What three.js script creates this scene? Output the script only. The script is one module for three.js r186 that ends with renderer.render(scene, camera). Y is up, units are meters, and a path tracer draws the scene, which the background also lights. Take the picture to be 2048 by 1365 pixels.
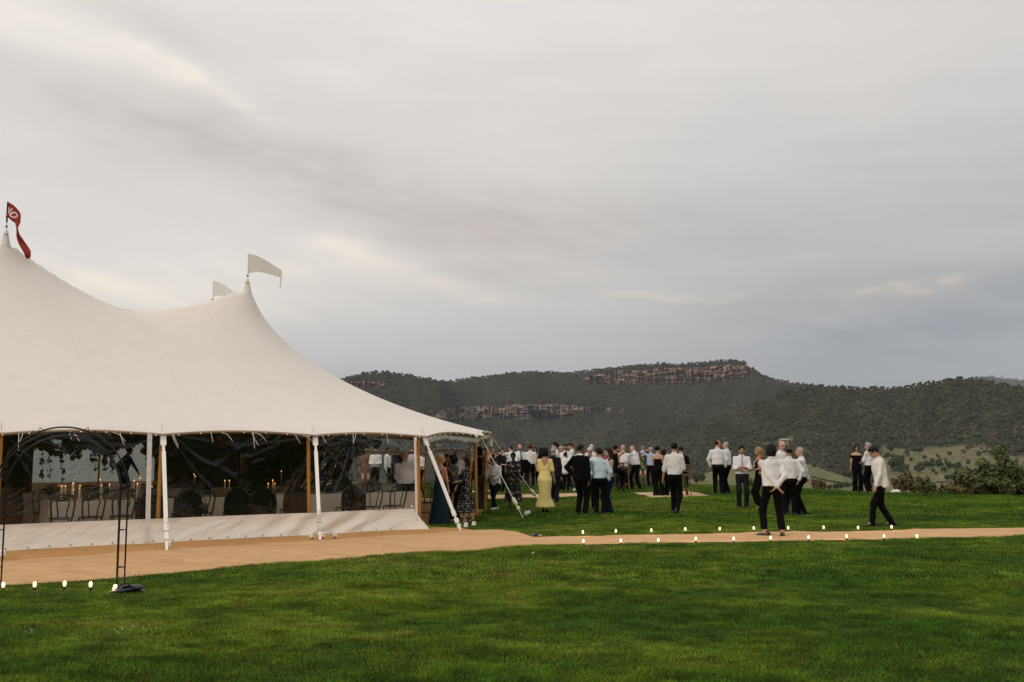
import * as THREE from 'three';
import { mergeGeometries, mergeVertices } from 'three/addons/utils/BufferGeometryUtils.js';
import { RoundedBoxGeometry } from 'three/addons/geometries/RoundedBoxGeometry.js';
import { FontLoader } from 'three/addons/loaders/FontLoader.js';
import { TextGeometry } from 'three/addons/geometries/TextGeometry.js';

// ---------------------------------------------------------------- camera, sky, sun, exposure
const scene = new THREE.Scene();
const PW = 2048, PH = 1365, FOCAL = 1992, PITCH = Math.atan((892 - 682.5) / FOCAL), EYE = 1.75;
const camera = new THREE.PerspectiveCamera(2 * Math.atan(PH / 2 / FOCAL) * 180 / Math.PI, PW / PH, 0.1, 30000);
camera.position.set(0, EYE, 0);
camera.rotation.x = PITCH;
const renderer = new THREE.WebGLRenderer({ antialias: true });
renderer.toneMapping = THREE.LinearToneMapping;
renderer.toneMappingExposure = 1.0;
renderer.shadowMap.enabled = true;
const SUN_DIR = new THREE.Vector3(-0.62, 0.52, 0.58).normalize();       // soft light from the left, behind the camera
const sun = new THREE.DirectionalLight(new THREE.Color().setRGB(1.0, 0.86, 0.73), 1.0);
sun.position.copy(SUN_DIR).multiplyScalar(120); sun.position.z -= 20;
sun.target.position.set(0, 0, -20); sun.castShadow = true; sun.shadow.radius = 45;
Object.assign(sun.shadow.camera, { left: -60, right: 60, top: 60, bottom: -60, near: 1, far: 300 });
sun.shadow.mapSize.set(2048, 2048);
scene.add(sun, sun.target);
scene.fog = new THREE.FogExp2(new THREE.Color().setRGB(0.66, 0.72, 0.82), 0.000042);

// ---------------------------------------------------------------- helpers
function rng(seed) { let a = seed >>> 0; return () => { a = (a + 0x6D2B79F5) | 0; let t = Math.imul(a ^ (a >>> 15), 1 | a); t = (t + Math.imul(t ^ (t >>> 7), 61 | t)) ^ t; return ((t ^ (t >>> 14)) >>> 0) / 4294967296; }; }
const clamp = (x, a = 0, b = 1) => x < a ? a : x > b ? b : x;
const lerp = (a, b, t) => a + (b - a) * t;
const smooth = (a, b, x) => { const t = clamp((x - a) / (b - a)); return t * t * (3 - 2 * t); };
const V = (x = 0, y = 0, z = 0) => new THREE.Vector3(x, y, z);
const RAD = Math.PI / 180;
function h3(x, y, z) { let n = Math.imul(x, 374761393) ^ Math.imul(y, 668265263) ^ Math.imul(z, 2147483647 - 1274126177); n = Math.imul(n ^ (n >>> 13), 1274126177); n ^= n >>> 16; return (n >>> 0) / 4294967296; }
function noise3(x, y, z) {
  const xi = Math.floor(x), yi = Math.floor(y), zi = Math.floor(z); let u = x - xi, v = y - yi, w = z - zi;
  u = u * u * (3 - 2 * u); v = v * v * (3 - 2 * v); w = w * w * (3 - 2 * w);
  const c = (i, j, k) => h3(xi + i, yi + j, zi + k);
  return lerp(lerp(lerp(c(0, 0, 0), c(1, 0, 0), u), lerp(c(0, 1, 0), c(1, 1, 0), u), v), lerp(lerp(c(0, 0, 1), c(1, 0, 1), u), lerp(c(0, 1, 1), c(1, 1, 1), u), v), w) * 2 - 1;
}
function noise2(x, y) {
  const xi = Math.floor(x), yi = Math.floor(y); let u = x - xi, v = y - yi; u = u * u * (3 - 2 * u); v = v * v * (3 - 2 * v);
  return lerp(lerp(h3(xi, yi, 7), h3(xi + 1, yi, 7), u), lerp(h3(xi, yi + 1, 7), h3(xi + 1, yi + 1, 7), u), v) * 2 - 1;
}
function fbm2(x, y, o = 4) { let s = 0, a = 0.5, t = 0; for (let i = 0; i < o; i++) { s += a * noise2(x + i * 17.3, y - i * 9.1); t += a; a *= 0.5; x *= 2.03; y *= 2.03; } return s / t; }
function fbm3(x, y, z, o = 4) { let s = 0, a = 0.5, t = 0; for (let i = 0; i < o; i++) { s += a * noise3(x + i * 17.3, y - i * 9.1, z + i * 5.7); t += a; a *= 0.5; x *= 2.03; y *= 2.03; z *= 2.03; } return s / t; }
function table(t, x) { if (x <= t[0][0]) return t[0][1]; for (let i = 1; i < t.length; i++) if (x <= t[i][0]) return lerp(t[i - 1][1], t[i][1], (x - t[i - 1][0]) / (t[i][0] - t[i - 1][0])); return t[t.length - 1][1]; }
// where things of the photograph stand: survey of the place from the camera's position
function ray(x, y) { const vx = x - PW / 2, vy = -(y - PH / 2), c = Math.cos(PITCH), s = Math.sin(PITCH); return V(vx, vy * c + FOCAL * s, vy * s - FOCAL * c).normalize(); }
function gp(x, y, h = 0) { const r = ray(x, y), t = (h - EYE) / r.y; return V(r.x * t, h, r.z * t); }
function at(x, y, range) { const r = ray(x, y), t = range / Math.hypot(r.x, r.z); return V(r.x * t, EYE + r.y * t, r.z * t); }
function project(p) { const c = Math.cos(PITCH), s = Math.sin(PITCH), dy = p.y - EYE; const y = dy * c + p.z * s, z = -dy * s + p.z * c; return [PW / 2 + p.x / -z * FOCAL, PH / 2 - y / -z * FOCAL]; }
const inPoly = (poly, x, y) => { let c = false; for (let i = 0, j = poly.length - 1; i < poly.length; j = i++) { const [xi, yi] = poly[i], [xj, yj] = poly[j]; if ((yi > y) !== (yj > y) && x < (xj - xi) * (y - yi) / (yj - yi) + xi) c = !c; } return c; };

const used = {};
function numbered(name) { if (used[name] === undefined) { used[name] = 0; return name; } return `${name}_${String(++used[name]).padStart(3, '0')}`; }
function tag(o, label, category, group, kind) { if (label) o.userData.label = label; if (category) o.userData.category = category; if (group) o.userData.group = group; if (kind) o.userData.kind = kind; return o; }
function thing(name, label, category, pos = [0, 0, 0], turn = 0, group) { const o = new THREE.Group(); o.name = numbered(name); o.position.set(...(pos.isVector3 ? pos.toArray() : pos)); o.rotation.y = turn; scene.add(o); return tag(o, label, category, group); }
function part(name, geo, m, parent, label) { const g = Array.isArray(geo) ? merged(geo) : geo; const o = new THREE.Mesh(g, m); o.name = name; o.castShadow = o.receiveShadow = true; parent.add(o); if (label) o.userData.label = label; return o; }
function struct(name, geo, m, parent) { const o = part(parent ? name : numbered(name), geo, m, parent || scene); if (!parent) o.userData.kind = 'structure'; return o; }
function whole(name, geo, m, label, category, group) { const o = part(numbered(name), geo, m, scene); return tag(o, label, category, group); }
function copyOf(o, pos, turn, label, group) { const c = o.clone(); c.name = numbered(o.name.replace(/_\d{3}$/, '')); c.position.set(...(pos.isVector3 ? pos.toArray() : pos)); if (turn !== undefined) c.rotation.y = turn; scene.add(c); c.userData = { ...o.userData }; if (label) c.userData.label = label; if (group) c.userData.group = group; return c; }
function merged(list) { const l = list.map(g => { let q = g.index ? g.toNonIndexed() : g; for (const k of Object.keys(q.attributes)) if (!['position', 'normal', 'uv', 'color'].includes(k)) q.deleteAttribute(k); return q; }); const keys = ['position', 'normal', 'uv', 'color'].filter(k => l.every(g => g.attributes[k])); for (const g of l) for (const k of Object.keys(g.attributes)) if (!keys.includes(k)) g.deleteAttribute(k); return mergeGeometries(l, false); }
function mat(r, g, b, rough = 0.85, extra = {}) { return new THREE.MeshStandardMaterial({ color: new THREE.Color().setRGB(r, g, b), roughness: rough, side: THREE.DoubleSide, ...extra }); }
function box(w, h, d, x = 0, y = 0, z = 0, r = 0) { const g = r ? new RoundedBoxGeometry(w, h, d, 2, r) : new THREE.BoxGeometry(w, h, d); return g.translate(x, y, z); }
function tube(pts, r, seg = 0, rs = 7, closed = false) { const c = new THREE.CatmullRomCurve3(pts.map(p => p.isVector3 ? p : V(...p)), closed, 'catmullrom', 0.5); return new THREE.TubeGeometry(c, seg || pts.length * 5, r, rs, closed); }
function rod(a, b, r0, r1 = r0, n = 9) { a = a.isVector3 ? a : V(...a); b = b.isVector3 ? b : V(...b); const d = b.clone().sub(a), g = new THREE.CylinderGeometry(r1, r0, d.length(), n, 1); g.translate(0, d.length() / 2, 0); g.applyQuaternion(new THREE.Quaternion().setFromUnitVectors(V(0, 1, 0), d.normalize())); return g.translate(a.x, a.y, a.z); }
function lathe(pts, n = 18) { return new THREE.LatheGeometry(pts.map(p => new THREE.Vector2(p[0], p[1])), n); }
function gridGeo(nu, nv, f, uvf) { const P = [], U = [], I = []; for (let j = 0; j <= nv; j++) for (let i = 0; i <= nu; i++) { const p = f(i / nu, j / nv, i, j); P.push(p.x, p.y, p.z); const q = uvf ? uvf(i / nu, j / nv, p) : [i / nu, j / nv]; U.push(q[0], q[1]); } for (let j = 0; j < nv; j++) for (let i = 0; i < nu; i++) { const a = j * (nu + 1) + i, b = a + 1, c = a + nu + 1, d = c + 1; I.push(a, b, d, a, d, c); } const g = new THREE.BufferGeometry(); g.setAttribute('position', new THREE.Float32BufferAttribute(P, 3)); g.setAttribute('uv', new THREE.Float32BufferAttribute(U, 2)); g.setIndex(I); g.computeVertexNormals(); return g; }
function dataTex(n, f, repeat, srgb = true, m = n) { const d = new Uint8Array(n * m * 4); for (let y = 0; y < m; y++) for (let x = 0; x < n; x++) { const c = f(x / n, y / m, x, y), k = (y * n + x) * 4; d[k] = clamp(c[0]) * 255; d[k + 1] = clamp(c[1]) * 255; d[k + 2] = clamp(c[2]) * 255; d[k + 3] = c[3] === undefined ? 255 : clamp(c[3]) * 255; } const t = new THREE.DataTexture(d, n, m); t.wrapS = t.wrapT = THREE.RepeatWrapping; t.magFilter = THREE.LinearFilter; if (srgb) t.colorSpace = THREE.SRGBColorSpace; if (repeat) t.repeat.set(repeat, repeat); t.needsUpdate = true; return t; }
function tnoise(u, v, f, seed = 0) { // tileable value noise
  const x = u * f, y = v * f, xi = Math.floor(x), yi = Math.floor(y); let a = x - xi, b = y - yi; a = a * a * (3 - 2 * a); b = b * b * (3 - 2 * b); const m = (k, q) => ((k % q) + q) % q, F = Math.round(f);
  const c = (i, j) => h3(m(xi + i, F), m(yi + j, F), seed); return lerp(lerp(c(0, 0), c(1, 0), a), lerp(c(0, 1), c(1, 1), a), b) * 2 - 1;
}
function tnoise2(u, v, fx, fy, seed = 0) { const x = u * fx, y = v * fy, xi = Math.floor(x), yi = Math.floor(y); let a = x - xi, b = y - yi; a = a * a * (3 - 2 * a); b = b * b * (3 - 2 * b); const m = (k, q) => ((k % q) + q) % q; const c = (i, j) => h3(m(xi + i, fx), m(yi + j, fy), seed); return lerp(lerp(c(0, 0), c(1, 0), a), lerp(c(0, 1), c(1, 1), a), b) * 2 - 1; }
const toS = c => c <= 0.0031308 ? 12.92 * c : 1.055 * Math.pow(c, 1 / 2.4) - 0.055;
const lin = (r, g, b) => [r, g, b].map(c => { c /= 255; return c <= 0.04045 ? c / 12.92 : Math.pow((c + 0.055) / 1.055, 2.4); });

// ---------------------------------------------------------------- the sky: an overcast evening, brighter to the left
{
  const W = 2048, H = 1024, d = new Float32Array(W * H * 4);
  const ae = (x, y) => { const r = ray(x, y); return [Math.atan2(r.x, -r.z) / RAD, Math.asin(r.y) / RAD]; };
  // each cloud feature: pixel centre, half length, half thickness (in degrees), tilt, strength of each colour
  const F = [];
  const feat = (x, y, lx, ly, tilt, c, warp = 1) => { const [a, e] = ae(x, y); F.push({ a, e, lx, ly, ct: Math.cos(tilt * RAD), st: Math.sin(tilt * RAD), c, warp }); };
  feat(60, 60, 7, 1.5, -13, [0.13, 0.115, 0.09]); feat(240, 100, 4.5, 0.8, -17, [0.10, 0.085, 0.06]); feat(350, 135, 2.6, 0.45, -16, [0.13, 0.105, 0.065]); feat(520, 218, 3.0, 0.4, -14, [0.09, 0.068, 0.045]);
  feat(260, 25, 6, 1.0, -14, [-0.09, -0.085, -0.08]); feat(120, 190, 9, 2.0, -14, [-0.085, -0.08, -0.07]); feat(420, 275, 8, 2.4, -14, [-0.065, -0.07, -0.06]); feat(640, 330, 7, 1.7, -12, [-0.05, -0.06, -0.055]);
  feat(840, 425, 7, 2.6, -8, [-0.05, -0.065, -0.06]); feat(1000, 470, 10, 2.0, -3, [-0.04, -0.05, -0.05]); feat(1250, 440, 10, 1.7, 2, [-0.03, -0.035, -0.04]);
  feat(300, 590, 9, 1.4, 0, [0.17, 0.135, 0.07]); feat(100, 560, 5, 1.0, 0, [0.10, 0.07, 0.02]); feat(720, 512, 3.4, 0.7, -10, [0.18, 0.14, 0.08]); feat(600, 540, 6, 0.8, -3, [0.08, 0.06, 0.03]); feat(900, 580, 5, 0.6, 0, [0.07, 0.05, 0.02]); feat(1500, 560, 12, 0.7, 3, [0.03, 0.02, 0.005]); feat(640, 490, 2, 0.4, -8, [0.08, 0.06, 0.03]); feat(840, 560, 3.0, 0.5, -4, [0.08, 0.06, 0.03]); feat(980, 605, 2.2, 0.3, 2, [0.09, 0.07, 0.035]);
  feat(1270, 590, 1.6, 0.22, 1, [0.10, 0.07, 0.02]); feat(1420, 592, 2.6, 0.2, 1, [0.13, 0.09, 0.03]); feat(1600, 513, 1.4, 0.3, 2, [0.07, 0.05, 0.02]); feat(1745, 583, 2.6, 0.3, 4, [0.09, 0.065, 0.03]); feat(1850, 560, 2.5, 0.2, 6, [0.14, 0.10, 0.05]); feat(1820, 580, 2.2, 0.2, 5, [0.10, 0.06, 0.03]); feat(1140, 545, 4, 0.5, 1, [0.04, 0.03, 0.01]);
  feat(1650, 600, 10, 1.1, 4, [-0.04, -0.045, -0.05]); feat(1900, 640, 9, 1.4, 6, [-0.10, -0.085, -0.06]);
  const floor = [0.028, 0.035, 0.016];
  for (let j = 0; j < H; j++) {
    const el = ((j + 0.5) / H - 0.5) * 180;
    for (let i = 0; i < W; i++) {
      const k = (j * W + i) * 4, az0 = ((i + 0.5) / W - 0.5) * 360;      // atan2(z, x)
      if (el < -0.5) { d[k] = floor[0]; d[k + 1] = floor[1]; d[k + 2] = floor[2]; d[k + 3] = 1; continue; }
      let az = az0 + 90; if (az > 180) az -= 360;                          // 0 where the camera looks, right positive
      const x = Math.cos(el * RAD) * Math.cos(az0 * RAD), z = Math.cos(el * RAD) * Math.sin(az0 * RAD), y = Math.sin(el * RAD);
      const up = smooth(0, 26, el), q = 1 / (y + 0.22), px = x * q, pz = z * q;
      const big = fbm3(px * 1.1 + 3, pz * 1.1, 0.5, 4), mid = fbm3(px * 3 + 9, pz * 3.0, 2.5, 4), fine = fbm3(px * 9 - 4, pz * 9, 5.5, 4);
      const side = 0.5 - 0.5 * Math.sin((az - 8) * RAD * 1.0);             // 1 towards the left, 0 to the right
      const left = smooth(0.28, 0.75, side);
      // horizon band, then the higher sky
      let r = lerp(lerp(0.355, 0.50, left), lerp(0.71, 0.835, left), up), g = lerp(lerp(0.378, 0.49, left), lerp(0.685, 0.795, left), up), b = lerp(lerp(0.398, 0.475, left), lerp(0.665, 0.755, left), up);
      const lay = (0.035 * fbm2(az * 0.07 + 3, el * 0.55, 4) + 0.02 * fbm2(az * 0.16, el * 1.6 + az * 0.1, 4)) * (1 - smooth(20, 50, el)); r += lay * 1.15; g += lay; b += lay * 0.8;
      const glow = smooth(2, 8, el) * (1 - smooth(9, 20, el)) * smooth(0.35, 0.8, side) ; r += 0.16 * glow; g += 0.15 * glow; b += 0.145 * glow;
      const zen = 1 + 0.45 * smooth(26, 80, el); r *= zen; g *= zen; b *= zen;
      const amp = lerp(0.6, 1, up) * (0.09 * big + 0.04 * mid + 0.008 * fine); const m = 1 + amp; r *= m * (1 + 0.02 * mid); g *= m; b *= m * (1 - 0.02 * mid);
      if (az > -40 && az < 40 && el < 32) {
        const wa = fbm2(az * 0.2, el * 0.5 + 5, 3) * 1.4, we = fbm2(az * 0.22 + 40, el * 0.6, 3) * 0.6, tex = 0.85 + 0.55 * fbm2(az * 0.5 + el * 0.3, el * 1.9 + az * 0.4, 5);
        const crisp = fbm2(az * 0.9 + 3, el * 6 + az * 0.4, 3);
        for (const f of F) { const da = az + wa - f.a, de = el + we - f.e, u = (da * f.ct + de * f.st) / f.lx, v = (-da * f.st + de * f.ct) / f.ly, t = u * u + v * v; if (t < 9) { const wgt = Math.exp(-t) * (f.ly < 0.5 ? tex * clamp(1.0 + 1.5 * crisp, 0.1, 2.2) : tex); r += f.c[0] * wgt; g += f.c[1] * wgt; b += f.c[2] * wgt; } }
      }
      d[k] = Math.max(r, 0.05); d[k + 1] = Math.max(g, 0.05); d[k + 2] = Math.max(b, 0.05); d[k + 3] = 1;
    }
  }
  const t = new THREE.DataTexture(d, W, H, THREE.RGBAFormat, THREE.FloatType); t.mapping = THREE.EquirectangularReflectionMapping; t.magFilter = THREE.LinearFilter; t.needsUpdate = true;
  scene.background = t; scene.environment = t;
}
// ---------------------------------------------------------------- lawn, valley, hills
// the far edge of the lawn, as range from the camera for each bearing
const EDGE = [[-600, 962], [0, 965], [700, 967], [1250, 968], [1330, 969], [1450, 972], [1560, 976], [1650, 980], [1740, 985], [1800, 987], [1900, 990], [2048, 993], [2600, 998]];
const edgeRange = x => { const p = gp(x, table(EDGE, x)); return Math.hypot(p.x, p.z); };
const patch = (x, z) => ({ a: fbm2(x * 0.3 + 3, z * 0.36, 4), b: fbm2(x * 1.3 + 11, z * 1.6 + 4, 3), c: fbm2(x * 0.07 - 8, z * 0.09 + 2, 3) });
function grassTone(x, z) { // deep green, yellow green and dry patches of the turf itself
  const p = patch(x, z); const y = smooth(-0.45, 0.5, p.a * 0.7 + p.b * 0.5 + p.c * 0.35), dry = smooth(0.28, 0.62, p.b * 0.65 + p.c * 0.6 + p.a * 0.3);
  let r = lerp(0.046, 0.132, y), g = lerp(0.112, 0.218, y), b = lerp(0.008, 0.015, y); r = lerp(r, 0.19, dry * 0.5); g = lerp(g, 0.165, dry * 0.5); b = lerp(b, 0.045, dry * 0.5); return [r, g, b];
}
{
  const cols = 360, P = [], C = [], U = [], I = [];
  const rows = []; for (let k = 0; k <= 44; k++) rows.push(Math.pow(k / 44, 1.3)); const drop = [1.5, 3, 5, 8, 13, 20, 32, 50, 75];
  const nr = rows.length + drop.length;
  for (let i = 0; i <= cols; i++) {
    const az = -Math.PI + i / cols * 2 * Math.PI, front = Math.abs(az) < 1.0, x = PW / 2 + Math.tan(clamp(az, -0.8, 0.8)) * FOCAL;
    const e = edgeRange(x) * (front ? 1 : 1) + (Math.abs(az) > 1 ? (Math.abs(az) - 1) * 10 : 0) + 0.4 * noise2(az * 40, 1);
    for (let j = 0; j < nr; j++) {
      const k = j - rows.length, r = k < 0 ? rows[j] * e + 0.001 : e + drop[k], y = k < 0 ? 0 : -0.0045 * drop[k] * drop[k] - 0.05 * drop[k];
      const px = Math.sin(az) * r, pz = -Math.cos(az) * r; P.push(px, y, pz); U.push(px, pz); const t = grassTone(px, pz); C.push(...t);
    }
  }
  for (let i = 0; i < cols; i++) for (let j = 0; j < nr - 1; j++) { const a = i * nr + j, b = a + nr; I.push(a, a + 1, b + 1, a, b + 1, b); }
  const g = new THREE.BufferGeometry(); g.setAttribute('position', new THREE.Float32BufferAttribute(P, 3)); g.setAttribute('color', new THREE.Float32BufferAttribute(C, 3)); g.setAttribute('uv', new THREE.Float32BufferAttribute(U, 2)); g.setIndex(I); g.computeVertexNormals();
  const tex = dataTex(1024, (u, v) => { const n = 0.5 + 0.22 * tnoise(u, v, 240, 1) + 0.16 * tnoise(u, v, 90, 2) + 0.12 * tnoise(u, v, 500, 3) + 0.08 * tnoise(u, v, 24, 5), q = 0.5 + 0.5 * tnoise(u, v, 60, 4); return [n * (1.0 + 0.12 * q), n * 1.05, n * 0.9]; }, 0.25);
  const m = new THREE.MeshStandardMaterial({ color: 0xffffff, map: tex, vertexColors: true, roughness: 1, side: THREE.DoubleSide }); m.color.setRGB(1.25, 1.15, 1.1);
  m.bumpMap = tex; m.bumpScale = 0.03;
  struct('lawn', g, m);
}
{ // the valley all round, out to the horizon
  const rr = [40, 90, 160, 300, 500, 800, 1300, 2200, 3600, 6000, 9000, 14000], n = 120;
  const g = gridGeo(n, rr.length - 1, (u, v, i, j) => { const a = u * 2 * Math.PI, r = rr[j]; const y = -lerp(24, 92, smooth(40, 400, r)) + 6 * fbm2(Math.cos(a) * r * 0.004, Math.sin(a) * r * 0.004, 3); return V(Math.cos(a) * r, y, Math.sin(a) * r); }, (u, v, p) => [p.x / 60, p.z / 60]);
  const t = dataTex(256, (u, v) => { const n2 = tnoise(u, v, 6, 2) * 0.6 + tnoise(u, v, 24, 3) * 0.4, f = smooth(-0.1, 0.2, n2); return [toS(lerp(0.16, 0.035, f)), toS(lerp(0.16, 0.045, f)), toS(lerp(0.06, 0.022, f))]; });
  struct('valley', g, new THREE.MeshStandardMaterial({ map: t, roughness: 1, side: THREE.DoubleSide }));
}
const cp = (ox, oy, s, pts) => pts.map(([x, y]) => [ox + x / s, oy + y / s]);
const PASTURE = [
  cp(1780, 840, 7.58, [[-60, 520], [230, 580], [330, 590], [510, 560], [690, 560], [760, 620], [640, 660], [500, 680], [380, 760], [300, 850], [250, 760], [290, 680], [210, 600], [-60, 600]]),
  cp(1780, 840, 7.58, [[270, 470], [480, 415], [900, 430], [700, 480], [580, 540], [560, 500], [400, 475], [300, 490]]),
  cp(1780, 840, 7.58, [[440, 880], [700, 840], [820, 800], [960, 790], [850, 850], [780, 940], [540, 960]]),
  cp(1780, 840, 7.58, [[950, 650], [1080, 610], [1180, 560], [1190, 700], [1200, 740], [1080, 750], [1060, 660]]),
  cp(1780, 840, 7.58, [[1210, 770], [1400, 700], [1490, 640], [1680, 600], [1860, 540], [1860, 640], [1700, 680], [1500, 730], [1290, 790]]),
  cp(1780, 840, 7.58, [[-20, 1005], [540, 970], [900, 950], [1400, 900], [1700, 880], [2400, 860], [2400, 1300], [-20, 1300]]),
  cp(1780, 840, 7.58, [[1240, 445], [1380, 445], [1290, 525]]),
  [[1766, 893], [1795, 899], [1792, 920], [1774, 913]], [[1524, 888], [1560, 883], [1592, 877], [1577, 893], [1525, 898]], [[1568, 878], [1588, 872], [1586, 880]],
  [[1590, 858], [1604, 861], [1597, 864]], [[1655, 976], [1722, 972], [1722, 990], [1655, 990]],
];
const openLand = (x, y) => x > 1760 && y > 897 - 8 * smooth(1850, 1950, x) + 26 * smooth(1960, 2048, x) + 5 * noise2(x * 0.05, 3);
const isPasture = (x, y) => PASTURE.some(p => inPoly(p, x, y));
// One hill: rows run from its foot up to its crest; cliffs are rows that stand upright
function hill(name, o) {
  const nx = Math.round((o.x1 - o.x0) / o.step), ny = o.rows, P = [], C = [], U = [], cell = [];
  const range = []; // range of every vertex
  for (let i = 0; i <= nx; i++) {
    const x = o.x0 + (o.x1 - o.x0) * i / nx, top = table(o.crest, x) + (o.rough || 0) * fbm2(x * 0.02, 3, 3), bot = o.foot, w = []; let sum = 0;
    for (let j = 0; j < ny; j++) { const y = lerp(bot, top, (j + 0.5) / ny), c = o.cliff ? o.cliff(x, y) : 0; w.push(lerp(1, 0.035, c)); sum += w[j]; }
    let acc = 0; const far = table(o.far, x), near = table(o.near, x);
    for (let j = 0; j <= ny; j++) {
      const y = lerp(bot, top, j / ny), t = acc / sum, c = o.cliff ? o.cliff(x, y) : 0; let d = lerp(near, far, Math.pow(t, o.pow || 1));
      d *= 1 + o.lump * fbm2(x * 0.012 + 7, y * 0.02 + t * 2, 4) * Math.sin(Math.PI * t);
      if (c > 0.3) d += o.jag * (fbm2(x * 0.33, y * 0.03, 4) * 1.6 + noise2(x * 0.9, y * 0.25) * 0.5 + noise2(x * 0.05, y * 0.7) * 0.6);
      const p = at(x, y, d); if (j === 0) p.y -= 60; P.push(p.x, p.y, p.z); U.push(p.x / 30, (p.z + p.y) / 30); range.push(d);
      C.push(...o.color(x, y, c)); acc += w[Math.min(j, ny - 1)];
    }
  }
  const soil = [], rock = [], R = rng(o.seed), V1 = V(), V2 = V(), V3 = V(); const spots = [];
  for (let i = 0; i < nx; i++) for (let j = 0; j < ny; j++) {
    const a = i * (ny + 1) + j, b = a + ny + 1, x = o.x0 + (o.x1 - o.x0) * (i + 0.5) / nx, top = table(o.crest, x), y = lerp(o.foot, top, (j + 0.5) / ny), c = o.cliff ? o.cliff(x, y) : 0;
    (c > 0.5 ? rock : soil).push(a, b, b + 1, a, b + 1, a + 1);
    if (o.density && c <= 0.5 && j > 0 && x > -60 && x < 2110) {
      V1.fromArray(P, a * 3); V2.fromArray(P, b * 3).sub(V1); V3.fromArray(P, (a + 1) * 3).sub(V1); const area = V2.cross(V3).length(); let q = area * o.density * (o.thin ? o.thin(x, y) : 1); if (isPasture(x, y) && o.useMask) q = 0;
      let k = Math.floor(q + R()); while (k-- > 0) { const u = R(), v = R(); const g = m => lerp(lerp(P[a * 3 + m], P[b * 3 + m], u), lerp(P[(a + 1) * 3 + m], P[(b + 1) * 3 + m], u), v); spots.push([g(0), g(1), g(2), x, y]); }
    }
  }
  const geo = idx => { const g = new THREE.BufferGeometry(); g.setAttribute('position', new THREE.Float32BufferAttribute(P, 3)); g.setAttribute('color', new THREE.Float32BufferAttribute(C, 3)); g.setAttribute('uv', new THREE.Float32BufferAttribute(U, 2)); g.setIndex(idx); g.computeVertexNormals(); return g; };
  const m = new THREE.MeshStandardMaterial({ vertexColors: true, roughness: 1, side: THREE.DoubleSide, map: hillTex, bumpMap: hillTex, bumpScale: 0.6 });
  const root = struct(name, geo(soil), m);
  if (rock.length) { const rg = geo(rock).toNonIndexed(); rg.computeVertexNormals(); part('cliff_face', rg, new THREE.MeshStandardMaterial({ vertexColors: true, roughness: 1, side: THREE.DoubleSide }), root, 'weathered orange and grey sandstone cliff'); }
  root.userData.survey = undefined; delete root.userData.survey;
  return { root, spots, rangeAt(x, y) { const fi = clamp((x - o.x0) / (o.x1 - o.x0)) * nx, i = Math.min(Math.floor(fi), nx - 1), top = table(o.crest, x), fj = clamp((y - o.foot) / (top - o.foot)) * ny, j = Math.min(Math.floor(fj), ny - 1), a = i * (ny + 1) + j; return lerp(lerp(range[a], range[a + ny + 1], fi - i), lerp(range[a + 1], range[a + ny + 2], fi - i), fj - j); } };
}
const hillTex = dataTex(256, (u, v) => { const n = 0.86 + 0.10 * tnoise(u, v, 8, 2) + 0.07 * tnoise(u, v, 40, 3) + 0.05 * tnoise(u, v, 110, 4); return [n, n, n]; });
const soilColor = (x, y) => { const n = fbm2(x * 0.05, y * 0.12, 3); return [0.066 + 0.014 * n, 0.066 + 0.012 * n, 0.040]; };
const grassColor = (x, y) => { const n = fbm2(x * 0.06 + 4, y * 0.2, 4), m = smooth(0.1, 0.5, fbm2(x * 0.11, y * 0.5 + 9, 3)); return [lerp(0.140, 0.235, m) + 0.06 * n, lerp(0.145, 0.178, m) + 0.045 * n, lerp(0.040, 0.070, m)]; };
const CL1 = [[1165, 756], [1185, 752], [1230, 744], [1300, 741], [1330, 736], [1400, 735], [1460, 733], [1500, 732], [1506, 740]], CL1b = [[1165, 760], [1185, 770], [1230, 771], [1300, 771], [1350, 770], [1400, 768], [1450, 763], [1495, 757], [1506, 744]];
const CL2 = [[855, 823], [872, 824], [900, 816], [1000, 811], [1080, 811], [1140, 811], [1150, 815], [1200, 816], [1255, 818]], CL2b = [[855, 826], [872, 841], [900, 841], [960, 840], [1060, 840], [1135, 838], [1150, 829], [1200, 826], [1255, 823]];
const CL3 = [[700, 764], [720, 763], [760, 765], [778, 770]], CL3b = [[700, 776], [740, 778], [765, 776], [778, 771]];
const band = (a, b) => (x, y) => { if (x < a[0][0] || x > a[a.length - 1][0]) return 0; const n = 2.2 * fbm2(x * 0.08, 5, 3), t = table(a, x) + n, u = table(b, x) + 1.5 * n; return y > t && y < u ? 1 : 0; };
const b1 = band(CL1, CL1b), b2 = band(CL2, CL2b), b3 = band(CL3, CL3b);
const cliffAt = (x, y) => Math.max(b1(x, y), b2(x, y), b3(x, y));
const rockColor = (x, y, c) => { if (!c) { const k = smooth(0, 1, (640 - x) / 60) * smooth(878, 886, y), q = soilColor(x, y); return [lerp(q[0], 0.15, k), lerp(q[1], 0.165, k), lerp(q[2], 0.135, k)]; } const n = fbm2(x * 0.12, y * 0.5, 4), s = noise2(x * 0.02, y * 0.9), st = fbm2(x * 0.5, y * 0.05, 3), up = b1(x, y) || b3(x, y), o = smooth(-0.25, 0.35, n + (up ? 0.28 : -0.05)), g = smooth(0.0, 0.5, st); let r = lerp(0.20, 0.335, o), gg = lerp(0.17, 0.205, o), b = lerp(0.135, 0.125, o); const k = (1 + 0.3 * s) * lerp(1, 0.55, g) * (up ? 1 : 0.92); return [r * k, gg * k, b * k]; };
const hills = {};
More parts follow.
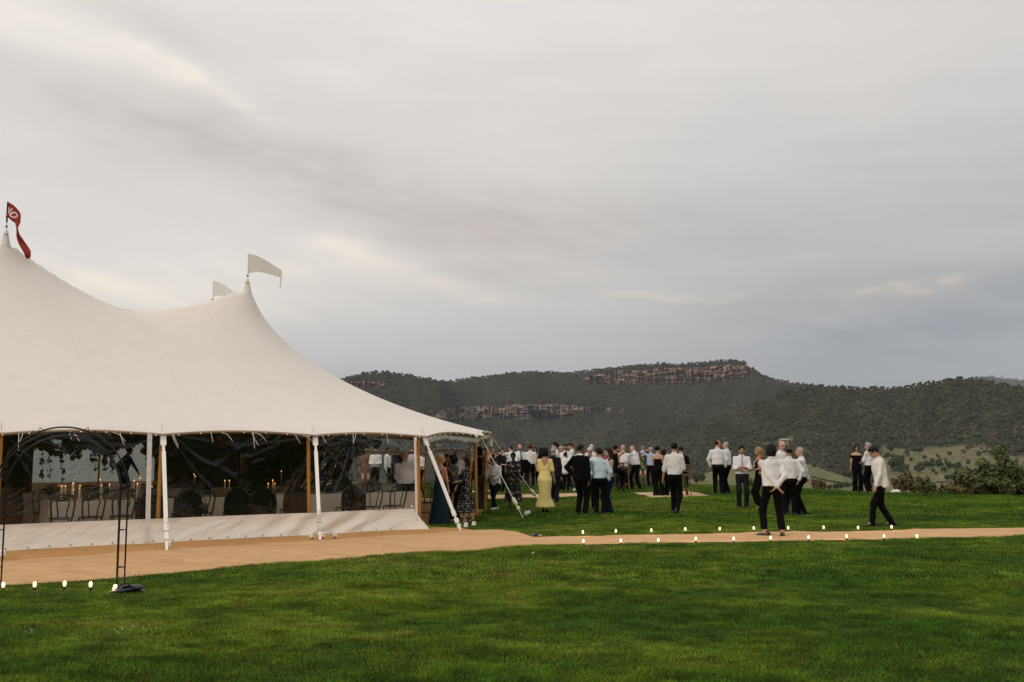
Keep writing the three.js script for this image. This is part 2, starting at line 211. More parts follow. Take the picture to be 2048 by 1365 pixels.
hills.far = hill('blue_hill', { x0: 1850, x1: 2300, step: 12, rows: 16, foot: 1000, crest: [[1850, 800], [1930, 765], [1960, 754], [1990, 756], [2048, 762], [2150, 750], [2300, 770]], far: [[0, 8200]], near: [[0, 4500]], lump: 0.03, jag: 0, rough: 3, color: () => [0.03, 0.035, 0.022], seed: 3, density: 0.0005 });
const ESC = [[-500, 800], [-200, 772], [0, 765], [200, 760], [400, 770], [560, 768], [640, 762], [705, 755], [730, 749], [780, 748], [820, 754], [850, 760], [878, 766], [890, 766], [930, 761], [980, 755], [1020, 750], [1080, 747], [1130, 750], [1180, 744], [1250, 737], [1320, 731], [1400, 729], [1440, 726], [1465, 724], [1490, 728], [1503, 738], [1520, 752], [1560, 766], [1640, 776], [1800, 800]];
hills.esc = hill('escarpment', { x0: -300, x1: 1760, step: 2.8, rows: 130, foot: 1010, crest: ESC, far: [[-500, 3000], [880, 2700], [890, 3200], [1800, 3100]], near: [[0, 1300]], lump: 0.07, jag: 26, rough: 2, cliff: cliffAt, color: rockColor, seed: 11, density: 1 / 46, thin: (x, y) => (cliffAt(x, y - 3) || cliffAt(x, y - 7) ? 0.25 : x < 640 ? (y > 880 ? 0 : y > 862 ? 0.4 : 0) : x < 690 && y < 860 ? 0 : x > 1560 && y > 800 ? 0 : 1) });
const SPUR = [[1040, 990], [1100, 930], [1150, 905], [1213, 890], [1300, 866], [1400, 847], [1480, 824], [1540, 798], [1580, 780], [1620, 776], [1700, 778], [1740, 781], [1790, 780], [1830, 774], [1880, 766], [1920, 761], [1950, 762], [1985, 768], [2020, 777], [2060, 781], [2300, 795]];
hills.spur = hill('forested_hill', { x0: 1040, x1: 2300, step: 4, rows: 110, foot: 1010, crest: SPUR, far: [[1040, 2000], [1400, 1900], [1700, 1750], [2300, 1600]], near: [[1040, 900], [1700, 800], [1800, 700], [2300, 620]], lump: 0.08, jag: 0, rough: 2, color: (x, y) => (isPasture(x + 2 * noise2(x * 0.2, y * 0.3), y + noise2(x * 0.3, y)) || openLand(x, y)) ? grassColor(x, y) : soilColor(x, y), seed: 17, density: 1 / 32, useMask: true, thin: (x, y) => openLand(x, y) ? (fbm2(x * 0.07, y * 0.16, 3) > 0.08 ? 0.16 : 0.006) : x > 1700 && y > 880 ? 0.8 : 1 });
const KNOLL = [[1290, 1010], [1340, 985], [1365, 968], [1400, 951], [1440, 939], [1480, 932], [1540, 929], [1600, 926], [1625, 931], [1660, 944], [1700, 957], [1720, 966], [1760, 985], [1800, 1010]];
hills.knoll = hill('pasture_hill', { x0: 1290, x1: 1800, step: 5, rows: 40, foot: 1012, crest: KNOLL, far: [[0, 640]], near: [[0, 260]], lump: 0.03, jag: 0, rough: 1, color: (x, y) => { const c = grassColor(x * 1.3, y * 1.2); return [c[0] * 0.92, c[1] * 0.97, c[2] * 0.95]; }, seed: 5, density: 0 });

// ---- trees
function leafClump(R, n, size, out, tri, cx, cy, cz, rx, ry, rz, tone) { // n leaf-spray faces through an ellipsoid's shell
  for (let k = 0; k < n; k++) {
    const th = R() * 6.283, c = R() * 2 - 1, s = Math.sqrt(1 - c * c), q = 0.62 + 0.42 * Math.sqrt(R()); const nx = s * Math.cos(th), ny = c, nz = s * Math.sin(th);
    const x = cx + rx * q * nx, y = cy + ry * q * ny, z = cz + rz * q * nz; const a = V(R() - 0.5, R() - 0.5, R() - 0.5).normalize(), b = V(nx + (R() - 0.5) * 1.1, ny + 0.4 + (R() - 0.5), nz + (R() - 0.5) * 1.1).normalize(); const t = a.clone().cross(b).normalize(), w = b.clone().cross(t).normalize(); const l = size * (0.6 + 0.8 * R());
    const p = [[-0.5, -0.3], [0.5, -0.3], [0.62, 0.3], [0, 0.62], [-0.55, 0.25]].map(([u, v]) => [x + (t.x * u + w.x * v) * l, y + (t.y * u + w.y * v) * l, z + (t.z * u + w.z * v) * l]);
    const m = tone * (0.82 + 0.36 * R()); for (const f of tri ? [[0, 1, 3]] : [[0, 1, 2], [0, 2, 3], [0, 3, 4]]) for (const i of f) { out.p.push(...p[i]); out.c.push(m, m, m); }
  }
}
function fromSoup(o) { const g = new THREE.BufferGeometry(); g.setAttribute('position', new THREE.Float32BufferAttribute(o.p, 3)); if (o.c.length) g.setAttribute('color', new THREE.Float32BufferAttribute(o.c, 3)); g.computeVertexNormals(); return g; }
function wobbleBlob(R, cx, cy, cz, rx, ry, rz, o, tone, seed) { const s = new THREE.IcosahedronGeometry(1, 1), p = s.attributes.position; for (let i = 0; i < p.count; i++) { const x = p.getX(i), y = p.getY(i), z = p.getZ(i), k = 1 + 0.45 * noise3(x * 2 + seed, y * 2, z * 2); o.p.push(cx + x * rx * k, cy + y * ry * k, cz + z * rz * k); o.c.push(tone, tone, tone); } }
function farTree(seed, kind) { // unit height 1: pale trunk, several foliage clumps
  const R = rng(seed), o = { p: [], c: [] }; const n = kind === 2 ? 3 : 5;
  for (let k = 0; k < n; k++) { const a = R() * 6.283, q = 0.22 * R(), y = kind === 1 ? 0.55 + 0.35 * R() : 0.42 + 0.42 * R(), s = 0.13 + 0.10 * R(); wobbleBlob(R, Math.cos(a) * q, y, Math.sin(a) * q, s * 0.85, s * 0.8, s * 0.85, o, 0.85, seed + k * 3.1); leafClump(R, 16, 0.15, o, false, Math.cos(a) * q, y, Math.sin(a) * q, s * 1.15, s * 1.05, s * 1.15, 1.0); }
  const t = rod([0, -0.1, 0], [0.02, 0.66, 0.01], 0.028, 0.016, 4).toNonIndexed(); const tp = t.attributes.position; for (let i = 0; i < tp.count; i++) { o.p.push(tp.getX(i), tp.getY(i), tp.getZ(i)); const w = kind === 1 ? 4.2 : 2.4; o.c.push(w, w * 0.95, w * 0.95); }
  return fromSoup(o);
}
{
  const treeMat = new THREE.MeshStandardMaterial({ vertexColors: true, roughness: 1, side: THREE.DoubleSide });
  const kinds = [farTree(1, 0), farTree(2, 1), farTree(3, 0), farTree(4, 2), farTree(5, 1)];
  const wood = (name, label, spots, h0, h1, seed, tint) => {
    const R = rng(seed), g = new THREE.Group(); g.name = name; scene.add(g); tag(g, label, 'forest', null, 'stuff'); const lists = kinds.map(() => []);
    for (const s of spots) lists[Math.floor(R() * kinds.length)].push(s);
    lists.forEach((l, k) => {
      const im = new THREE.InstancedMesh(kinds[k], treeMat, l.length), M = new THREE.Matrix4(), q = new THREE.Quaternion(), c = new THREE.Color(); im.name = 'crowns'; im.userData.kind = 'stuff'; im.castShadow = im.receiveShadow = true;
      l.forEach((s, i) => { const h = lerp(h0, h1, Math.pow(R(), 1.6)), w = h * (0.75 + 0.45 * R()); q.setFromAxisAngle(V(0, 1, 0), R() * 6.283); M.compose(V(s[0], s[1] - 1, s[2]), q, V(w, h, w)); im.setMatrixAt(i, M); const n = fbm2(s[3] * 0.018, s[4] * 0.06, 3), v = R(); const br = smooth(0.55, 1, v + n * 0.35), gr = smooth(0.2, 0.6, n); const k2 = (0.80 + 0.36 * R()) * (0.74 + 0.30 * smooth(-0.4, 0.4, fbm2(s[3] * 0.035 + 5, s[4] * 0.03 + s[3] * 0.02, 3))); c.setRGB(lerp(0.076, 0.118, br) * k2 * tint[0], lerp(0.081, 0.090, br) * (1 + 0.15 * gr) * k2 * tint[1], lerp(0.043, 0.062, br) * k2 * tint[2]); im.setColorAt(i, c); });
      g.add(im);
    });
    return spots.length;
  };
  const n1 = wood('escarpment_forest', 'dense grey green eucalyptus forest covering the slopes under the cliffs', hills.esc.spots, 6, 13, 5, [1, 1, 1]);
  const n2 = wood('hillside_forest', 'olive green forest over the long hill on the right', hills.spur.spots, 4.5, 10, 6, [0.95, 1.0, 0.92]);
  const n3 = wood('distant_forest', 'bluish wood on the far hill at the right edge', hills.far.spots, 14, 24, 8, [1, 1, 1]);
  console.log('trees', n1, n2, n3);
  // trees one can tell apart in the paddocks
  const leafM = mat(0.045, 0.06, 0.024, 1, { vertexColors: true }), trunkM = mat(0.22, 0.19, 0.15);
  const makeTree = (seed, sx, round) => {
    const R = rng(seed), o = { p: [], c: [] }, g = new THREE.Group(); g.name = 'paddock_tree';
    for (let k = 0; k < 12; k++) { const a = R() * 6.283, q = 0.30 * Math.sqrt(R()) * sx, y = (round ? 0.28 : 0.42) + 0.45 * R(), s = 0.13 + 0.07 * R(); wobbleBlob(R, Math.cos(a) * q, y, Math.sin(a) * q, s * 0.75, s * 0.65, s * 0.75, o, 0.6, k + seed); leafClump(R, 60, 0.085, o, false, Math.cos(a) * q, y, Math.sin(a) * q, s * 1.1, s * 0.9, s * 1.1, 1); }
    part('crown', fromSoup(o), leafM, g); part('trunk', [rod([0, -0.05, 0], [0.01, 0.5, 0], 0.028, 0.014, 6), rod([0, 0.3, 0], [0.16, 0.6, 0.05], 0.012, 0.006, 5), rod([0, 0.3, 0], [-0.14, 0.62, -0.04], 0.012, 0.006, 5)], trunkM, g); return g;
  };
  const protos = [makeTree(21, 1, true), makeTree(22, 1.2, false), makeTree(23, 0.8, true)];
  const spots = [[1783, 905, 20, 'spur', 0, 'round olive tree alone in the upper left paddock, behind the walking man'], [1793, 943, 36, 'spur', 0, 'tall dark tree clump right beside the walking man\'s shoulder'], [1808, 950, 24, 'spur', 2, 'small dark tree right of the clump beside the walking man'], [1823, 924, 10, 'spur', 0, 'tiny bush on the upper paddock'], [1851, 922, 11, 'spur', 1, 'small tree alone in the middle of the dry paddock'], [1842, 948, 26, 'spur', 2, 'dark pointed tree in the row crossing the middle paddock'], [1834, 945, 14, 'spur', 0, 'short bush left of the dark pointed tree'], [1857, 938, 17, 'spur', 0, 'low bushy tree right of the dark pointed tree'], [1866, 937, 15, 'spur', 0, 'low bushy tree at the end of the paddock row'], [1882, 942, 22, 'spur', 1, 'tree with pale trunk near the middle of the paddocks'], [1889, 946, 14, 'spur', 2, 'slim tree just right of the pale trunked tree'], [1901, 940, 18, 'spur', 0, 'dark rounded tree below the reddish bank'], [1915, 943, 20, 'spur', 0, 'dark rounded tree on the edge of the dry slope'], [1877, 917, 9, 'spur', 0, 'little shrub left of the reddish bank'], [1828, 909, 14, 'spur', 1, 'loose tree on the top edge of the paddock'], [1840, 910, 15, 'spur', 1, 'second loose tree on the top edge of the paddock'], [1868, 946, 9, 'spur', 0, 'low scrub under the paddock row'], [1873, 951, 8, 'spur', 0, 'low scrub at the head of the green field'], [1896, 962, 13, 'spur', 0, 'dark tree on the left end of the belt above the hedge'], [1906, 961, 16, 'spur', 0, 'dark tree near the left end of the belt above the hedge'], [1917, 960, 18, 'spur', 1, 'grey tree in the middle of the belt above the hedge'], [1930, 960, 22, 'spur', 0, 'tall grey green tree in the belt above the hedge'], [1942, 959, 22, 'spur', 1, 'tree with a white trunk in the belt above the hedge'], [1955, 957, 22, 'spur', 0, 'broad tree near the right end of the belt above the hedge'], [1970, 955, 22, 'spur', 1, 'last tree of the belt above the hedge'],
  [1393, 968, 24, 'knoll', 0, 'dark round bush on the slope of the near pasture hill'], [1403, 966, 22, 'knoll', 2, 'dark tree beside the round bush on the near pasture hill'], [1378, 975, 12, 'knoll', 0, 'low bush at the left foot of the near pasture hill'], [1630, 938, 9, 'knoll', 1, 'thin tree on the crest of the pasture hill by the bald man'], [1660, 981, 13, 'knoll', 0, 'dark tree at the foot of the pasture hill, left of the clump'], [1672, 981, 15, 'knoll', 2, 'dark tree in the clump at the foot of the pasture hill'], [1684, 979, 15, 'knoll', 0, 'rounded tree in the middle of the clump below the pasture hill'], [1696, 977, 14, 'knoll', 0, 'rounded tree right in the clump below the pasture hill'], [1707, 974, 13, 'knoll', 2, 'last tree of the clump, left of the woman in black'], [1648, 982, 12, 'knoll', 1, 'loose bush behind the man with hands clasped']];
  const R = rng(77);
  spots.forEach(([x, y, px, h, k, label]) => { const d = hills[h].rangeAt(x, y), p = at(x, y, d), H = px / FOCAL * d, o = protos[k].clone(); o.name = numbered('paddock_tree'); o.position.copy(p); o.scale.set(H * (0.9 + 0.3 * R()), H, H * (0.9 + 0.3 * R())); o.rotation.y = R() * 6; scene.add(o); tag(o, label, 'tree', 'trees in the paddocks'); });
  // hedges: low rows of bushes
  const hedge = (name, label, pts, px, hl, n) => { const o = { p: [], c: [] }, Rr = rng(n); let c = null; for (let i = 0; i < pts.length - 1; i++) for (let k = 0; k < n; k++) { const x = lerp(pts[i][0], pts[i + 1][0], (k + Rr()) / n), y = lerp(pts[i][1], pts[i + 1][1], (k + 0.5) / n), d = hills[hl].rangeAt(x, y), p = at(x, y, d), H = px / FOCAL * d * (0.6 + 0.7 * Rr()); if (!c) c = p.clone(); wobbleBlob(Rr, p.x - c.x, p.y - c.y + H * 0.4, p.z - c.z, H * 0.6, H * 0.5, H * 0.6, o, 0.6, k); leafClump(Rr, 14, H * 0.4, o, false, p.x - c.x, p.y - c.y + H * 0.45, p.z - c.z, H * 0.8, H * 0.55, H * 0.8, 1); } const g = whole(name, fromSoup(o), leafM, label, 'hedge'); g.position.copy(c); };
  hedge('hedge', 'long straight dark hedge across the green field behind the farmhouse', [[1790, 969], [1860, 967], [1940, 964.5]], 2.2, 'spur', 60);
  hedge('hedge', 'broken line of bushes running down the pasture hill right of the bald man', [[1622, 955], [1650, 962], [1672, 967], [1712, 971]], 3.2, 'knoll', 12);
  // far buildings
  const roofM = mat(0.30, 0.33, 0.33, 0.7), wallM = mat(0.28, 0.27, 0.25), winM = mat(0.03, 0.035, 0.04, 0.2);
  const house = (x, y, wpx, hpx, hl, label, dome) => {
    const d = hills[hl].rangeAt(x, y), p = at(x, y, d), k = d / FOCAL, w = wpx * k, h = hpx * k, t = thing('farmhouse', label, 'house', p, 0.3); const wh = h * 0.5;
    const wl = part('wall', box(w * 0.94, wh + 2, w * 0.5, 0, wh / 2 - 1, 0), wallM, t);
    const s = new THREE.Shape(); s.moveTo(-w * 0.3, 0); s.lineTo(w * 0.3, 0); if (dome) { s.quadraticCurveTo(0, (h - wh) * 2, -w * 0.3, 0); } else { s.lineTo(0, h - wh); s.closePath(); }
    const rf = part('roof', new THREE.ExtrudeGeometry(s, { depth: w, bevelEnabled: false }).translate(0, 0, -w / 2).rotateY(Math.PI / 2).translate(0, wh + 0.02, 0), roofM, t);
    for (let i = 0; i < 5; i++) part('window', box(w * 0.07, wh * 0.5, 0.15, (i - 2) * w * 0.17, wh * 0.5, w * 0.25 + 0.06), winM, wl);
  };
  house(1568, 883, 18, 4.5, 'spur', 'pale curved roof house on the green clearing up the forested hill', true);
  house(1843, 967.5, 24, 6, 'spur', 'white farmhouse behind the long hedge in the green field', false);
  house(1697, 985, 14, 4.5, 'knoll', 'white shed roof just over the lawn edge left of the woman in black', false);
}
// ---- shrubs just over the lawn's edge
{
  const leafM = [mat(0.075, 0.085, 0.018, 0.8, { vertexColors: true, transparent: false }), mat(0.11, 0.085, 0.028, 0.85, { vertexColors: true })], stemM = mat(0.10, 0.075, 0.05);
  const shrub = (x, yb, yt, wpx, label, n, k = 0, sparse = 0, lift = 0) => {
    const R = rng(Math.round(x * 7 + n)), base = gp(x, Math.max(yb, table(EDGE, x) + 1)); const d = Math.hypot(base.x, base.z) + 1.2; const pb = at(x, yb, d), H = at(x, yt, d).y - pb.y, W = wpx / FOCAL * d; const t = thing('shrub', label, 'shrub', [pb.x, pb.y - 0.25, pb.z]);
    const o = { p: [], c: [] }, stems = []; const br = sparse ? 8 : 26;
    for (let i = 0; i < br; i++) { const a = R() * 6.283, q = Math.sqrt(R()), ex = Math.cos(a) * q * W * 0.5, ez = Math.sin(a) * q * W * 0.32, ey = 0.25 + H * (sparse ? 0.5 + 0.5 * R() : (0.35 + 0.65 * R()) * (1 - 0.45 * q * q)); const b0 = V(ex * 0.15, 0, ez * 0.15), m = V(ex * 0.55, ey * 0.55, ez * 0.5), e = V(ex, ey, ez); stems.push(tube([b0, m, e], 0.012, 6, 4)); const cl = sparse ? 5 : 5; for (let c = 0; c < cl; c++) { const f = 0.55 + 0.45 * (c / (cl - 1)), p = b0.clone().lerp(e, f); leafClump(R, Math.round(n * (sparse ? 1.3 : 1.9) / br / cl), sparse ? 0.085 : 0.082, o, false, p.x, p.y, p.z, sparse ? 0.09 : 0.26, sparse ? 0.08 : 0.17, sparse ? 0.09 : 0.26, 1); } }
    part('foliage', fromSoup(o), leafM[k], t); part('stem', stems, stemM, t);
  };
  shrub(2056, 992, 884, 170, 'tall dark green shrub cut off by the right edge of the picture', 6800);
  shrub(1994, 992, 926, 150, 'wide olive green shrub in front of the tall one at the right', 5200, 0);
  shrub(1962, 990, 966, 120, 'low spreading brownish shrub along the right lawn edge', 2300, 1);
  shrub(1905, 989, 974, 60, 'very low dark shrub at the left end of the right-hand bushes', 900, 0);
  shrub(1858, 988, 962, 36, 'sparse sapling with open twigs at the lawn edge', 260, 0, 1);
  shrub(1836, 988, 956, 44, 'open leggy bush right of the walking man', 420, 1, 1);
  shrub(1808, 988, 948, 40, 'brownish open bush directly right of the walking man', 560, 1, 1);
  shrub(1506, 977, 957, 26, 'low bush behind the blond woman in black', 500, 1, 1); shrub(1538, 979, 950, 34, 'leafy bush between the blond woman and the server', 900, 0, 1); shrub(1640, 982, 962, 36, 'low bush behind the bald man\'s hands', 700, 1, 1);
  shrub(1250, 973, 925, 60, 'dark bush behind the seated man\'s bar stool', 1600, 0, 0); shrub(1320, 972, 948, 50, 'low dark bush behind the two women in black', 900, 0, 0); shrub(1441, 974, 962, 16, 'tiny bush between the two men\'s legs', 200, 1, 1);
}
// ---------------------------------------------------------------- the sailcloth tent
// tent plan: s along the front wall, n into the tent
const T0 = gp(320, 1085), TA = V(0.83, 0, -0.5578).normalize(), TN = V(TA.z, 0, -TA.x).normalize(); // TN points away from the camera
if (TN.z > 0) TN.negate();
const tw = (s, n, y = 0) => V(T0.x + TA.x * s + TN.x * n, y, T0.z + TA.z * s + TN.z * n);
const tl = p => { const x = p.x - T0.x, z = p.z - T0.z; return [x * TA.x + z * TA.z, x * TN.x + z * TN.z]; };
const SM = -1.7, NM = 9.85;
const pA = tl(gp(838, 1058)), pB = tl(gp(953, 1033)), pC = tl(gp(970, 1020)), p1 = tl(gp(624, 1070));
const half = [[-0.06, 0], [p1[0] - 0.06, p1[1]], pA, pB, pC, [11.5, 8.0]];
const FPOSTS = [...half.map(([s, n]) => [s, n]), [11.4, 10.7], [9.8, 15.3], [8.3, 17.3], [5.3, 19.7], [2.9, 19.7], [0, 19.7], [-3.4, 19.7], [-6.3, 19.7], [-8.7, 19.7], [-11.7, 17.3], [-13.2, 15.3], [-14.8, 11.0], [-14.9, 8.2], [-13.2, 4.4], [-11.7, 2.4], [-8.7, 0], [-5.7, 0], [-2.7, 0]];
const EAVE = 1.97; const eaveAt = i => i === 2 ? 1.96 : i === 3 ? 2.0 : i === 4 ? 2.12 : EAVE;
const EDGEPTS = []; // dense eave line [s, n, y, post index, t]
{ const N = FPOSTS.length, cx = SM, cn = NM; for (let i = 0; i < N; i++) { const a = FPOSTS[i], b = FPOSTS[(i + 1) % N], L = Math.hypot(b[0] - a[0], b[1] - a[1]), k = Math.max(8, Math.round(L / 0.14)); let nx = -(b[1] - a[1]) / L, ny = (b[0] - a[0]) / L; if (nx * (cx - a[0]) + ny * (cn - a[1]) < 0) { nx = -nx; ny = -ny; } for (let j = 0; j < k; j++) { const t = j / k, w = Math.sin(Math.PI * t), off = 0.16 - 0.16 * w * Math.min(1, L / 3); EDGEPTS.push([lerp(a[0], b[0], t) - nx * off, lerp(a[1], b[1], t) - ny * off, lerp(eaveAt(i), eaveAt((i + 1) % N), t) + 0.075 * w * Math.min(1.2, L / 3), i, t]); } } }
const PEAKS = [[-1.98, 7.0, 6.62], [3.88, 7.0, 6.0], [4.7, 12.7, 6.12], [-1.7, 12.7, 6.3], [-7.4, 7.0, 6.0], [-8.1, 12.7, 5.9]];
const TENT = (() => {
  const h = 0.14, s0 = -16, n0 = -1, W = Math.ceil(29 / h), H = Math.ceil(22 / h), Z = new Float32Array(W * H), fix = new Uint8Array(W * H); const poly = EDGEPTS.map(p => [p[0], p[1]]);
  for (let j = 0; j < H; j++) for (let i = 0; i < W; i++) { const s = s0 + i * h, n = n0 + j * h, k = j * W + i; if (!inPoly(poly, s, n)) { fix[k] = 1; let best = 1e9, y = EAVE; for (let q = 0; q < EDGEPTS.length; q += 2) { const e = EDGEPTS[q], d = (e[0] - s) ** 2 + (e[1] - n) ** 2; if (d < best) { best = d; y = e[2]; } } Z[k] = y; } else Z[k] = 3; }
  const put = (s, n, y) => { const i = Math.round((s - s0) / h), j = Math.round((n - n0) / h); Z[j * W + i] = y; fix[j * W + i] = 1; };
  const span = (a, b, sag) => { const L = Math.hypot(b[0] - a[0], b[1] - a[1]), k = Math.ceil(L / h * 1.5); for (let q = 0; q <= k; q++) { const t = q / k, u = Math.abs(2 * t - 1), shape = 1 - 0.62 * u * u - 0.38 * u ** 0.8; put(lerp(a[0], b[0], t), lerp(a[1], b[1], t), lerp(a[2], b[2], t) - sag * Math.max(0, shape)); } };
  span(PEAKS[0], PEAKS[1], 1.27); span(PEAKS[0], PEAKS[4], 1.2); span(PEAKS[3], PEAKS[2], 1.2); span(PEAKS[3], PEAKS[5], 1.2); span(PEAKS[1], PEAKS[2], 1.3); span(PEAKS[0], PEAKS[3], 1.3); span(PEAKS[4], PEAKS[5], 1.3);
  for (const p of PEAKS) for (let a = 0; a < 12; a++) put(p[0] + 0.14 * Math.cos(a), p[1] + 0.14 * Math.sin(a), p[2] - 0.2);
  const c = 0.022 * h * h, om = 1.93; for (let it = 0; it < 420; it++) for (let j = 1; j < H - 1; j++) for (let i = 1; i < W - 1; i++) { const k = j * W + i; if (!fix[k]) Z[k] += om * ((Z[k - 1] + Z[k + 1] + Z[k - W] + Z[k + W] - c) / 4 - Z[k]); }
  const hat = (s, n) => { const x = clamp((s - s0) / h, 0, W - 1.01), y = clamp((n - n0) / h, 0, H - 1.01), i = Math.floor(x), j = Math.floor(y), u = x - i, v = y - j, k = j * W + i; return lerp(lerp(Z[k], Z[k + 1], u), lerp(Z[k + W], Z[k + W + 1], u), v); };
  return { hat };
})();
const seamTex = (() => { // sailcloth: weave and the stitched panel seams
  return dataTex(1024, (u, v) => { const w = 0.97 + 0.012 * Math.sin(u * 1024 * 1.6) * Math.sin(v * 1024 * 1.6) + 0.006 * tnoise(u, v, 16, 3) + 0.012 * tnoise(u, v, 110, 4); const q = (u * 4) % 1, seam = Math.abs(q - 0.5) < 0.005 ? 0.972 : 1; return [w * seam, w * seam, w * seam * 0.995]; }, null);
})();
const M = {
  canvas: new THREE.MeshPhysicalMaterial({ color: new THREE.Color().setRGB(0.765, 0.70, 0.645), roughness: 0.8, side: THREE.DoubleSide, map: seamTex }),
  skirt: new THREE.MeshStandardMaterial({ color: new THREE.Color().setRGB(0.76, 0.69, 0.59), roughness: 0.6, side: THREE.DoubleSide }),
  web: mat(0.82, 0.79, 0.73, 0.75), rope: mat(0.62, 0.55, 0.42, 0.9), dark: mat(0.02, 0.02, 0.02, 0.5), steel: mat(0.35, 0.35, 0.36, 0.4, { metalness: 0.8 }), cap: mat(0.82, 0.80, 0.77, 0.5),
  vinyl: new THREE.MeshPhysicalMaterial({ color: new THREE.Color().setRGB(0.93, 0.94, 0.93), roughness: 0.03, transmission: 1, thickness: 0, ior: 1.5, side: THREE.DoubleSide }),
  vinylRoll: new THREE.MeshPhysicalMaterial({ color: new THREE.Color().setRGB(0.78, 0.78, 0.76), roughness: 0.2, transmission: 0.1, thickness: 0, ior: 1.5, side: THREE.DoubleSide }),
};
const woodTex = dataTex(256, (u, v) => { const g = tnoise2(u, v, 48, 3, 2) * 0.5 + tnoise2(u, v, 120, 6, 3) * 0.5, k = tnoise2(u, v, 6, 2, 7), n = 0.8 + 0.2 * g + 0.12 * k; return [n, n * (0.97 + 0.02 * g), n * 0.95]; });
const knotted = (r, g, b, rough = 0.55) => mat(r, g, b, rough, { map: woodTex, bumpMap: woodTex, bumpScale: 0.002 });
M.pole = knotted(0.92, 0.46, 0.075); M.poleBright = knotted(0.92, 0.40, 0.05);
const tent = thing('marquee_tent', 'large cream sailcloth tent with two visible peaks and clear side walls', 'tent');
{
  // canopy: from the eave line up to the middle
  const E = EDGEPTS, N = E.length, K = 64, P = [], U = [], I = [];
  for (let i = 0; i <= N; i++) { const e = E[i % N], qs = clamp(e[0], -8.2, 4.6), qn = clamp(e[1], 7.2, 12.5); for (let j = 0; j <= K; j++) { const t = j / K, s = lerp(e[0], qs, t), n = lerp(e[1], qn, t), y = j === 0 ? e[2] : Math.max(TENT.hat(s, n), j < 3 ? e[2] - 0.01 : 0), p = tw(s, n, y); P.push(p.x, p.y, p.z); U.push(s / 7.2, n / 7.2 * 1.0 + y * 0.08); } }
  for (let i = 0; i < N; i++) for (let j = 0; j < K; j++) { const a = i * (K + 1) + j, b = a + K + 1; I.push(a, b, b + 1, a, b + 1, a + 1); }
  // the flat middle between the two rows of peaks
  const g1 = new THREE.BufferGeometry(); g1.setAttribute('position', new THREE.Float32BufferAttribute(P, 3)); g1.setAttribute('uv', new THREE.Float32BufferAttribute(U, 2)); g1.setIndex(I); g1.computeVertexNormals();
  const g2 = gridGeo(150, 64, (u, v) => { const s = lerp(-8.25, 4.65, u), n = lerp(7.15, 12.55, v); return tw(s, n, TENT.hat(s, n) - 0.004); }, (u, v) => [lerp(-8.25, 4.65, u) / 7.2, lerp(7.15, 12.55, v) / 7.2]);
  const roof = part('canopy', [g1, g2], M.canvas, tent);
  // rolled eave hem
  const hem = E.map(e => tw(e[0], e[1], e[2] - 0.004)); part('hem', tube(hem, 0.016, N * 2, 6, true), M.canvas, roof);
  // valance of darker webbing just under the hem
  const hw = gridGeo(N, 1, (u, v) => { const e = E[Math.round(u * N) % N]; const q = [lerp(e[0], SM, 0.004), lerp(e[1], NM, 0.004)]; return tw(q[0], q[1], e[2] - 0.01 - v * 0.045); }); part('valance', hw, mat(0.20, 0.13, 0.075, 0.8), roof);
  PEAKS.forEach((p, i) => {
    const b = tw(p[0], p[1], p[2] - 0.42), y = q => p[2] + q; const cone = lathe([[0.26, -0.52], [0.17, -0.32], [0.105, -0.16], [0.06, 0.0], [0.045, 0.10]], 16); cone.translate(b.x, y(0), b.z);
    part('peak_cap', cone, M.canvas, roof); const ring = new THREE.TorusGeometry(0.115, 0.009, 6, 18).rotateX(Math.PI / 2).translate(b.x, y(-0.17), b.z); part('peak_ring', ring, M.web, roof);
    const lace = []; for (let k = 0; k < 7; k++) { const a = k / 7 * 6.283; lace.push(rod([b.x + 0.112 * Math.cos(a), y(-0.16), b.z + 0.112 * Math.sin(a)], [b.x + 0.03 * Math.cos(a + 0.5), y(0.20), b.z + 0.03 * Math.sin(a + 0.5)], 0.006, 0.006, 5)); } part('peak_lacing', lace, M.web, roof);
    part('centre_pole', rod([b.x, 0, b.z], [b.x, y(0.12), b.z], 0.06, 0.05, 12), M.pole, tent);
  });
  // side poles with their pins and white caps
  FPOSTS.forEach((p, i) => { const foot = tw(p[0], p[1]), top = tw(lerp(p[0], SM, -0.004), lerp(p[1], NM, -0.004), eaveAt(i)); const ln = i === 1 || i === 2 || i === 3 ? -0.10 : 0; const sp = part('side_pole', rod(foot, [top.x + TA.x * ln, top.y - 0.06, top.z + TA.z * ln], i === 2 ? 0.043 : 0.038, i === 2 ? 0.04 : 0.036, 12), i === 2 ? M.poleBright : M.pole, tent); part('pole_pin', rod([top.x, top.y - 0.08, top.z], [top.x, top.y + 0.17, top.z], 0.006, 0.004, 5), M.steel, sp); });
}
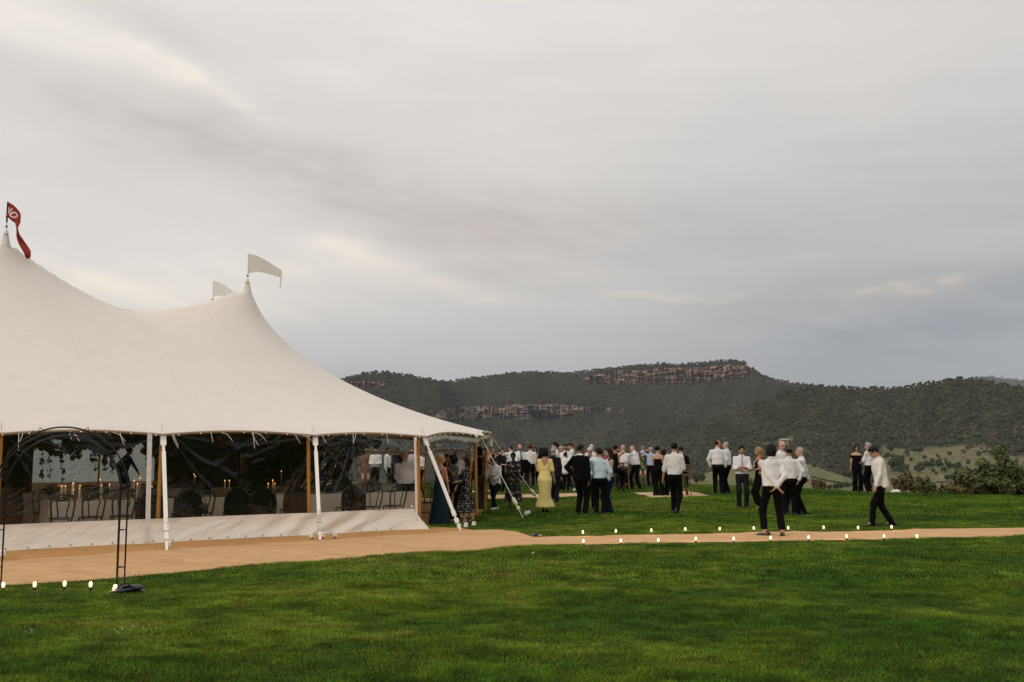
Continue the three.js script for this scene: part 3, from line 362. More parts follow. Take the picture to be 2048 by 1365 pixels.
// guy lines: white straps on the front, ropes at the end; stakes stand in the ground
const STAKES = [[333, 1101, 0], [640, 1080, 1], [921, 1062, 2], [1046, 1036, 3], [1086, 1013, 4]];
STAKES.forEach(([x, y, i]) => {
  const p = FPOSTS[i], top = tw(p[0], p[1], eaveAt(i)), c = tw(SM, NM), out = V(top.x - c.x, 0, top.z - c.z).normalize(), tip = top.clone().addScaledVector(out, 0.10); tip.y -= 0.02; const g = gp(x, y, 0.04), dir = g.clone().sub(tip), L = dir.length(); dir.normalize(); const lerpP = t => tip.clone().lerp(g, t);
  const strap = (a, b, w, th) => { const A = lerpP(a), B = lerpP(b), d = B.clone().sub(A), l = d.length(); const gg = new THREE.BoxGeometry(w, l, th); const side = V(0, 1, 0).cross(dir).normalize(), nn = side.clone().cross(dir); const m = new THREE.Matrix4().makeBasis(side, dir, nn); gg.applyMatrix4(m); const mid = A.add(B).multiplyScalar(0.5); return gg.translate(mid.x, mid.y, mid.z); };
  if (i < 3) { // broad sleeve over the strap
    part('corner_patch', strap(-0.06, 0.1, 0.10, 0.02), M.web, tent);
    const gs = part('guy_strap', strap(0.08, 1.0, 0.045, 0.006), M.web, tent); part('guy_sleeve', strap(0.16, 0.78, i === 2 ? 0.062 : 0.066, 0.04), M.web, gs);
    part('ratchet', [strap(0.79, 0.85, 0.075, 0.05), strap(0.875, 0.92, 0.07, 0.055), strap(0.74, 0.83, 0.01, 0.085)], i === 1 ? mat(0.55, 0.5, 0.42, 0.6) : M.web, gs);
  } else { const gr = part('guy_rope', rod(tip, g, 0.013, 0.013, 7), M.rope, tent); const bl = (t0, t1, r) => { const a = lerpP(t0), b = lerpP(t1), q = new THREE.SphereGeometry(1, 12, 9); const d = b.clone().sub(a), m = new THREE.Matrix4().compose(a.clone().add(b).multiplyScalar(0.5), new THREE.Quaternion().setFromUnitVectors(V(0, 1, 0), d.clone().normalize()), V(r, d.length() / 2, r)); return q.applyMatrix4(m); }; part('rope_block', [bl(0.76, 0.86, 0.055), bl(0.865, 0.915, 0.05)], mat(0.72, 0.66, 0.5, 0.7), gr); part('corner_patch', strap(-0.02, 0.03, 0.09, 0.02), M.web, tent); }
  
});
{ // stakes: iron pins with white plastic caps
  const names = { 0: 'the strap by the first pole', 1: 'the middle strap', 2: 'the strap beside the opening', 3: 'the first rope right of the tent opening', 4: 'the rope nearest the woman in yellow' };
  const stake = (p, lean, label) => { const t = thing('tent_stake', label, 'stake', [p.x, 0, p.z], 0, 'white capped tent stakes'); const e = V(lean[0], 0.11, lean[1]); part('pin', rod([-e.x * 0.4, -0.05, -e.z * 0.4], e, 0.014, 0.014, 8), mat(0.12, 0.06, 0.035, 0.8), t); const c = new THREE.CylinderGeometry(0.04, 0.046, 0.075, 12); c.applyQuaternion(new THREE.Quaternion().setFromUnitVectors(V(0, 1, 0), e.clone().normalize())); part('cap', c.translate(e.x, e.y, e.z), M.cap, t); };
  stake(gp(335, 1101), [0.02, 0.03], 'white capped stake at the foot of ' + names[0]);
  stake(gp(624, 1082), [0, 0.02], 'left of three white capped stakes at the foot of ' + names[1]); stake(gp(645, 1081), [0.01, 0.02], 'middle of three white capped stakes at the foot of ' + names[1]); stake(gp(669, 1080), [0.02, 0.02], 'right of three white capped stakes at the foot of ' + names[1]);
  stake(gp(919, 1063), [-0.01, 0.03], 'left of three white capped stakes at the foot of ' + names[2]); stake(gp(931, 1061), [0.01, 0.02], 'middle of three white capped stakes at the foot of ' + names[2]); stake(gp(946, 1058), [0.02, 0], 'right of three white capped stakes at the foot of ' + names[2]);
  stake(gp(1048, 1036), [0.05, 0.02], 'front white capped stake at the foot of ' + names[3]); stake(gp(1053, 1034), [0.06, 0], 'rear white capped stake at the foot of ' + names[3]); stake(gp(1085, 1014), [-0.02, 0.03], 'white capped stake at the foot of ' + names[4]);
  stake(gp(5, 1121), [0.0, 0.02], 'white capped stake at the left edge of the picture'); stake(gp(1146, 986), [0.05, 0.02], 'white capped stake alone beside the pale rug behind the man in the black suit');
}
// ---- side walls: clear vinyl over a canvas skirt, from the far left to the tent's opening
{
  const wallPts = []; for (const e of EDGEPTS) if ((e[1] < 0.6 && e[0] < 5.2 && e[0] > -8.9)) wallPts.push([e[0], e[1], e[2], e[3], e[4]]); wallPts.sort((a, b) => a[0] - b[0]);
  const at1 = s => { s = clamp(s, wallPts[0][0], wallPts[wallPts.length - 1][0]); for (let i = 1; i < wallPts.length; i++) if (s <= wallPts[i][0]) { const a = wallPts[i - 1], b = wallPts[i], t = (s - a[0]) / (b[0] - a[0] || 1); return [lerp(a[1], b[1], t), lerp(a[2], b[2], t)]; } return wallPts[wallPts.length - 1].slice(1, 3); };
  const SEND = tl(gp(816, 1058))[0] , JOIN = tl(gp(293, 1089))[0], W0 = -8.7, SK = 0.43;
  const base = s => at1(s)[0] * 0.5 - 0.022;
  const ridge = (u, v) => Math.pow(1 - Math.abs(noise2(u, v)), 7);
  const panel = (a, b, fan, seed, lean = 0) => gridGeo(Math.round((b - a) * 66), 84, (u, v) => { // v up; creases of the soft clear sheet
    const s = lerp(a, b, u), [n, ey] = at1(s), y = lerp(SK, ey - 0.05, v); let d = 0.012 * fbm2(s * 0.8 + seed, y * 0.6, 2) + 0.004 * fbm2(s * 3 + y * 2 + seed, y * 3 - s, 2);
    const patchy = smooth(0.0, 0.5, fbm2(s * 0.9 + seed, y * 1.1 + seed, 3)), low = smooth(1.05, 0.55, y);
    d -= 0.013 * patchy * ridge(s * 1.3 + y * 1.5 + seed, y * 9 - s * 4.5) + 0.008 * low * ridge(s * 3.2 + seed, y * 17 + s * 3) * (0.3 + patchy);
    for (const [fs, fy, k, amp] of fan) { const dx = s - fs, dy = fy - y, an = Math.atan2(dx, dy), r = Math.hypot(dx, dy); d -= amp * Math.pow(Math.max(0, Math.sin(an * k + 2.2 * noise2(an * 3, r * 1.5 + seed))), 3) * (0.25 + 0.9 * smooth(-0.3, 0.4, noise2(an * 4 + seed, r * 0.8))) * smooth(0.04, 0.4, r) * Math.exp(-r * 0.9); }
    return tw(s, lerp(base(s) - 0.02, n - 0.05 + lean, v) + d, y);
  });
  part('clear_wall', panel(W0, JOIN, [[-2.7, 1.95, 26, 0.012], [0, 1.95, 24, 0.006]], 1), M.vinyl, tent);
  part('clear_wall', panel(JOIN, 2.86, [[0, 1.95, 20, 0.010], [2.9, 1.95, 22, 0.010]], 5), M.vinyl, tent);
  part('clear_wall', panel(2.86, SEND, [[2.9, 1.9, 18, 0.014], [3.75, 2.0, 21, 0.046], [4.7, 2.0, 21, 0.024]], 9, 0.055), M.vinyl, tent);
  const skirt = (a, b) => gridGeo(Math.round((b - a) * 26), 22, (u, v) => { const s = lerp(a, b, u); const y = lerp(0.015, SK + 0.004, v), end = smooth(SEND - 0.5, SEND, s), fl = 0.13 * Math.pow(1 - v, 1.6) * (1 + 0.8 * end); const q = s * 3.2 - y * 5.5; let d = 0.034 * Math.sin(q * 2.6 + 2 * fbm2(s, y * 2, 2)) * smooth(0.6, 2.6, s) * (0.35 + fbm2(s * 1.4, 4, 2)) + 0.03 * fbm2(s * 1.3, y * 4, 3) + 0.014 * fbm2(s * 5 - y * 9, y * 8, 2); const sag = end * (1 - v) * 0.22; return tw(s + sag, base(s) - 0.038 - fl * 1.25 + d * (0.25 + 0.75 * Math.sin(Math.PI * clamp(v * 0.8 + 0.12))), y); });
  part('wall_skirt', skirt(W0, JOIN), M.skirt, tent); part('wall_skirt', skirt(JOIN + 0.003, SEND), M.skirt, tent);
  const eyelets = []; for (let s = W0; s < SEND; s += 0.34) { const p = tw(s, base(s) - 0.20, 0.05); eyelets.push(box(0.016, 0.02, 0.016).translate(p.x, p.y, p.z)); } part('hem_peg', eyelets, M.dark, tent).userData.kind = 'stuff';
  const strip = (s, w, y0, y1, out) => gridGeo(2, 30, (u, v) => { const y = lerp(y0, y1, v), ss = s + (u - 0.5) * w, [n] = at1(s); return tw(ss, lerp(base(s), n, v) - out - (1 - v) * (y0 < 0.2 ? 0.16 : 0) - 0.005 * Math.sin(v * 60), y); });
  part('wall_join', strip(JOIN, 0.085, 0.03, 1.97, 0.045), mat(0.74, 0.71, 0.67, 0.7), tent);
  part('wall_end_strap', strip(SEND - 0.02, 0.055, SK - 0.25, 1.93, 0.05), M.web, tent);
  // tie cords hanging from the eave
  const R = rng(4); for (const x of [4, 12, 104, 107, 204, 285, 306, 309, 386, 469, 471, 553, 606, 674, 680, 745, 805]) { const s = tl(gp(x, 1090 - x * 0.042))[0]; const [n, ey] = at1(s), L = 0.12 + 0.22 * R(), k = (R() - 0.3) * 0.2; part('tie_cord', tube([tw(s, n - 0.05, ey - 0.03), tw(s + k * 0.3, n - 0.07, ey - L * 0.5), tw(s + k, n - 0.065, ey - L)], 0.0055, 8, 5), M.web, tent); }
  for (const [x, dx] of [[106, 0.2], [206, 0.22], [470, 0.2], [553, 0.24], [678, 0.24]]) { const s = tl(gp(x, 1088))[0], [n, ey] = at1(s); part('tie_cord', tube([tw(s, n - 0.05, ey - 0.04), tw(s + dx * 0.5, n - 0.07, ey - 0.08), tw(s + dx, n - 0.065, ey - 0.2)], 0.0055, 8, 5), M.web, tent); }
  // clear walls rolled up under the eave round the opening, and one let half down at the far end
  const roll = (pts, r, seed) => { const c = new THREE.CatmullRomCurve3(pts), n = pts.length * 26; return gridGeo(n, 14, (u, v) => { const p = c.getPoint(u), t = c.getTangent(u), up = V(0, 1, 0), sd = t.clone().cross(up).normalize(), a = v * 6.283, k = r * (1 + 0.35 * noise3(u * n * 0.22, Math.cos(a) + seed, Math.sin(a)) + 0.25 * Math.sin(u * n * 0.5 + seed + a)); return p.addScaledVector(sd, Math.cos(a) * k * 0.7).add(V(0, Math.sin(a) * k, 0)); }); };
  const ePts = (i, t) => { const e = EDGEPTS.find(q => q[3] === i && q[4] >= t) || EDGEPTS.filter(q => q[3] === i).pop(); return e; };
  const rp = []; for (const i of [2, 3]) for (let t = 0; t < 1; t += 0.12) { const e = ePts(i, t); rp.push(tw(lerp(e[0], SM, 0.012), lerp(e[1], NM, 0.012), e[2] - 0.125 - 0.02 * noise2(t * 9, i))); } const e5 = ePts(4, 0); rp.push(tw(e5[0] - 0.1, e5[1], e5[2] - 0.13));
  part('rolled_wall', roll(rp, 0.072, 2), M.vinylRoll, tent);
  const rf = []; for (const i of [4, 5, 6, 7]) for (let t = 0; t < 1; t += 0.2) { const e = ePts(i, t), dn = i < 6 ? lerp(0.28, 0.52, clamp((i - 4 + t) / 2)) : 0.5; rf.push(tw(lerp(e[0], SM, 0.012), lerp(e[1], NM, 0.012), e[2] - dn - 0.03 * noise2(t * 7, i))); }
  part('rolled_wall', roll(rf, 0.05, 7), M.vinylRoll, tent);
  // walls of the far side and left end
  const far = []; const list = EDGEPTS.filter(e => e[3] >= 4 && e[3] <= 6); const fw = (arr, lo) => gridGeo(arr.length - 1, 16, (u, v) => { const e = arr[Math.round(u * (arr.length - 1))]; return tw(e[0] + 0.004 * noise2(e[0] * 1.5, v * 2), e[1] + 0.004 * noise2(e[1] * 1.5, v * 2), lerp(lo(e), e[2] - 0.05, v)); });
  part('clear_wall', fw(list, e => e[2] - (e[3] < 6 ? lerp(0.3, 0.5, clamp((e[3] - 4 + e[4]) / 2)) : 0.5)), M.vinyl, tent);
  part('clear_wall', fw(EDGEPTS.filter(e => e[3] >= 9 && e[3] <= 14), () => 0.45), M.vinyl, tent);
  part('wall_skirt', gridGeo(40, 3, (u, v) => tw(lerp(5.3, -8.7, u), 19.8, lerp(0.01, 0.45, v))), M.skirt, tent);
  // brown drapes inside
  const drape = (s0, n0, s1, n1, h, seed) => gridGeo(Math.round(Math.hypot(s1 - s0, n1 - n0) * 24), 6, (u, v) => { const L = Math.hypot(s1 - s0, n1 - n0), nx = -(n1 - n0) / L, ny = (s1 - s0) / L, d = 0.05 * Math.sin(u * L * 22 + seed + Math.sin(u * 9)) + 0.02 * noise2(u * L * 8, v * 2); return tw(lerp(s0, s1, u) + nx * d, lerp(n0, n1, u) + ny * d, lerp(0.02, h, v)); });
  part('drape', drape(2.2, 9.2, 6.6, 9.2, 2.9, 1), mat(0.05, 0.03, 0.018, 0.95), tent, 'dark brown curtain hanging inside the tent'); part('drape', drape(-4.8, 6.4, -3.4, 6.4, 2.7, 4), mat(0.045, 0.028, 0.017, 0.95), tent, 'dark brown curtain hanging inside the tent'); part('drape', drape(-2.6, 7.4, -1.1, 7.4, 2.4, 9), mat(0.05, 0.03, 0.018, 0.95), tent, 'dark brown curtain hanging inside the tent');
}
// ---- flags on the peaks
{
  const pole = (t, h) => { const f = part('flagpole', rod([0, 0.1, 0], [0, h, 0], 0.014, 0.012, 7), M.web, t); part('pole_collar', new THREE.SphereGeometry(0.03, 8, 6).translate(0, 0.24, 0), M.dark, f); };
  const cloth = (fn, uvs) => { const a = gridGeo(48, 14, fn), u = a.attributes.uv; return a; };
  const font = await new FontLoader().loadAsync('fonts/droid/droid_sans_bold.typeface.json');
  // white pennants streaming right and drooping at the tip
  const pennant = (i, label, k, len, hgt, m, droop) => { const p = PEAKS[i], w = tw(p[0], p[1], p[2] + 0.05), t = thing('pennant_flag', label, 'flag', w); pole(t, 0.86); part('flag_cloth', cloth((u, v) => { const hh = hgt * (1 - 0.74 * Math.pow(u, 0.85)), x = len * (u - 0.20 * smooth(0.8, 1, u)), yb = -droop * Math.pow(u, 1.25) - 0.26 * smooth(0.8, 1.0, u); return V(0.012 + x, 0.84 - hgt * 0 + yb - (1 - v) * hh + 0.02 * Math.sin(u * 6), 0.05 * Math.sin(u * 8 + v * 1.5 + k) * u + 0.03 * u); }), m, t); };
  const wm = mat(0.62, 0.60, 0.55, 0.85); pennant(1, 'off white pennant flag on the right-hand tent peak', 0, 1.12, 0.55, wm, 0.56); pennant(2, 'small white pennant flag showing behind the tent roof', 2, 1.0, 0.52, mat(0.7, 0.69, 0.66, 0.85), 0.55);
  { // red banner: spreads at the mast, then twists and hangs
    const p = PEAKS[0], w = tw(p[0], p[1], p[2] + 0.05), t = thing('banner_flag', 'red banner flag with white letters on the left tent peak', 'flag', w); pole(t, 0.86);
    const path = [[0.05, 0.80], [0.10, 0.66], [0.19, 0.50], [0.27, 0.34], [0.28, 0.18], [0.33, 0.0], [0.42, -0.2], [0.53, -0.38], [0.60, -0.52]]; const wid = [0.34, 0.36, 0.30, 0.15, 0.12, 0.115, 0.13, 0.15, 0.14];
    const surf = (u, v) => { const q = u * 8, i = Math.min(7, Math.floor(q)), f = q - i, cx = lerp(path[i][0], path[i + 1][0], f), cy = lerp(path[i][1], path[i + 1][1], f), ww = lerp(wid[i], wid[i + 1], f); const d = V(path[i + 1][0] - path[i][0], path[i + 1][1] - path[i][1], 0).normalize(); const head = 1 - smooth(0.0, 0.35, u); const sx = lerp(-d.y * 0.4, 0, head) , sy = lerp(-0.25, -0.0, head); const k = (v - 0.5) * ww; const nrm = V(-d.y, d.x, 0); return V(cx + nrm.x * -k * lerp(1, 0.75, head), cy + nrm.y * -k * 0.8 + (v - 0.5) * -0.0, 0.05 + 0.05 * Math.sin(v * 5 + u * 14) * (0.3 + u) + (v - 0.5) * 0.1 * Math.sin(u * 9)); };
    const attach = (u, v) => { const a = surf(u, v), m = V(0.014, lerp(0.34, 0.82, 1 - v), 0); const k = smooth(0.0, 0.26, u); return m.lerp(a, k); };
    const c = document.createElement('canvas'); c.width = 512; c.height = 128; const x = c.getContext('2d'); x.fillStyle = '#8e2418'; x.fillRect(0, 0, 512, 128); x.fillStyle = '#d8cdc6'; x.font = 'bold 92px sans-serif'; x.fillText('NO', 18, 98); const tx = new THREE.CanvasTexture(c); tx.colorSpace = THREE.SRGBColorSpace;
    part('flag_cloth', cloth((u, v) => attach(u, 1 - v)), new THREE.MeshStandardMaterial({ map: tx, roughness: 0.85, side: THREE.DoubleSide }), t);
    part('flag_sleeve', rod([0.0, 0.34, 0], [0.0, 0.83, 0], 0.02, 0.02, 7), mat(0.03, 0.012, 0.01), t);
  }
}
// ---- fairy lights along the eave
{
  const t = thing('string_lights', 'string of small warm bulbs along the tent eave', 'lights'); const cab = []; const front = EDGEPTS.filter(e => (e[3] <= 3 || e[3] >= 22)); const ord = [...front.filter(e => e[3] >= 22), ...front.filter(e => e[3] < 22)];
  const q = e => tw(lerp(e[0], SM, -0.004), lerp(e[1], NM, -0.004), e[2] - 0.028); part('cable', tube(ord.map(q), 0.006, ord.length * 2, 4), mat(0.35, 0.27, 0.18), t);
  const bm = new THREE.MeshStandardMaterial({ color: 0xffe0a0, emissive: new THREE.Color().setRGB(1.0, 0.62, 0.22), emissiveIntensity: 1.0, roughness: 0.4 }); const bg = new THREE.SphereGeometry(0.0095, 8, 6);
  let acc = 0, last = null; for (const e of ord) { const p = q(e); if (last) acc += p.distanceTo(last); last = p; if (acc > 0.36) { acc = 0; const b = part('bulb', bg, bm, t); b.position.set(p.x, p.y - 0.012, p.z); } }
}
// ---------------------------------------------------------------- people
// distance fields meshed with surface nets
function netMesh(field, lo, hi, cell) {
  const nx = Math.ceil((hi[0] - lo[0]) / cell) + 1, ny = Math.ceil((hi[1] - lo[1]) / cell) + 1, nz = Math.ceil((hi[2] - lo[2]) / cell) + 1, F = new Float32Array(nx * ny * nz);
  for (let k = 0, q = 0; k < nz; k++) for (let j = 0; j < ny; j++) for (let i = 0; i < nx; i++, q++) F[q] = field(lo[0] + i * cell, lo[1] + j * cell, lo[2] + k * cell);
  const id = new Int32Array(nx * ny * nz).fill(-1), P = [], I = [], sx = 1, sy = nx, sz = nx * ny; const off = [0, sx, sy, sx + sy, sz, sx + sz, sy + sz, sx + sy + sz], ed = [[0, 1], [2, 3], [4, 5], [6, 7], [0, 2], [1, 3], [4, 6], [5, 7], [0, 4], [1, 5], [2, 6], [3, 7]], cx = [0, 1, 0, 1, 0, 1, 0, 1], cy = [0, 0, 1, 1, 0, 0, 1, 1], cz = [0, 0, 0, 0, 1, 1, 1, 1];
  for (let k = 0; k < nz - 1; k++) for (let j = 0; j < ny - 1; j++) for (let i = 0; i < nx - 1; i++) {
    const q = k * sz + j * sy + i; let m = 0; for (let c = 0; c < 8; c++) if (F[q + off[c]] < 0) m |= 1 << c; if (m === 0 || m === 255) continue;
    let x = 0, y = 0, z = 0, n = 0; for (const [a, b] of ed) { const fa = F[q + off[a]], fb = F[q + off[b]]; if ((fa < 0) === (fb < 0)) continue; const t = fa / (fa - fb); x += lerp(cx[a], cx[b], t); y += lerp(cy[a], cy[b], t); z += lerp(cz[a], cz[b], t); n++; }
    id[q] = P.length / 3; P.push(lo[0] + (i + x / n) * cell, lo[1] + (j + y / n) * cell, lo[2] + (k + z / n) * cell);
  }
  const quad = (a, b, c, d, flip) => { if (a < 0 || b < 0 || c < 0 || d < 0) return; if (flip) I.push(a, b, c, a, c, d); else I.push(a, c, b, a, d, c); };
  for (let k = 1; k < nz - 1; k++) for (let j = 1; j < ny - 1; j++) for (let i = 1; i < nx - 1; i++) {
    const q = k * sz + j * sy + i, s = F[q] < 0;
    if (s !== (F[q + sx] < 0)) quad(id[q], id[q - sy], id[q - sy - sz], id[q - sz], !s);
    if (s !== (F[q + sy] < 0)) quad(id[q], id[q - sz], id[q - sz - sx], id[q - sx], !s);
    if (s !== (F[q + sz] < 0)) quad(id[q], id[q - sx], id[q - sx - sy], id[q - sy], !s);
  }
  const g = new THREE.BufferGeometry(); g.setAttribute('position', new THREE.Float32BufferAttribute(P, 3)); g.setIndex(I); g.computeVertexNormals(); return g;
}
const smin = (a, b, k) => { const h = Math.max(k - Math.abs(a - b), 0) / k; return Math.min(a, b) - h * h * k * 0.25; };
function capsule(a, b, ra, rb) { const bx = b.x - a.x, by = b.y - a.y, bz = b.z - a.z, L = bx * bx + by * by + bz * bz || 1e-9, m = { x: (a.x + b.x) / 2, y: (a.y + b.y) / 2, z: (a.z + b.z) / 2 }, reach = Math.sqrt(L) / 2 + Math.max(ra, rb); const f = (x, y, z) => { const px = x - a.x, py = y - a.y, pz = z - a.z; let t = (px * bx + py * by + pz * bz) / L; t = t < 0 ? 0 : t > 1 ? 1 : t; return Math.hypot(px - bx * t, py - by * t, pz - bz * t) - (ra + (rb - ra) * t); }; f.c = m; f.r = reach; return f; }
function ellipsoid(c, r, q) { const mr = Math.min(r[0], r[1], r[2]), f = (x, y, z) => { let a = x - c.x, b = y - c.y, d = z - c.z; if (q) { const v = q(a, b, d); a = v[0]; b = v[1]; d = v[2]; } const k = Math.hypot(a / r[0], b / r[1], d / r[2]); return (k - 1) * mr * (k < 1 ? 1 : 0.85 + 0.15); }; f.c = c; f.r = Math.max(...r); return f; }
// stack of ellipses along y: [y, half width, half depth, z offset], in the frame inv()
function loft(rows, inv, fold) { const n = rows.length, f = (x, y, z) => { const v = inv ? inv(x, y, z) : [x, y, z]; let yy = v[1], dy = 0; if (yy < rows[0][0]) { dy = rows[0][0] - yy; yy = rows[0][0]; } else if (yy > rows[n - 1][0]) { dy = yy - rows[n - 1][0]; yy = rows[n - 1][0]; } let i = 1; while (i < n - 1 && rows[i][0] < yy) i++; const A = rows[i - 1], B = rows[i], t = (yy - A[0]) / (B[0] - A[0]); let a = A[1] + (B[1] - A[1]) * t, b = A[2] + (B[2] - A[2]) * t; const zc = (A[3] || 0) + ((B[3] || 0) - (A[3] || 0)) * t, xc = (A[4] || 0) + ((B[4] || 0) - (A[4] || 0)) * t; const X = v[0] - xc, Z = v[2] - zc; if (fold) { const k = 1 + fold(yy, Math.atan2(X, Z)); a *= k; b *= k; } const d = (Math.hypot(X / a, Z / b) - 1) * Math.min(a, b); return dy > 0 ? Math.hypot(Math.max(d, 0), dy) + Math.min(d, 0) * 0 : d; }; return f; }
function union(list, k) { const n = list.length; return (x, y, z) => { let d = 1e3; for (let i = 0; i < n; i++) { const f = list[i]; if (f.c) { const e = Math.abs(x - f.c.x) + 0; const q = Math.max(Math.abs(x - f.c.x), Math.abs(y - f.c.y), Math.abs(z - f.c.z)) - f.r; if (q > d + k && q > 0.05) continue; } d = smin(d, f(x, y, z), k); } return d; }; }
function ik(a, c, l1, l2, pole) { const d = c.clone().sub(a); let L = d.length(); const mx = (l1 + l2) * 0.999; if (L > mx) { d.multiplyScalar(mx / L); L = mx; c.copy(a).add(d); } const u = d.clone().divideScalar(L), k = (l1 * l1 - l2 * l2 + L * L) / (2 * L), h = Math.sqrt(Math.max(0, l1 * l1 - k * k)); const p = pole.clone().addScaledVector(u, -pole.dot(u)).normalize(); return a.clone().addScaledVector(u, k).addScaledVector(p, h); }
const SKIN = { fair: [0.52, 0.30, 0.205], pink: [0.56, 0.285, 0.20], tan: [0.40, 0.205, 0.115], olive: [0.40, 0.225, 0.135], brown: [0.185, 0.088, 0.048], dark: [0.085, 0.042, 0.026] };
const HAIR = { black: [0.010, 0.009, 0.009], brown: [0.030, 0.016, 0.010], dark: [0.016, 0.011, 0.009], blond: [0.36, 0.235, 0.10], grey: [0.33, 0.315, 0.30], white: [0.5, 0.48, 0.46], ash: [0.24, 0.20, 0.15] };
const fabricTex = dataTex(128, (u, v, x, y) => { const n = 0.94 + 0.035 * ((x + y) % 2) + 0.05 * tnoise(u, v, 8, 3); return [n, n, n]; });
const fabric = {}; const cloth = (r, g, b, rough = 0.9) => { const k = [r, g, b, rough].join(); return fabric[k] || (fabric[k] = new THREE.MeshPhysicalMaterial({ color: new THREE.Color().setRGB(r, g, b), roughness: rough, side: THREE.DoubleSide, map: fabricTex, specularIntensity: 0.12 })); };
const WHITE = [0.80, 0.785, 0.775], BLACK = [0.0055, 0.0055, 0.0065], CREAM = [0.78, 0.745, 0.70], NAVY = [0.012, 0.018, 0.045], BLUEW = [0.55, 0.62, 0.78], MINT = [0.52, 0.66, 0.69];
const dotTex = dataTex(256, (u, v) => { let w = 0; for (let i = 0; i < 13; i++) { const a = h3(i, 1, 9), b = h3(i, 2, 9); let dx = Math.abs(u - a), dy = Math.abs(v - b); dx = Math.min(dx, 1 - dx); dy = Math.min(dy, 1 - dy); if (Math.hypot(dx, dy) < 0.038) w = 1; } return w ? [0.9, 0.88, 0.86] : [0.05, 0.05, 0.055]; });
const flowerTex = dataTex(256, (u, v) => { let c = [0.05, 0.05, 0.055]; for (let i = 0; i < 20; i++) { const a = h3(i, 3, 4), b = h3(i, 5, 4); let dx = u - a, dy = v - b; dx -= Math.round(dx); dy -= Math.round(dy); const r = Math.hypot(dx, dy), p = 0.075 * (0.75 + 0.35 * Math.cos(5 * Math.atan2(dy, dx) + i)); if (r < p) { const k = h3(i, 8, 1); c = r < 0.018 ? [0.45, 0.33, 0.15] : k < 0.5 ? [0.66, 0.60, 0.52] : k < 0.75 ? [0.45, 0.42, 0.52] : [0.36, 0.34, 0.25]; } } return c; });
const jungleTex = dataTex(256, (u, v) => { let c = [0.10, 0.27, 0.17]; for (let i = 0; i < 46; i++) { const a = h3(i, 3, 14), b = h3(i, 5, 14); let dx = u - a, dy = v - b; dx -= Math.round(dx); dy -= Math.round(dy); const t = h3(i, 6, 2) * 6.28, X = dx * Math.cos(t) + dy * Math.sin(t), Y = -dx * Math.sin(t) + dy * Math.cos(t); if ((X / 0.10) ** 2 + (Y / 0.035) ** 2 < 1) { const k = h3(i, 8, 11); c = k < 0.4 ? [0.06, 0.17, 0.12] : k < 0.7 ? [0.20, 0.42, 0.25] : k < 0.84 ? [0.82, 0.76, 0.66] : [0.66, 0.36, 0.13]; } } return c; });
const snakeTex = dataTex(128, (u, v) => { const n = tnoise(u, v, 16, 3) + 0.6 * tnoise(u, v, 32, 4); return n > 0.1 ? [0.42, 0.36, 0.29] : [0.13, 0.11, 0.09]; });
const stripeTex = dataTex(64, (u, v) => { const n = Math.sin(v * 6.283 * 6) > 0.1; return n ? [0.42, 0.41, 0.39] : [0.14, 0.14, 0.15]; });
const patMat = (t, r) => { const q = t.clone(); q.repeat.set(r, r); q.needsUpdate = true; return new THREE.MeshStandardMaterial({ map: q, roughness: 0.9, side: THREE.DoubleSide }); };
const PAT = { dots: patMat(dotTex, 5.0), flowers: patMat(flowerTex, 2.4), jungle: patMat(jungleTex, 2.6), snake: patMat(snakeTex, 6), stripes: patMat(stripeTex, 5) };
const clothUV = g => { const p = g.attributes.position, n = g.attributes.normal, u = new Float32Array(p.count * 2); for (let i = 0; i < p.count; i++) { const z = Math.abs(n.getZ(i)) >= Math.abs(n.getX(i)); u[2 * i] = z ? p.getX(i) : p.getZ(i); u[2 * i + 1] = p.getY(i); } g.setAttribute('uv', new THREE.BufferAttribute(u, 2)); return g; };
const skinMats = {}, hairMats = {}; const vcMat = new THREE.MeshPhysicalMaterial({ vertexColors: true, roughness: 0.6, side: THREE.DoubleSide });
const shoeM = mat(0.010, 0.009, 0.009, 0.35), eyeM = mat(0.03, 0.02, 0.015, 0.2), glassM = mat(0.008, 0.008, 0.009, 0.25);
const shoeGeo = (() => { const f = union([ellipsoid({ x: 0, y: 0.045, z: -0.06 }, [0.037, 0.05, 0.05]), ellipsoid({ x: 0, y: 0.035, z: 0.03 }, [0.042, 0.036, 0.075]), ellipsoid({ x: 0, y: 0.026, z: 0.105 }, [0.043, 0.03, 0.062])], 0.04); const g = netMesh((x, y, z) => Math.max(f(x, y, z), 0.004 - y), [-0.07, -0.01, -0.13], [0.07, 0.11, 0.19], 0.016); const sole = netMesh((x, y, z) => Math.max(Math.hypot(x / 0.046, (z - 0.03) / 0.145) - 1, y - 0.016, 0.001 - y) * 0.05, [-0.07, -0.01, -0.14], [0.07, 0.03, 0.2], 0.014); return merged([g, sole]); })();
const heelGeo = (() => { const f = union([capsule(V(0, 0.075, -0.07), V(0, 0.06, -0.02), 0.030, 0.032), capsule(V(0, 0.055, -0.02), V(0, 0.020, 0.06), 0.032, 0.034), capsule(V(0, 0.020, 0.06), V(0, 0.014, 0.12), 0.034, 0.02)], 0.03); const g = netMesh((x, y, z) => Math.max(f(x, y, z), 0.003 - y, y - 0.085 + z * 0.2), [-0.06, -0.01, -0.13], [0.06, 0.13, 0.17], 0.010); return merged([g, rod([0, 0, -0.085], [0, 0.06, -0.08], 0.008, 0.014, 6)]); })();
const sandalGeo = merged([box(0.075, 0.014, 0.25, 0, 0.008, 0.03, 0.006), box(0.085, 0.012, 0.03, 0, 0.055, 0.075, 0.005), rod([0, 0, -0.08], [0, 0.03, -0.08], 0.02, 0.02, 7)]);

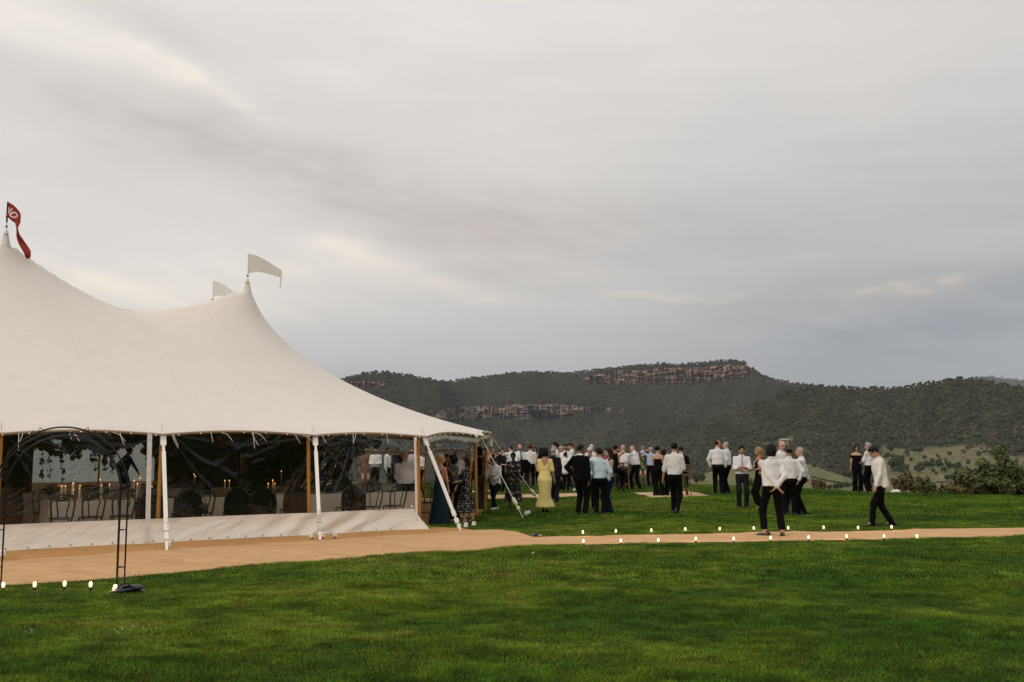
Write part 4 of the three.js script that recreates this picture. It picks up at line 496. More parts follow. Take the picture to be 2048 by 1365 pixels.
function makePerson(o) {
  const CM = o.cm || 1, fem = !!o.f, fat = o.fat || 0, R = rng(Math.round(o.x * 13 + o.yf)), sc = o.h / 1.75, g = new THREE.Group(); g.name = numbered('person'); const pelvisY = o.seat ? (o.seat / sc) + 0.10 : o.hipY || 0.93;
  // upper body turns about the pelvis
  const lean = (o.lean || 0) * RAD, side = (o.side || 0) * RAD, tw_ = (o.twist || 0) * RAD; const q = new THREE.Quaternion().setFromEuler(new THREE.Euler(lean, tw_, side, 'YXZ')), qi = q.clone().invert(); const hipX = o.hipX || 0; const O = V(hipX, pelvisY, o.hipZ || 0);
  const T = (x, y, z) => V(x, y, z).applyQuaternion(q).add(O); const tv = V(); const inv = (x, y, z) => { tv.set(x - O.x, y - O.y, z - O.z).applyQuaternion(qi); return [tv.x, tv.y + 0.93, tv.z]; };
  const sw = fem ? 0.155 : 0.182 + fat * 0.008, shY = 0.472; const S = { l: T(sw, shY, -0.005), r: T(-sw, shY, -0.005) };
  const neck = T(0, 0.545, -0.012); const hy = (o.hy || 0) * RAD, hp = (o.hp || 0) * RAD, hr = (o.hr || 0) * RAD; const hq = q.clone().multiply(new THREE.Quaternion().setFromEuler(new THREE.Euler(hp, hy, hr, 'YXZ'))), hqi = hq.clone().invert(); const nb = T(0, 0.60, 0.0), HC = V(0, 0.105, 0.02).applyQuaternion(hq).add(nb); // head centre
  const H = (x, y, z) => V(x, y, z).applyQuaternion(hq).add(HC); const th = V(), hin = (x, y, z) => { th.set(x - HC.x, y - HC.y, z - HC.z).applyQuaternion(hqi); return [th.x, th.y, th.z]; };
  // arms
  const UA = fem ? 0.275 : 0.29, FA = fem ? 0.235 : 0.255; const poses = { down: [0.25, 0.80, 0.04, 0.5, -0.1, -0.8], pocket: [0.235, 0.90, 0.05, 1, 0, -0.7], behind: [0.0, 0.90, -0.17, 1, -0.1, -0.45], crossed: [0.0, 1.16, 0.215, 0.6, -1, 0], hip: [0.19, 0.99, -0.04, 1, 0, -0.25], front: [0.06, 1.10, 0.26, 0.45, -1, -0.3], low: [0.10, 0.95, 0.24, 0.8, -0.3, -0.4], chin: [0.05, 1.38, 0.20, 0.7, -1, 0.1], head: [0.13, 1.66, 0.07, 1, 0.2, -0.2], up: [0.55, 1.72, 0.12, 0.3, -1, 0], lap: [0.12, 0.98, 0.30, 0.8, -0.4, -0.3], table: [0.16, 1.05, 0.40, 0.8, -0.5, -0.2] };
  const A = {}; for (const sd of ['l', 'r']) { let p = o[sd] || 'down'; p = typeof p === 'string' ? poses[p] : p; if (o[sd] === 'crossed' && sd === 'r') p = [0.0, 1.09, 0.225, 0.6, -1, 0]; const m = sd === 'l' ? 1 : -1; const w = T(p[0] * m, p[1] - 0.93, p[2]), pole = V(p[3] * m, p[4], p[5]).applyQuaternion(q); const e = ik(S[sd], w, UA, FA, pole); A[sd] = { s: S[sd], e, w, name: o[sd] || 'down' }; }
  // legs
  const hw = fem ? 0.082 : 0.088; const L = {}; const ft = o.feet || [[0.10, 0.02, 8], [-0.10, -0.01, -8]]; ['l', 'r'].forEach((sd, i) => { const m = sd === 'l' ? 1 : -1, hip = V(hipX + hw * m, pelvisY - 0.03, o.hipZ || 0), [fx, fz, fy, up] = ft[i]; const a = V(fx, 0.085 + (up || 0), fz); const pole = V(Math.sin(fy * RAD) * 0.5, 0, 1); const a0 = a.clone(); const k = ik(hip, a, 0.44, 0.42, pole); L[sd] = { h: hip, k, a, yaw: fy, up: (up || 0), foot: a0 }; });
  const skinC = SKIN[o.skin || 'fair'], hairC = HAIR[o.hc || 'dark'];
  // --- skin
  const thick = 1 + fat * 0.12, hipW = fem ? 0.172 : 0.166; const torsoRows = (e, b = 0) => [[0.80, 0.10 + e, 0.075 + e, 0], [0.86, hipW * thick + e, 0.112 * thick + e, -0.008], [0.93, hipW * thick + e, (fem ? 0.118 : 0.112) * thick + e, -0.012], [1.02, (fem ? 0.142 : 0.155) * thick + e, (0.098 + fat * 0.02) * thick + e, fat * 0.012], [1.10, (fem ? 0.125 : 0.148) * thick + e, (0.090 + fat * 0.025) * thick + e, 0.004 + fat * 0.018], [1.20, (fem ? 0.138 : 0.158) * (1 + fat * 0.06) + e, 0.103 + fat * 0.012 + e, 0.006], [1.29, (fem ? 0.150 : 0.176) + e, (fem ? 0.122 : 0.116) + e, fem ? 0.016 : 0.006], [1.38, (fem ? 0.150 : 0.186) + e, 0.102 + e, 0], [1.43, (fem ? 0.122 : 0.152) + e, 0.084 + e, -0.006], [1.46, (fem ? 0.088 : 0.105) + e, 0.070 + e, -0.010], [1.485, 0.066 + e * 0.7, 0.062 + e * 0.7, -0.012]];
  const armR = fem ? [0.043, 0.034, 0.023] : [0.052, 0.041, 0.028]; const arms = (e, cut) => { const out = []; for (const sd of ['l', 'r']) { const a = A[sd]; out.push(capsule(a.s.clone().lerp(a.e, 0.03), a.e, armR[0] + e + 0.002, armR[1] + e)); if (cut > 0) { const w = a.e.clone().lerp(a.w, cut); out.push(capsule(a.e, w, armR[1] + e, lerp(armR[1], armR[2], cut) + e)); } } return out; };
  const legs = (e, r, cut = 1) => { const out = []; for (const sd of ['l', 'r']) { const l = L[sd]; out.push(capsule(l.h, l.k, r[0] + e, r[1] + e)); if (cut > 0) out.push(capsule(l.k, l.k.clone().lerp(l.a, cut), r[1] + e, lerp(r[1], r[2], cut) + e)); } return out; };
  const shorts = []; const skirted = o.bot && (o.bot.k === 'dress' || o.bot.k === 'skirt'); const bl = loft(skirted ? torsoRows(0).map(r => r[0] < 1.0 ? [r[0], r[1] * 0.82, r[2] * 0.82, r[3]] : r) : torsoRows(0), inv);
  const footCaps = []; for (const sd of ['l', 'r']) { const l = L[sd], y = l.yaw * RAD, up = l.up; footCaps.push(capsule(l.a, V(l.a.x + Math.sin(y) * 0.11, 0.035 + up * 0.25, l.a.z + Math.cos(y) * 0.11), 0.036, 0.026)); }
  const parts = [];
  { const lf = union([bl, ...arms(0, 1), ...legs(0, fem ? [skirted ? 0.066 : 0.078, 0.050, 0.030] : [0.080, 0.054, 0.036]), ...footCaps], 0.035); const ps = [...Object.values(A).flatMap(a => [a.s, a.e, a.w]), ...Object.values(L).flatMap(l => [l.k, l.a]), T(0, 0.5, 0), T(0, 0, -0.08), T(0, 0.2, 0.08)]; const lo = [0, 1, 2].map(i => Math.min(...ps.map(p => p.getComponent(i))) - 0.16), hi = [0, 1, 2].map(i => Math.max(...ps.map(p => p.getComponent(i))) + 0.17); lo[1] = -0.01; parts.push(netMesh(lf, lo, hi, 0.021 * CM)); }
  const headF = (() => { const el = (x, y, z, r, s) => { const c = V(x, y, z), f0 = ellipsoid(c, r); return f0; }; const m = fem ? 0.95 : 1; const list = [el(0, 0.028, -0.012, [0.074 * m, 0.090, 0.094]), el(0, -0.030, 0.022, [0.058 * m, 0.085 * m, 0.072]), el(0, -0.082, 0.048, [0.030 * m, 0.026, 0.030]), capsule(V(0, 0.016, 0.086), V(0, -0.022, 0.108), 0.009, 0.0135), capsule(V(-0.035, 0.036, 0.078), V(0.035, 0.036, 0.078), 0.012, 0.012), el(0.074 * m, -0.004, -0.008, [0.010, 0.030, 0.018]), el(-0.074 * m, -0.004, -0.008, [0.010, 0.030, 0.018]), el(0, -0.055, 0.086, [0.024, 0.009, 0.012])]; const u = union(list, 0.018), e1 = ellipsoid(V(0.031, 0.010, 0.098), [0.016, 0.011, 0.016]), e2 = ellipsoid(V(-0.031, 0.010, 0.098), [0.016, 0.011, 0.016]); const nk = capsule(V(0, -0.16, -0.035), V(0, -0.05, -0.02), fem ? 0.046 : 0.056, fem ? 0.044 : 0.053); return (x, y, z) => smin(Math.max(u(x, y, z), -e1(x, y, z), -e2(x, y, z)), nk(x, y, z), 0.025); })();
  const headG = netMesh(headF, [-0.105, -0.20, -0.125], [0.105, 0.14, 0.135], 0.0092 * Math.sqrt(CM));
  { const p = headG.attributes.position; headG.userData.local = p.array.slice(); for (let i = 0; i < p.count; i++) { const v = H(p.getX(i), p.getY(i), p.getZ(i)); p.setXYZ(i, v.x, v.y, v.z); } headG.computeVertexNormals(); }
  // hands: palm, four bent fingers, thumb
  const hand = sd => { const a = A[sd], dir = a.w.clone().sub(a.e).normalize(), m = sd === 'l' ? 1 : -1; let pn = V(-m, 0, 0).applyQuaternion(q); if (['crossed', 'front', 'lap', 'table', 'low', 'chin'].includes(a.name)) pn = V(0, -1, -0.2); if (a.name === 'behind') pn = V(0, 0.2, -1); if (o.palm && o.palm[sd]) pn = V(...o.palm[sd]); pn.addScaledVector(dir, -pn.dot(dir)).normalize(); const ac = dir.clone().cross(pn).multiplyScalar(-m).normalize(); const s = fem ? 0.88 : 1, P = (f, w, d) => a.w.clone().addScaledVector(dir, f * s).addScaledVector(ac, w * s).addScaledVector(pn, d * s); const fl = []; const curl = o.curl === undefined ? 0.45 : o.curl;
    fl.push(capsule(P(0.0, 0, 0), P(0.05, 0.012, 0), 0.023 * s, 0.021 * s), capsule(P(0.02, -0.012, 0), P(0.078, -0.022, 0), 0.017 * s, 0.013 * s), capsule(P(0.03, 0.012, 0), P(0.082, 0.022, 0), 0.018 * s, 0.013 * s), capsule(P(0.08, -0.02, 0), P(0.08, 0.02, 0), 0.0125 * s, 0.0125 * s));
    [[0.028, 0.062], [0.0095, 0.072], [-0.0095, 0.067], [-0.0275, 0.052]].forEach(([w, len], i) => { const c = curl * (1 + 0.15 * i); let f = 0.085, d = 0, an = c * 0.5; let p0 = P(f, w, d); for (let k = 0; k < 3; k++) { f += Math.cos(an) * len / 2.6; d += Math.sin(an) * len / 2.6; const p1 = P(f, w * (1 + 0.12 * k), d); fl.push(capsule(p0, p1, (0.0095 - k * 0.0008) * s, (0.0088 - k * 0.0008) * s)); p0 = p1; an += c * 0.75; } });
    const t1 = P(0.05, 0.045, 0.012), t2 = P(0.083, 0.055, 0.026); fl.push(capsule(P(0.018, 0.018, 0.004), t1, 0.013 * s, 0.011 * s), capsule(t1, t2, 0.0105 * s, 0.0085 * s)); const c = P(0.075, 0, 0.015); return netMesh(union(fl, 0.007), [c.x - 0.125, c.y - 0.125, c.z - 0.125], [c.x + 0.125, c.y + 0.125, c.z + 0.125], 0.0085 * Math.sqrt(CM)); };
  for (const sd of ['l', 'r']) if (A[sd].name !== 'pocket') parts.push(hand(sd));
  const paint = (gm, local) => { const p = gm.attributes.position, c = new Float32Array(p.count * 3); for (let i = 0; i < p.count; i++) { let [r, gg, b] = skinC; if (local) { const x = local[3 * i], y = local[3 * i + 1], z = local[3 * i + 2], ax = Math.abs(x); if (z > 0.055) { if (Math.hypot(ax - 0.031, (y - 0.010) * 1.5) < 0.015) { r *= 0.16; gg *= 0.16; b *= 0.18; } else if (Math.abs(y - 0.037 + ax * 0.1) < 0.0065 && ax > 0.014 && ax < 0.052) { r = lerp(r, hairC[0], 0.75); gg = lerp(gg, hairC[1], 0.75); b = lerp(b, hairC[2], 0.75); } else if (Math.hypot(ax / 0.026, (y + 0.055) / 0.010) < 1) { r *= fem ? 0.85 : 0.75; gg *= 0.5; b *= 0.52; } } if (o.beard && y < -0.038 && z > -0.015 && y > -0.13 && !(Math.hypot(ax / 0.024, (y + 0.055) / 0.010) < 1)) { r = lerp(r, hairC[0], 0.8); gg = lerp(gg, hairC[1], 0.8); b = lerp(b, hairC[2], 0.8); } } c[3 * i] = r; c[3 * i + 1] = gg; c[3 * i + 2] = b; } gm.setAttribute('color', new THREE.BufferAttribute(c, 3)); return gm; };
  parts.forEach(pg => paint(pg)); paint(headG, headG.userData.local);
  part('body', [headG, ...parts], vcMat, g);
  // --- hair
  const style = o.hair || 'short';
  if (style !== 'bald') {
    const cr = ellipsoid(V(0, 0.034, -0.018), [0.085, 0.098, 0.104]), face = ellipsoid(V(0, -0.035, 0.095), [0.078, 0.105, 0.085]), rough = style === 'curly' ? 0.022 : style === 'wavy' ? 0.014 : 0.007; let f;
    const nz = (x, y, z) => rough * fbm3(x * 26 + o.x, y * (style === 'long' || style === 'wavy' ? 12 : 24), z * 26, 2); const big = ellipsoid(V(0, 0.0, -0.035), [0.098, 0.125, 0.105]);
    if (style === 'short') { const low = (x, y, z) => -0.035 - y + Math.max(0, z) * 0.9; f = (x, y, z) => Math.max(smin(cr(x, y, z), ellipsoid(V(0, 0.085, 0.03), [0.066, 0.045, 0.07])(x, y, z), 0.03), -face(x, y, z), low(x, y, z)); }
    else if (style === 'buzz') { const c2 = ellipsoid(V(0, 0.030, -0.014), [0.079, 0.094, 0.098]); f = (x, y, z) => Math.max(c2(x, y, z), -face(x, y, z), -0.04 - y + Math.max(0, z)); }
    else if (style === 'balding') f = (x, y, z) => Math.max(cr(x, y, z) + 0.006, y - 0.075 + z * 0.9, -face(x, y, z), -0.055 - y + Math.max(0, z) * 0.9);
    else if (style === 'thin') f = (x, y, z) => Math.max(cr(x, y, z) + 0.006, -face(x, y, z), -0.055 - y + Math.max(0, z) * 0.9, 0.045 - Math.hypot(x, (y - 0.12) * 0.6, z + 0.03));
    else if (style === 'bob') { const b2 = ellipsoid(V(0, -0.035, -0.03), [0.102, 0.10, 0.098]); f = (x, y, z) => Math.max(smin(cr(x, y, z) - 0.008, b2(x, y, z), 0.03), -face(x, y, z), -0.115 - y); }
    else if (style === 'curly') { const b2 = ellipsoid(V(0, -0.005, -0.03), [0.118, 0.125, 0.118]); f = (x, y, z) => Math.max(smin(cr(x, y, z) - 0.01, b2(x, y, z), 0.03), -ellipsoid(V(0, -0.04, 0.105), [0.070, 0.10, 0.085])(x, y, z), -0.13 - y); }
    else if (style === 'long' || style === 'wavy') { const b2 = capsule(V(0, -0.02, -0.055), V(0, -0.27, -0.085), 0.082, 0.055), b3 = capsule(V(0.055, -0.03, -0.02), V(0.075, -0.20, -0.02), 0.035, 0.03), b4 = capsule(V(-0.055, -0.03, -0.02), V(-0.075, -0.20, -0.02), 0.035, 0.03); f = (x, y, z) => Math.max(smin(smin(smin(cr(x, y, z) - 0.004, b2(x, y, z), 0.03), b3(x, y, z), 0.02), b4(x, y, z), 0.02), -face(x, y, z)); }
    else if (style === 'pony') { const b2 = capsule(V(0, 0.01, -0.11), V(0, -0.22, -0.12), 0.04, 0.025); f = (x, y, z) => Math.max(smin(cr(x, y, z), b2(x, y, z), 0.03), -face(x, y, z), -0.06 - y + (z < -0.06 ? -1 : 0)); }
    else { const b2 = ellipsoid(V(0, 0.045, -0.115), [0.055, 0.05, 0.05]); f = (x, y, z) => Math.max(smin(cr(x, y, z), b2(x, y, z), 0.03), -face(x, y, z), -0.05 - y + Math.max(0, z) * 0.8); }
    const hg = netMesh((x, y, z) => f(x, y, z) + nz(x, y, z), [-0.15, style === 'long' || style === 'wavy' || style === 'pony' ? -0.36 : -0.17, -0.18], [0.15, 0.165, 0.14], 0.013 * CM); const p = hg.attributes.position; for (let i = 0; i < p.count; i++) { const v = H(p.getX(i), p.getY(i), p.getZ(i)); p.setXYZ(i, v.x, v.y, v.z); } hg.computeVertexNormals();
    part('hair', hg, hairMats[o.hc || 'dark'] || (hairMats[o.hc || 'dark'] = new THREE.MeshPhysicalMaterial({ color: new THREE.Color().setRGB(...hairC), roughness: 0.65, specularIntensity: 0.25, side: THREE.DoubleSide })), g);
  }
  const headPart = (name, geo, m, label) => { const p = part(name, geo, m, g, label); p.position.copy(HC); p.quaternion.copy(hq); return p; };
  if (o.glasses) headPart(o.glasses === 'sun' ? 'sunglasses' : 'glasses', o.glasses === 'sun' ? [box(0.045, 0.032, 0.006, 0.033, 0.010, 0.102, 0.003), box(0.045, 0.032, 0.006, -0.033, 0.010, 0.102, 0.003), box(0.02, 0.006, 0.005, 0, 0.016, 0.108), box(0.004, 0.006, 0.10, 0.078, 0.014, 0.05), box(0.004, 0.006, 0.10, -0.078, 0.014, 0.05)] : [new THREE.TorusGeometry(0.022, 0.0035, 5, 14).translate(0.031, 0.008, 0.106), new THREE.TorusGeometry(0.022, 0.0035, 5, 14).translate(-0.031, 0.008, 0.106), box(0.02, 0.005, 0.005, 0, 0.012, 0.108), box(0.004, 0.006, 0.10, 0.077, 0.012, 0.055), box(0.004, 0.006, 0.10, -0.077, 0.012, 0.055)], glassM);
  if (o.cap) { const c = netMesh((x, y, z) => Math.max(ellipsoid(V(0, 0.045, -0.012), [0.094, 0.10, 0.106])(x, y, z), 0.045 - y + z * 0.15), [-0.12, 0, -0.14], [0.12, 0.17, 0.12], 0.011); headPart('cap', c, cloth(0.20, 0.015, 0.025)); }
  // --- clothes
  const wr = (amp, f, sy = 1) => (x, y, z) => amp * (0.55 * fbm3(x * f * 0.7 + o.x, y * f * sy + o.yf, z * f * 0.7, 2) + 0.75 * noise3((x + z) * f * 1.9 + y * f * 1.5 + o.x, y * f * 0.55 - (x - z) * f * 0.6, 3.3 + o.yf) + 0.45 * noise3((x - z) * f * 2.4 - y * f * 1.9, y * f * 0.6 + x * f * 0.7, 9.1));
  const boxOf = (ps, m) => [[0, 1, 2].map(i => Math.min(...ps.map(p => p.getComponent(i))) - m), [0, 1, 2].map(i => Math.max(...ps.map(p => p.getComponent(i))) + m)];
  const matOf = c => typeof c === 'string' ? PAT[c] : cloth(...c); const seated = !!o.seat;
  const top = o.top || {}; let garment = g; const neckCut = ellipsoid(HC.clone().lerp(nb, 0.8), [0.070, 0.085, 0.070]);
  const topGarment = (name, c, opt) => { // opt: sleeve (0 none .. 2 wrist), hem (y of the lower edge in body space), e thickness, puff, vneck, tuck
    const e = opt.e || 0.016, rows = torsoRows(e).map(r => [...r]); const hem = opt.hem; if (opt.puff) for (const r of rows) if (r[0] > 0.95 && r[0] < 1.25) { r[1] += opt.puff; r[2] += opt.puff * 0.9; } const list = [loft(rows, inv, opt.fold)]; const s = opt.sleeve; if (s > 0) { for (const sd of ['l', 'r']) { const a = A[sd], ee = (opt.se || 0.014); list.push(capsule(a.s.clone().lerp(a.e, 0.0), s >= 1 ? a.e : a.s.clone().lerp(a.e, s), armR[0] + ee * 0.75, lerp(armR[0], armR[1], Math.min(1, s)) + ee)); if (s > 1) { const w = a.e.clone().lerp(a.w, s - 1); list.push(capsule(a.e, w, armR[1] + ee, lerp(armR[1], armR[2], s - 1) + ee * (opt.cuff || 1))); } } }
    const u = union(list, 0.03), w = wr(opt.wr || 0.010, opt.wf || 13), armsOnly = s > 0 ? union(list.slice(1), 0.02) : null; const V0 = opt.vneck || 0, back = opt.back || 0;
    const f = (x, y, z) => { let d = u(x, y, z); if (d > 0.05 || d < -0.05) return d; d += w(x, y, z); const v = inv(x, y, z); const cutH = hem - v[1]; if (cutH > d) d = armsOnly ? Math.max(Math.min(cutH, 1), Math.min(d, 1)) < 0 ? d : Math.min(Math.max(d, cutH), armsOnly(x, y, z) + w(x, y, z)) : Math.max(d, cutH); d = Math.max(d, -neckCut(x, y, z)); if (s === 0) d = Math.max(d, Math.abs(v[0]) - sw * (opt.strap || 0.86), v[1] - (opt.topY || 1.47)); if (opt.topY && s > 0) d = Math.max(d, v[1] - opt.topY); if (V0 && v[2] > 0) d = Math.max(d, (v[1] - (1.43 - V0)) * 0.5 - Math.abs(v[0]) * 0.8 ); if (back && v[2] < 0) d = Math.max(d, (v[1] - (1.43 - back)) * 0.5 - Math.abs(v[0]) * 0.8); return d; };
    const ps = [T(0, hem - 0.93, 0), T(0, 0.6, 0), T(0, 0.2, 0.1 + fat * 0.05), T(0, 0.2, -0.1), T(0, hem - 0.93, 0.1), T(0, hem - 0.93, -0.1), S.l, S.r, T(0.2, 0, 0), T(-0.2, 0, 0)]; if (s > 0) ps.push(A.l.e, A.r.e); if (s > 1) ps.push(A.l.w, A.r.w); const [lo, hi] = boxOf(ps, 0.13); const gm = clothUV(netMesh(f, lo, hi, 0.0165 * CM)); return part(name, gm, matOf(c), g, opt.label);
  };
  const collar = c => { const cg = new THREE.CylinderGeometry(fem ? 0.056 : 0.064, fem ? 0.07 : 0.078, 0.045, 16, 2, true); const p = part('collar', cg, matOf(c), garment); p.position.copy(T(0, 0.565, -0.008)); p.quaternion.copy(q).multiply(new THREE.Quaternion().setFromEuler(new THREE.Euler(0.18, 0, 0))); };
  const cuffs = (c, s) => { for (const sd of ['l', 'r']) { if (A[sd].name === 'pocket') continue; const a = A[sd], p0 = a.e.clone().lerp(a.w, s - 0.12), p1 = a.e.clone().lerp(a.w, s + 0.02); part('cuff', rod(p0, p1, lerp(armR[1], armR[2], s) + 0.020, lerp(armR[1], armR[2], s) + 0.019, 12), matOf(c), garment); } };
  if (top.k === 'shirt') { const s = top.sleeve === undefined ? 1.94 : top.sleeve; garment = topGarment('shirt', top.c || WHITE, { sleeve: s, hem: top.out ? 0.80 : 0.965, e: 0.015 + (top.out ? 0.014 : 0), puff: top.out ? 0.014 : 0.016 + fat * 0.004, wr: 0.0085, wf: 10, se: 0.014 }); collar(top.c || WHITE); if (s > 1.2) cuffs(top.c || WHITE, s - 1); }
  else if (top.k === 'jacket') { topGarment('jacket', top.c || BLACK, { sleeve: 1.93, hem: 0.76, e: 0.032, puff: 0.008, wr: 0.006, wf: 9, se: 0.024, vneck: 0.30 }); garment = topGarment('shirt', WHITE, { sleeve: 0, hem: 1.0, e: 0.014, strap: 0.8, topY: 1.49, wr: 0.004 }); collar(WHITE); cuffs(WHITE, 0.97); }
  else if (top.k === 'blouse') topGarment('top', top.c, { sleeve: top.sleeve || 0, hem: 0.93, e: 0.016, wr: 0.008, vneck: top.v || 0, back: top.b || 0, strap: top.strap, topY: top.topY });
  if (top.tie) { const tp = T(0, 0.545, 0.092 + 0), bt = T(0, 0.10, 0.135 + fat * 0.03); if (top.tie === 'bow') { const p = part('bow_tie', [new THREE.ConeGeometry(0.028, 0.055, 6).rotateZ(-Math.PI / 2).translate(0.028, 0, 0).scale(1, 1, 0.5), new THREE.ConeGeometry(0.028, 0.055, 6).rotateZ(Math.PI / 2).translate(-0.028, 0, 0).scale(1, 1, 0.5), box(0.02, 0.022, 0.02, 0, 0, 0.003, 0.004)], cloth(...BLACK), garment); p.position.copy(T(0, 0.555, 0.075)); p.quaternion.copy(q); } else { const mid = T(0, 0.36, 0.142 + fat * 0.02); part('tie', [gridGeo(4, 16, (u, v) => { const c = v < 0.4 ? tp.clone().lerp(mid, v / 0.4) : mid.clone().lerp(bt, (v - 0.4) / 0.6); return c.add(V((u - 0.5) * lerp(0.035, 0.075, v), 0, 0.012).applyQuaternion(q)); }), new THREE.SphereGeometry(0.024, 8, 6).translate(tp.x, tp.y, tp.z)], cloth(...top.tie), garment); } }
  const bot = o.bot || {}; const cT = bot.c || BLACK;
  if (bot.k === 'trousers' || !bot.k) { // from the waist to the ankle
    const r = bot.wide ? [0.096, 0.082, 0.095] : bot.slim ? [0.090, 0.062, 0.050] : [0.094, 0.073, 0.064]; const cut = bot.crop ? 0.86 : 1.0; const pel = loft([[0.80, 0.11, 0.085, 0], [0.86, hipW * thick + 0.014, 0.118 * thick + 0.012, -0.008], [0.93, hipW * thick + 0.014, 0.12 * thick + 0.012, -0.012], [0.985, 0.160 * thick + 0.014, (0.102 + fat * 0.02) * thick + 0.012, fat * 0.012], [1.0, 0.155 * thick + 0.013, (0.098 + fat * 0.02) * thick + 0.012, fat * 0.012]], seated ? inv : inv); const list = [pel]; for (const sd of ['l', 'r']) { const l = L[sd], ank = l.k.clone().lerp(V(l.a.x, l.a.y - (bot.wide ? 0.06 : 0.035), l.a.z), cut); list.push(capsule(l.h, l.k, r[0], r[1]), capsule(l.k, ank, r[1], lerp(r[1], r[2], cut))); }
    const u = union(list, 0.03), w = wr(0.009, 8, 0.6); const f = (x, y, z) => { let d = u(x, y, z); if (d > 0.05 || d < -0.05) return d; d += w(x, y, z); const v = inv(x, y, z); d = Math.max(d, v[1] - 1.0, (bot.wide ? 0.015 : 0.03) - y); for (const sd of ['l', 'r']) { const l = L[sd]; if (bot.crop) { const ay = l.a.y + 0.055; if (y < ay) d = Math.max(d, ay - y); } } return d; }; const ps = [T(0.2, 0.1, 0), T(-0.2, 0.1, 0), T(0, 0.08, 0.1 + fat * 0.05), T(0, -0.08, -0.12), L.l.k, L.r.k, L.l.a, L.r.a, L.l.h, L.r.h]; const [lo, hi] = boxOf(ps, 0.15); lo[1] = Math.max(lo[1], -0.01); const tr = part('trousers', clothUV(netMesh(f, lo, hi, 0.019 * CM)), matOf(cT), g);
    if (!fem && !bot.nobelt && top.k === 'shirt' && !top.out) { const bg = lathe([[1.0, -0.018], [1.03, -0.015], [1.03, 0.015], [1.0, 0.018]], 24).scale((0.155 * thick + 0.018), 1, (0.100 + fat * 0.02) * thick + 0.018); const p = part('belt', bg, mat(0.012, 0.009, 0.008, 0.4), tr); p.position.copy(T(0, 0.055, fat * 0.012)); p.quaternion.copy(q); }
  } else if (bot.k === 'skirt' || bot.k === 'dress') {
    const rows = bot.rows, ph = R() * 6; const foldN = bot.folds || 9, amp = bot.amp === undefined ? 0.05 : bot.amp, yT = rows[rows.length - 1][0], yB = rows[0][0]; const pelv = loft(torsoRows(0.012).slice(1, 5), inv); const lf = loft(rows, null, (y, a) => { const t = smooth(yT - 0.15, yB, y); return t * amp * (Math.sin(a * foldN + ph + 1.2 * Math.sin(a * 2 + y * 4)) + 0.4 * Math.sin(a * foldN * 1.7 + 2)); }); const shift = (x, y, z) => lf(x - O.x * smooth(0, 0.93, y), y, z - O.z * smooth(0, 0.93, y)); const w = wr(bot.wr || 0.007, 10, 0.7); const f = (x, y, z) => { const d = smin(shift(x, y, z), pelv(x, y, z), 0.03); if (d > 0.06 || d < -0.06) return d; return Math.max(d + w(x, y, z), y - yT - 0.01, yB - y); }; const mw = Math.max(...rows.map(r => Math.abs(r[4] || 0) + r[1] * 1.15)), md = Math.max(...rows.map(r => Math.abs(r[3] || 0) + r[2] * 1.15)); const gm = clothUV(netMesh(f, [Math.min(0, O.x) - mw - 0.05, yB - 0.04, Math.min(0, O.z) - md - 0.05], [Math.max(0, O.x) + mw + 0.05, yT + 0.05, Math.max(0, O.z) + md + 0.05], 0.0175 * CM));
    part('skirt', gm, matOf(cT), g);
    if (bot.k === 'dress') topGarment('bodice', bot.ct || cT, { sleeve: top.sleeve || 0, hem: yT - 0.04, e: 0.014, wr: bot.wr || 0.006, vneck: top.v || 0, back: top.b || 0, strap: top.strap, topY: top.topY, se: top.se || 0.012, cuff: top.cuff });
  }
  // --- shoes
  const sh = o.shoes || (fem ? 'heel' : 'shoe'); if (sh !== 'none') for (const sd of ['l', 'r']) { const l = L[sd]; const m = o.shoeC ? cloth(...o.shoeC, 0.5) : shoeM; const p = part(sh === 'sandal' ? 'sandal' : 'shoe', sh === 'heel' ? heelGeo : sh === 'sandal' ? sandalGeo : shoeGeo, m, g); p.position.set(l.a.x, l.up * 0.6, l.a.z); p.rotation.set(l.up * 4, l.yaw * RAD, 0, 'YXZ'); }
  g.scale.setScalar(sc); const base = gp(o.x, o.yf); g.position.set(base.x, 0, base.z); g.rotation.y = Math.atan2(-base.x, -base.z) + (o.yaw || 0) * RAD; // yaw 0 looks at the camera, 90 to the right of the picture
  scene.add(g); tag(g, o.label, 'person'); g.userData.T = undefined; delete g.userData.T;
  return g;
}
// height from where the top of the head shows
const person = o => { const b = gp(o.x, o.yf), d = Math.hypot(b.x, b.z); o.h = o.h || clamp(at(o.x, o.yh, d).y / (o.k || 0.995), 1.2, 1.98); o.cm = clamp(d / 22, 1, 1.7); return makePerson(o); };
const GOWN = (w0, w1) => [[0.02, w1, w1 * 0.8], [0.35, lerp(w1, w0, 0.45), lerp(w1, w0, 0.45) * 0.8], [0.70, w0 + 0.012, w0 * 0.78], [0.88, w0, w0 * 0.74, -0.008], [1.0, 0.148, 0.108], [1.06, 0.138, 0.102]];
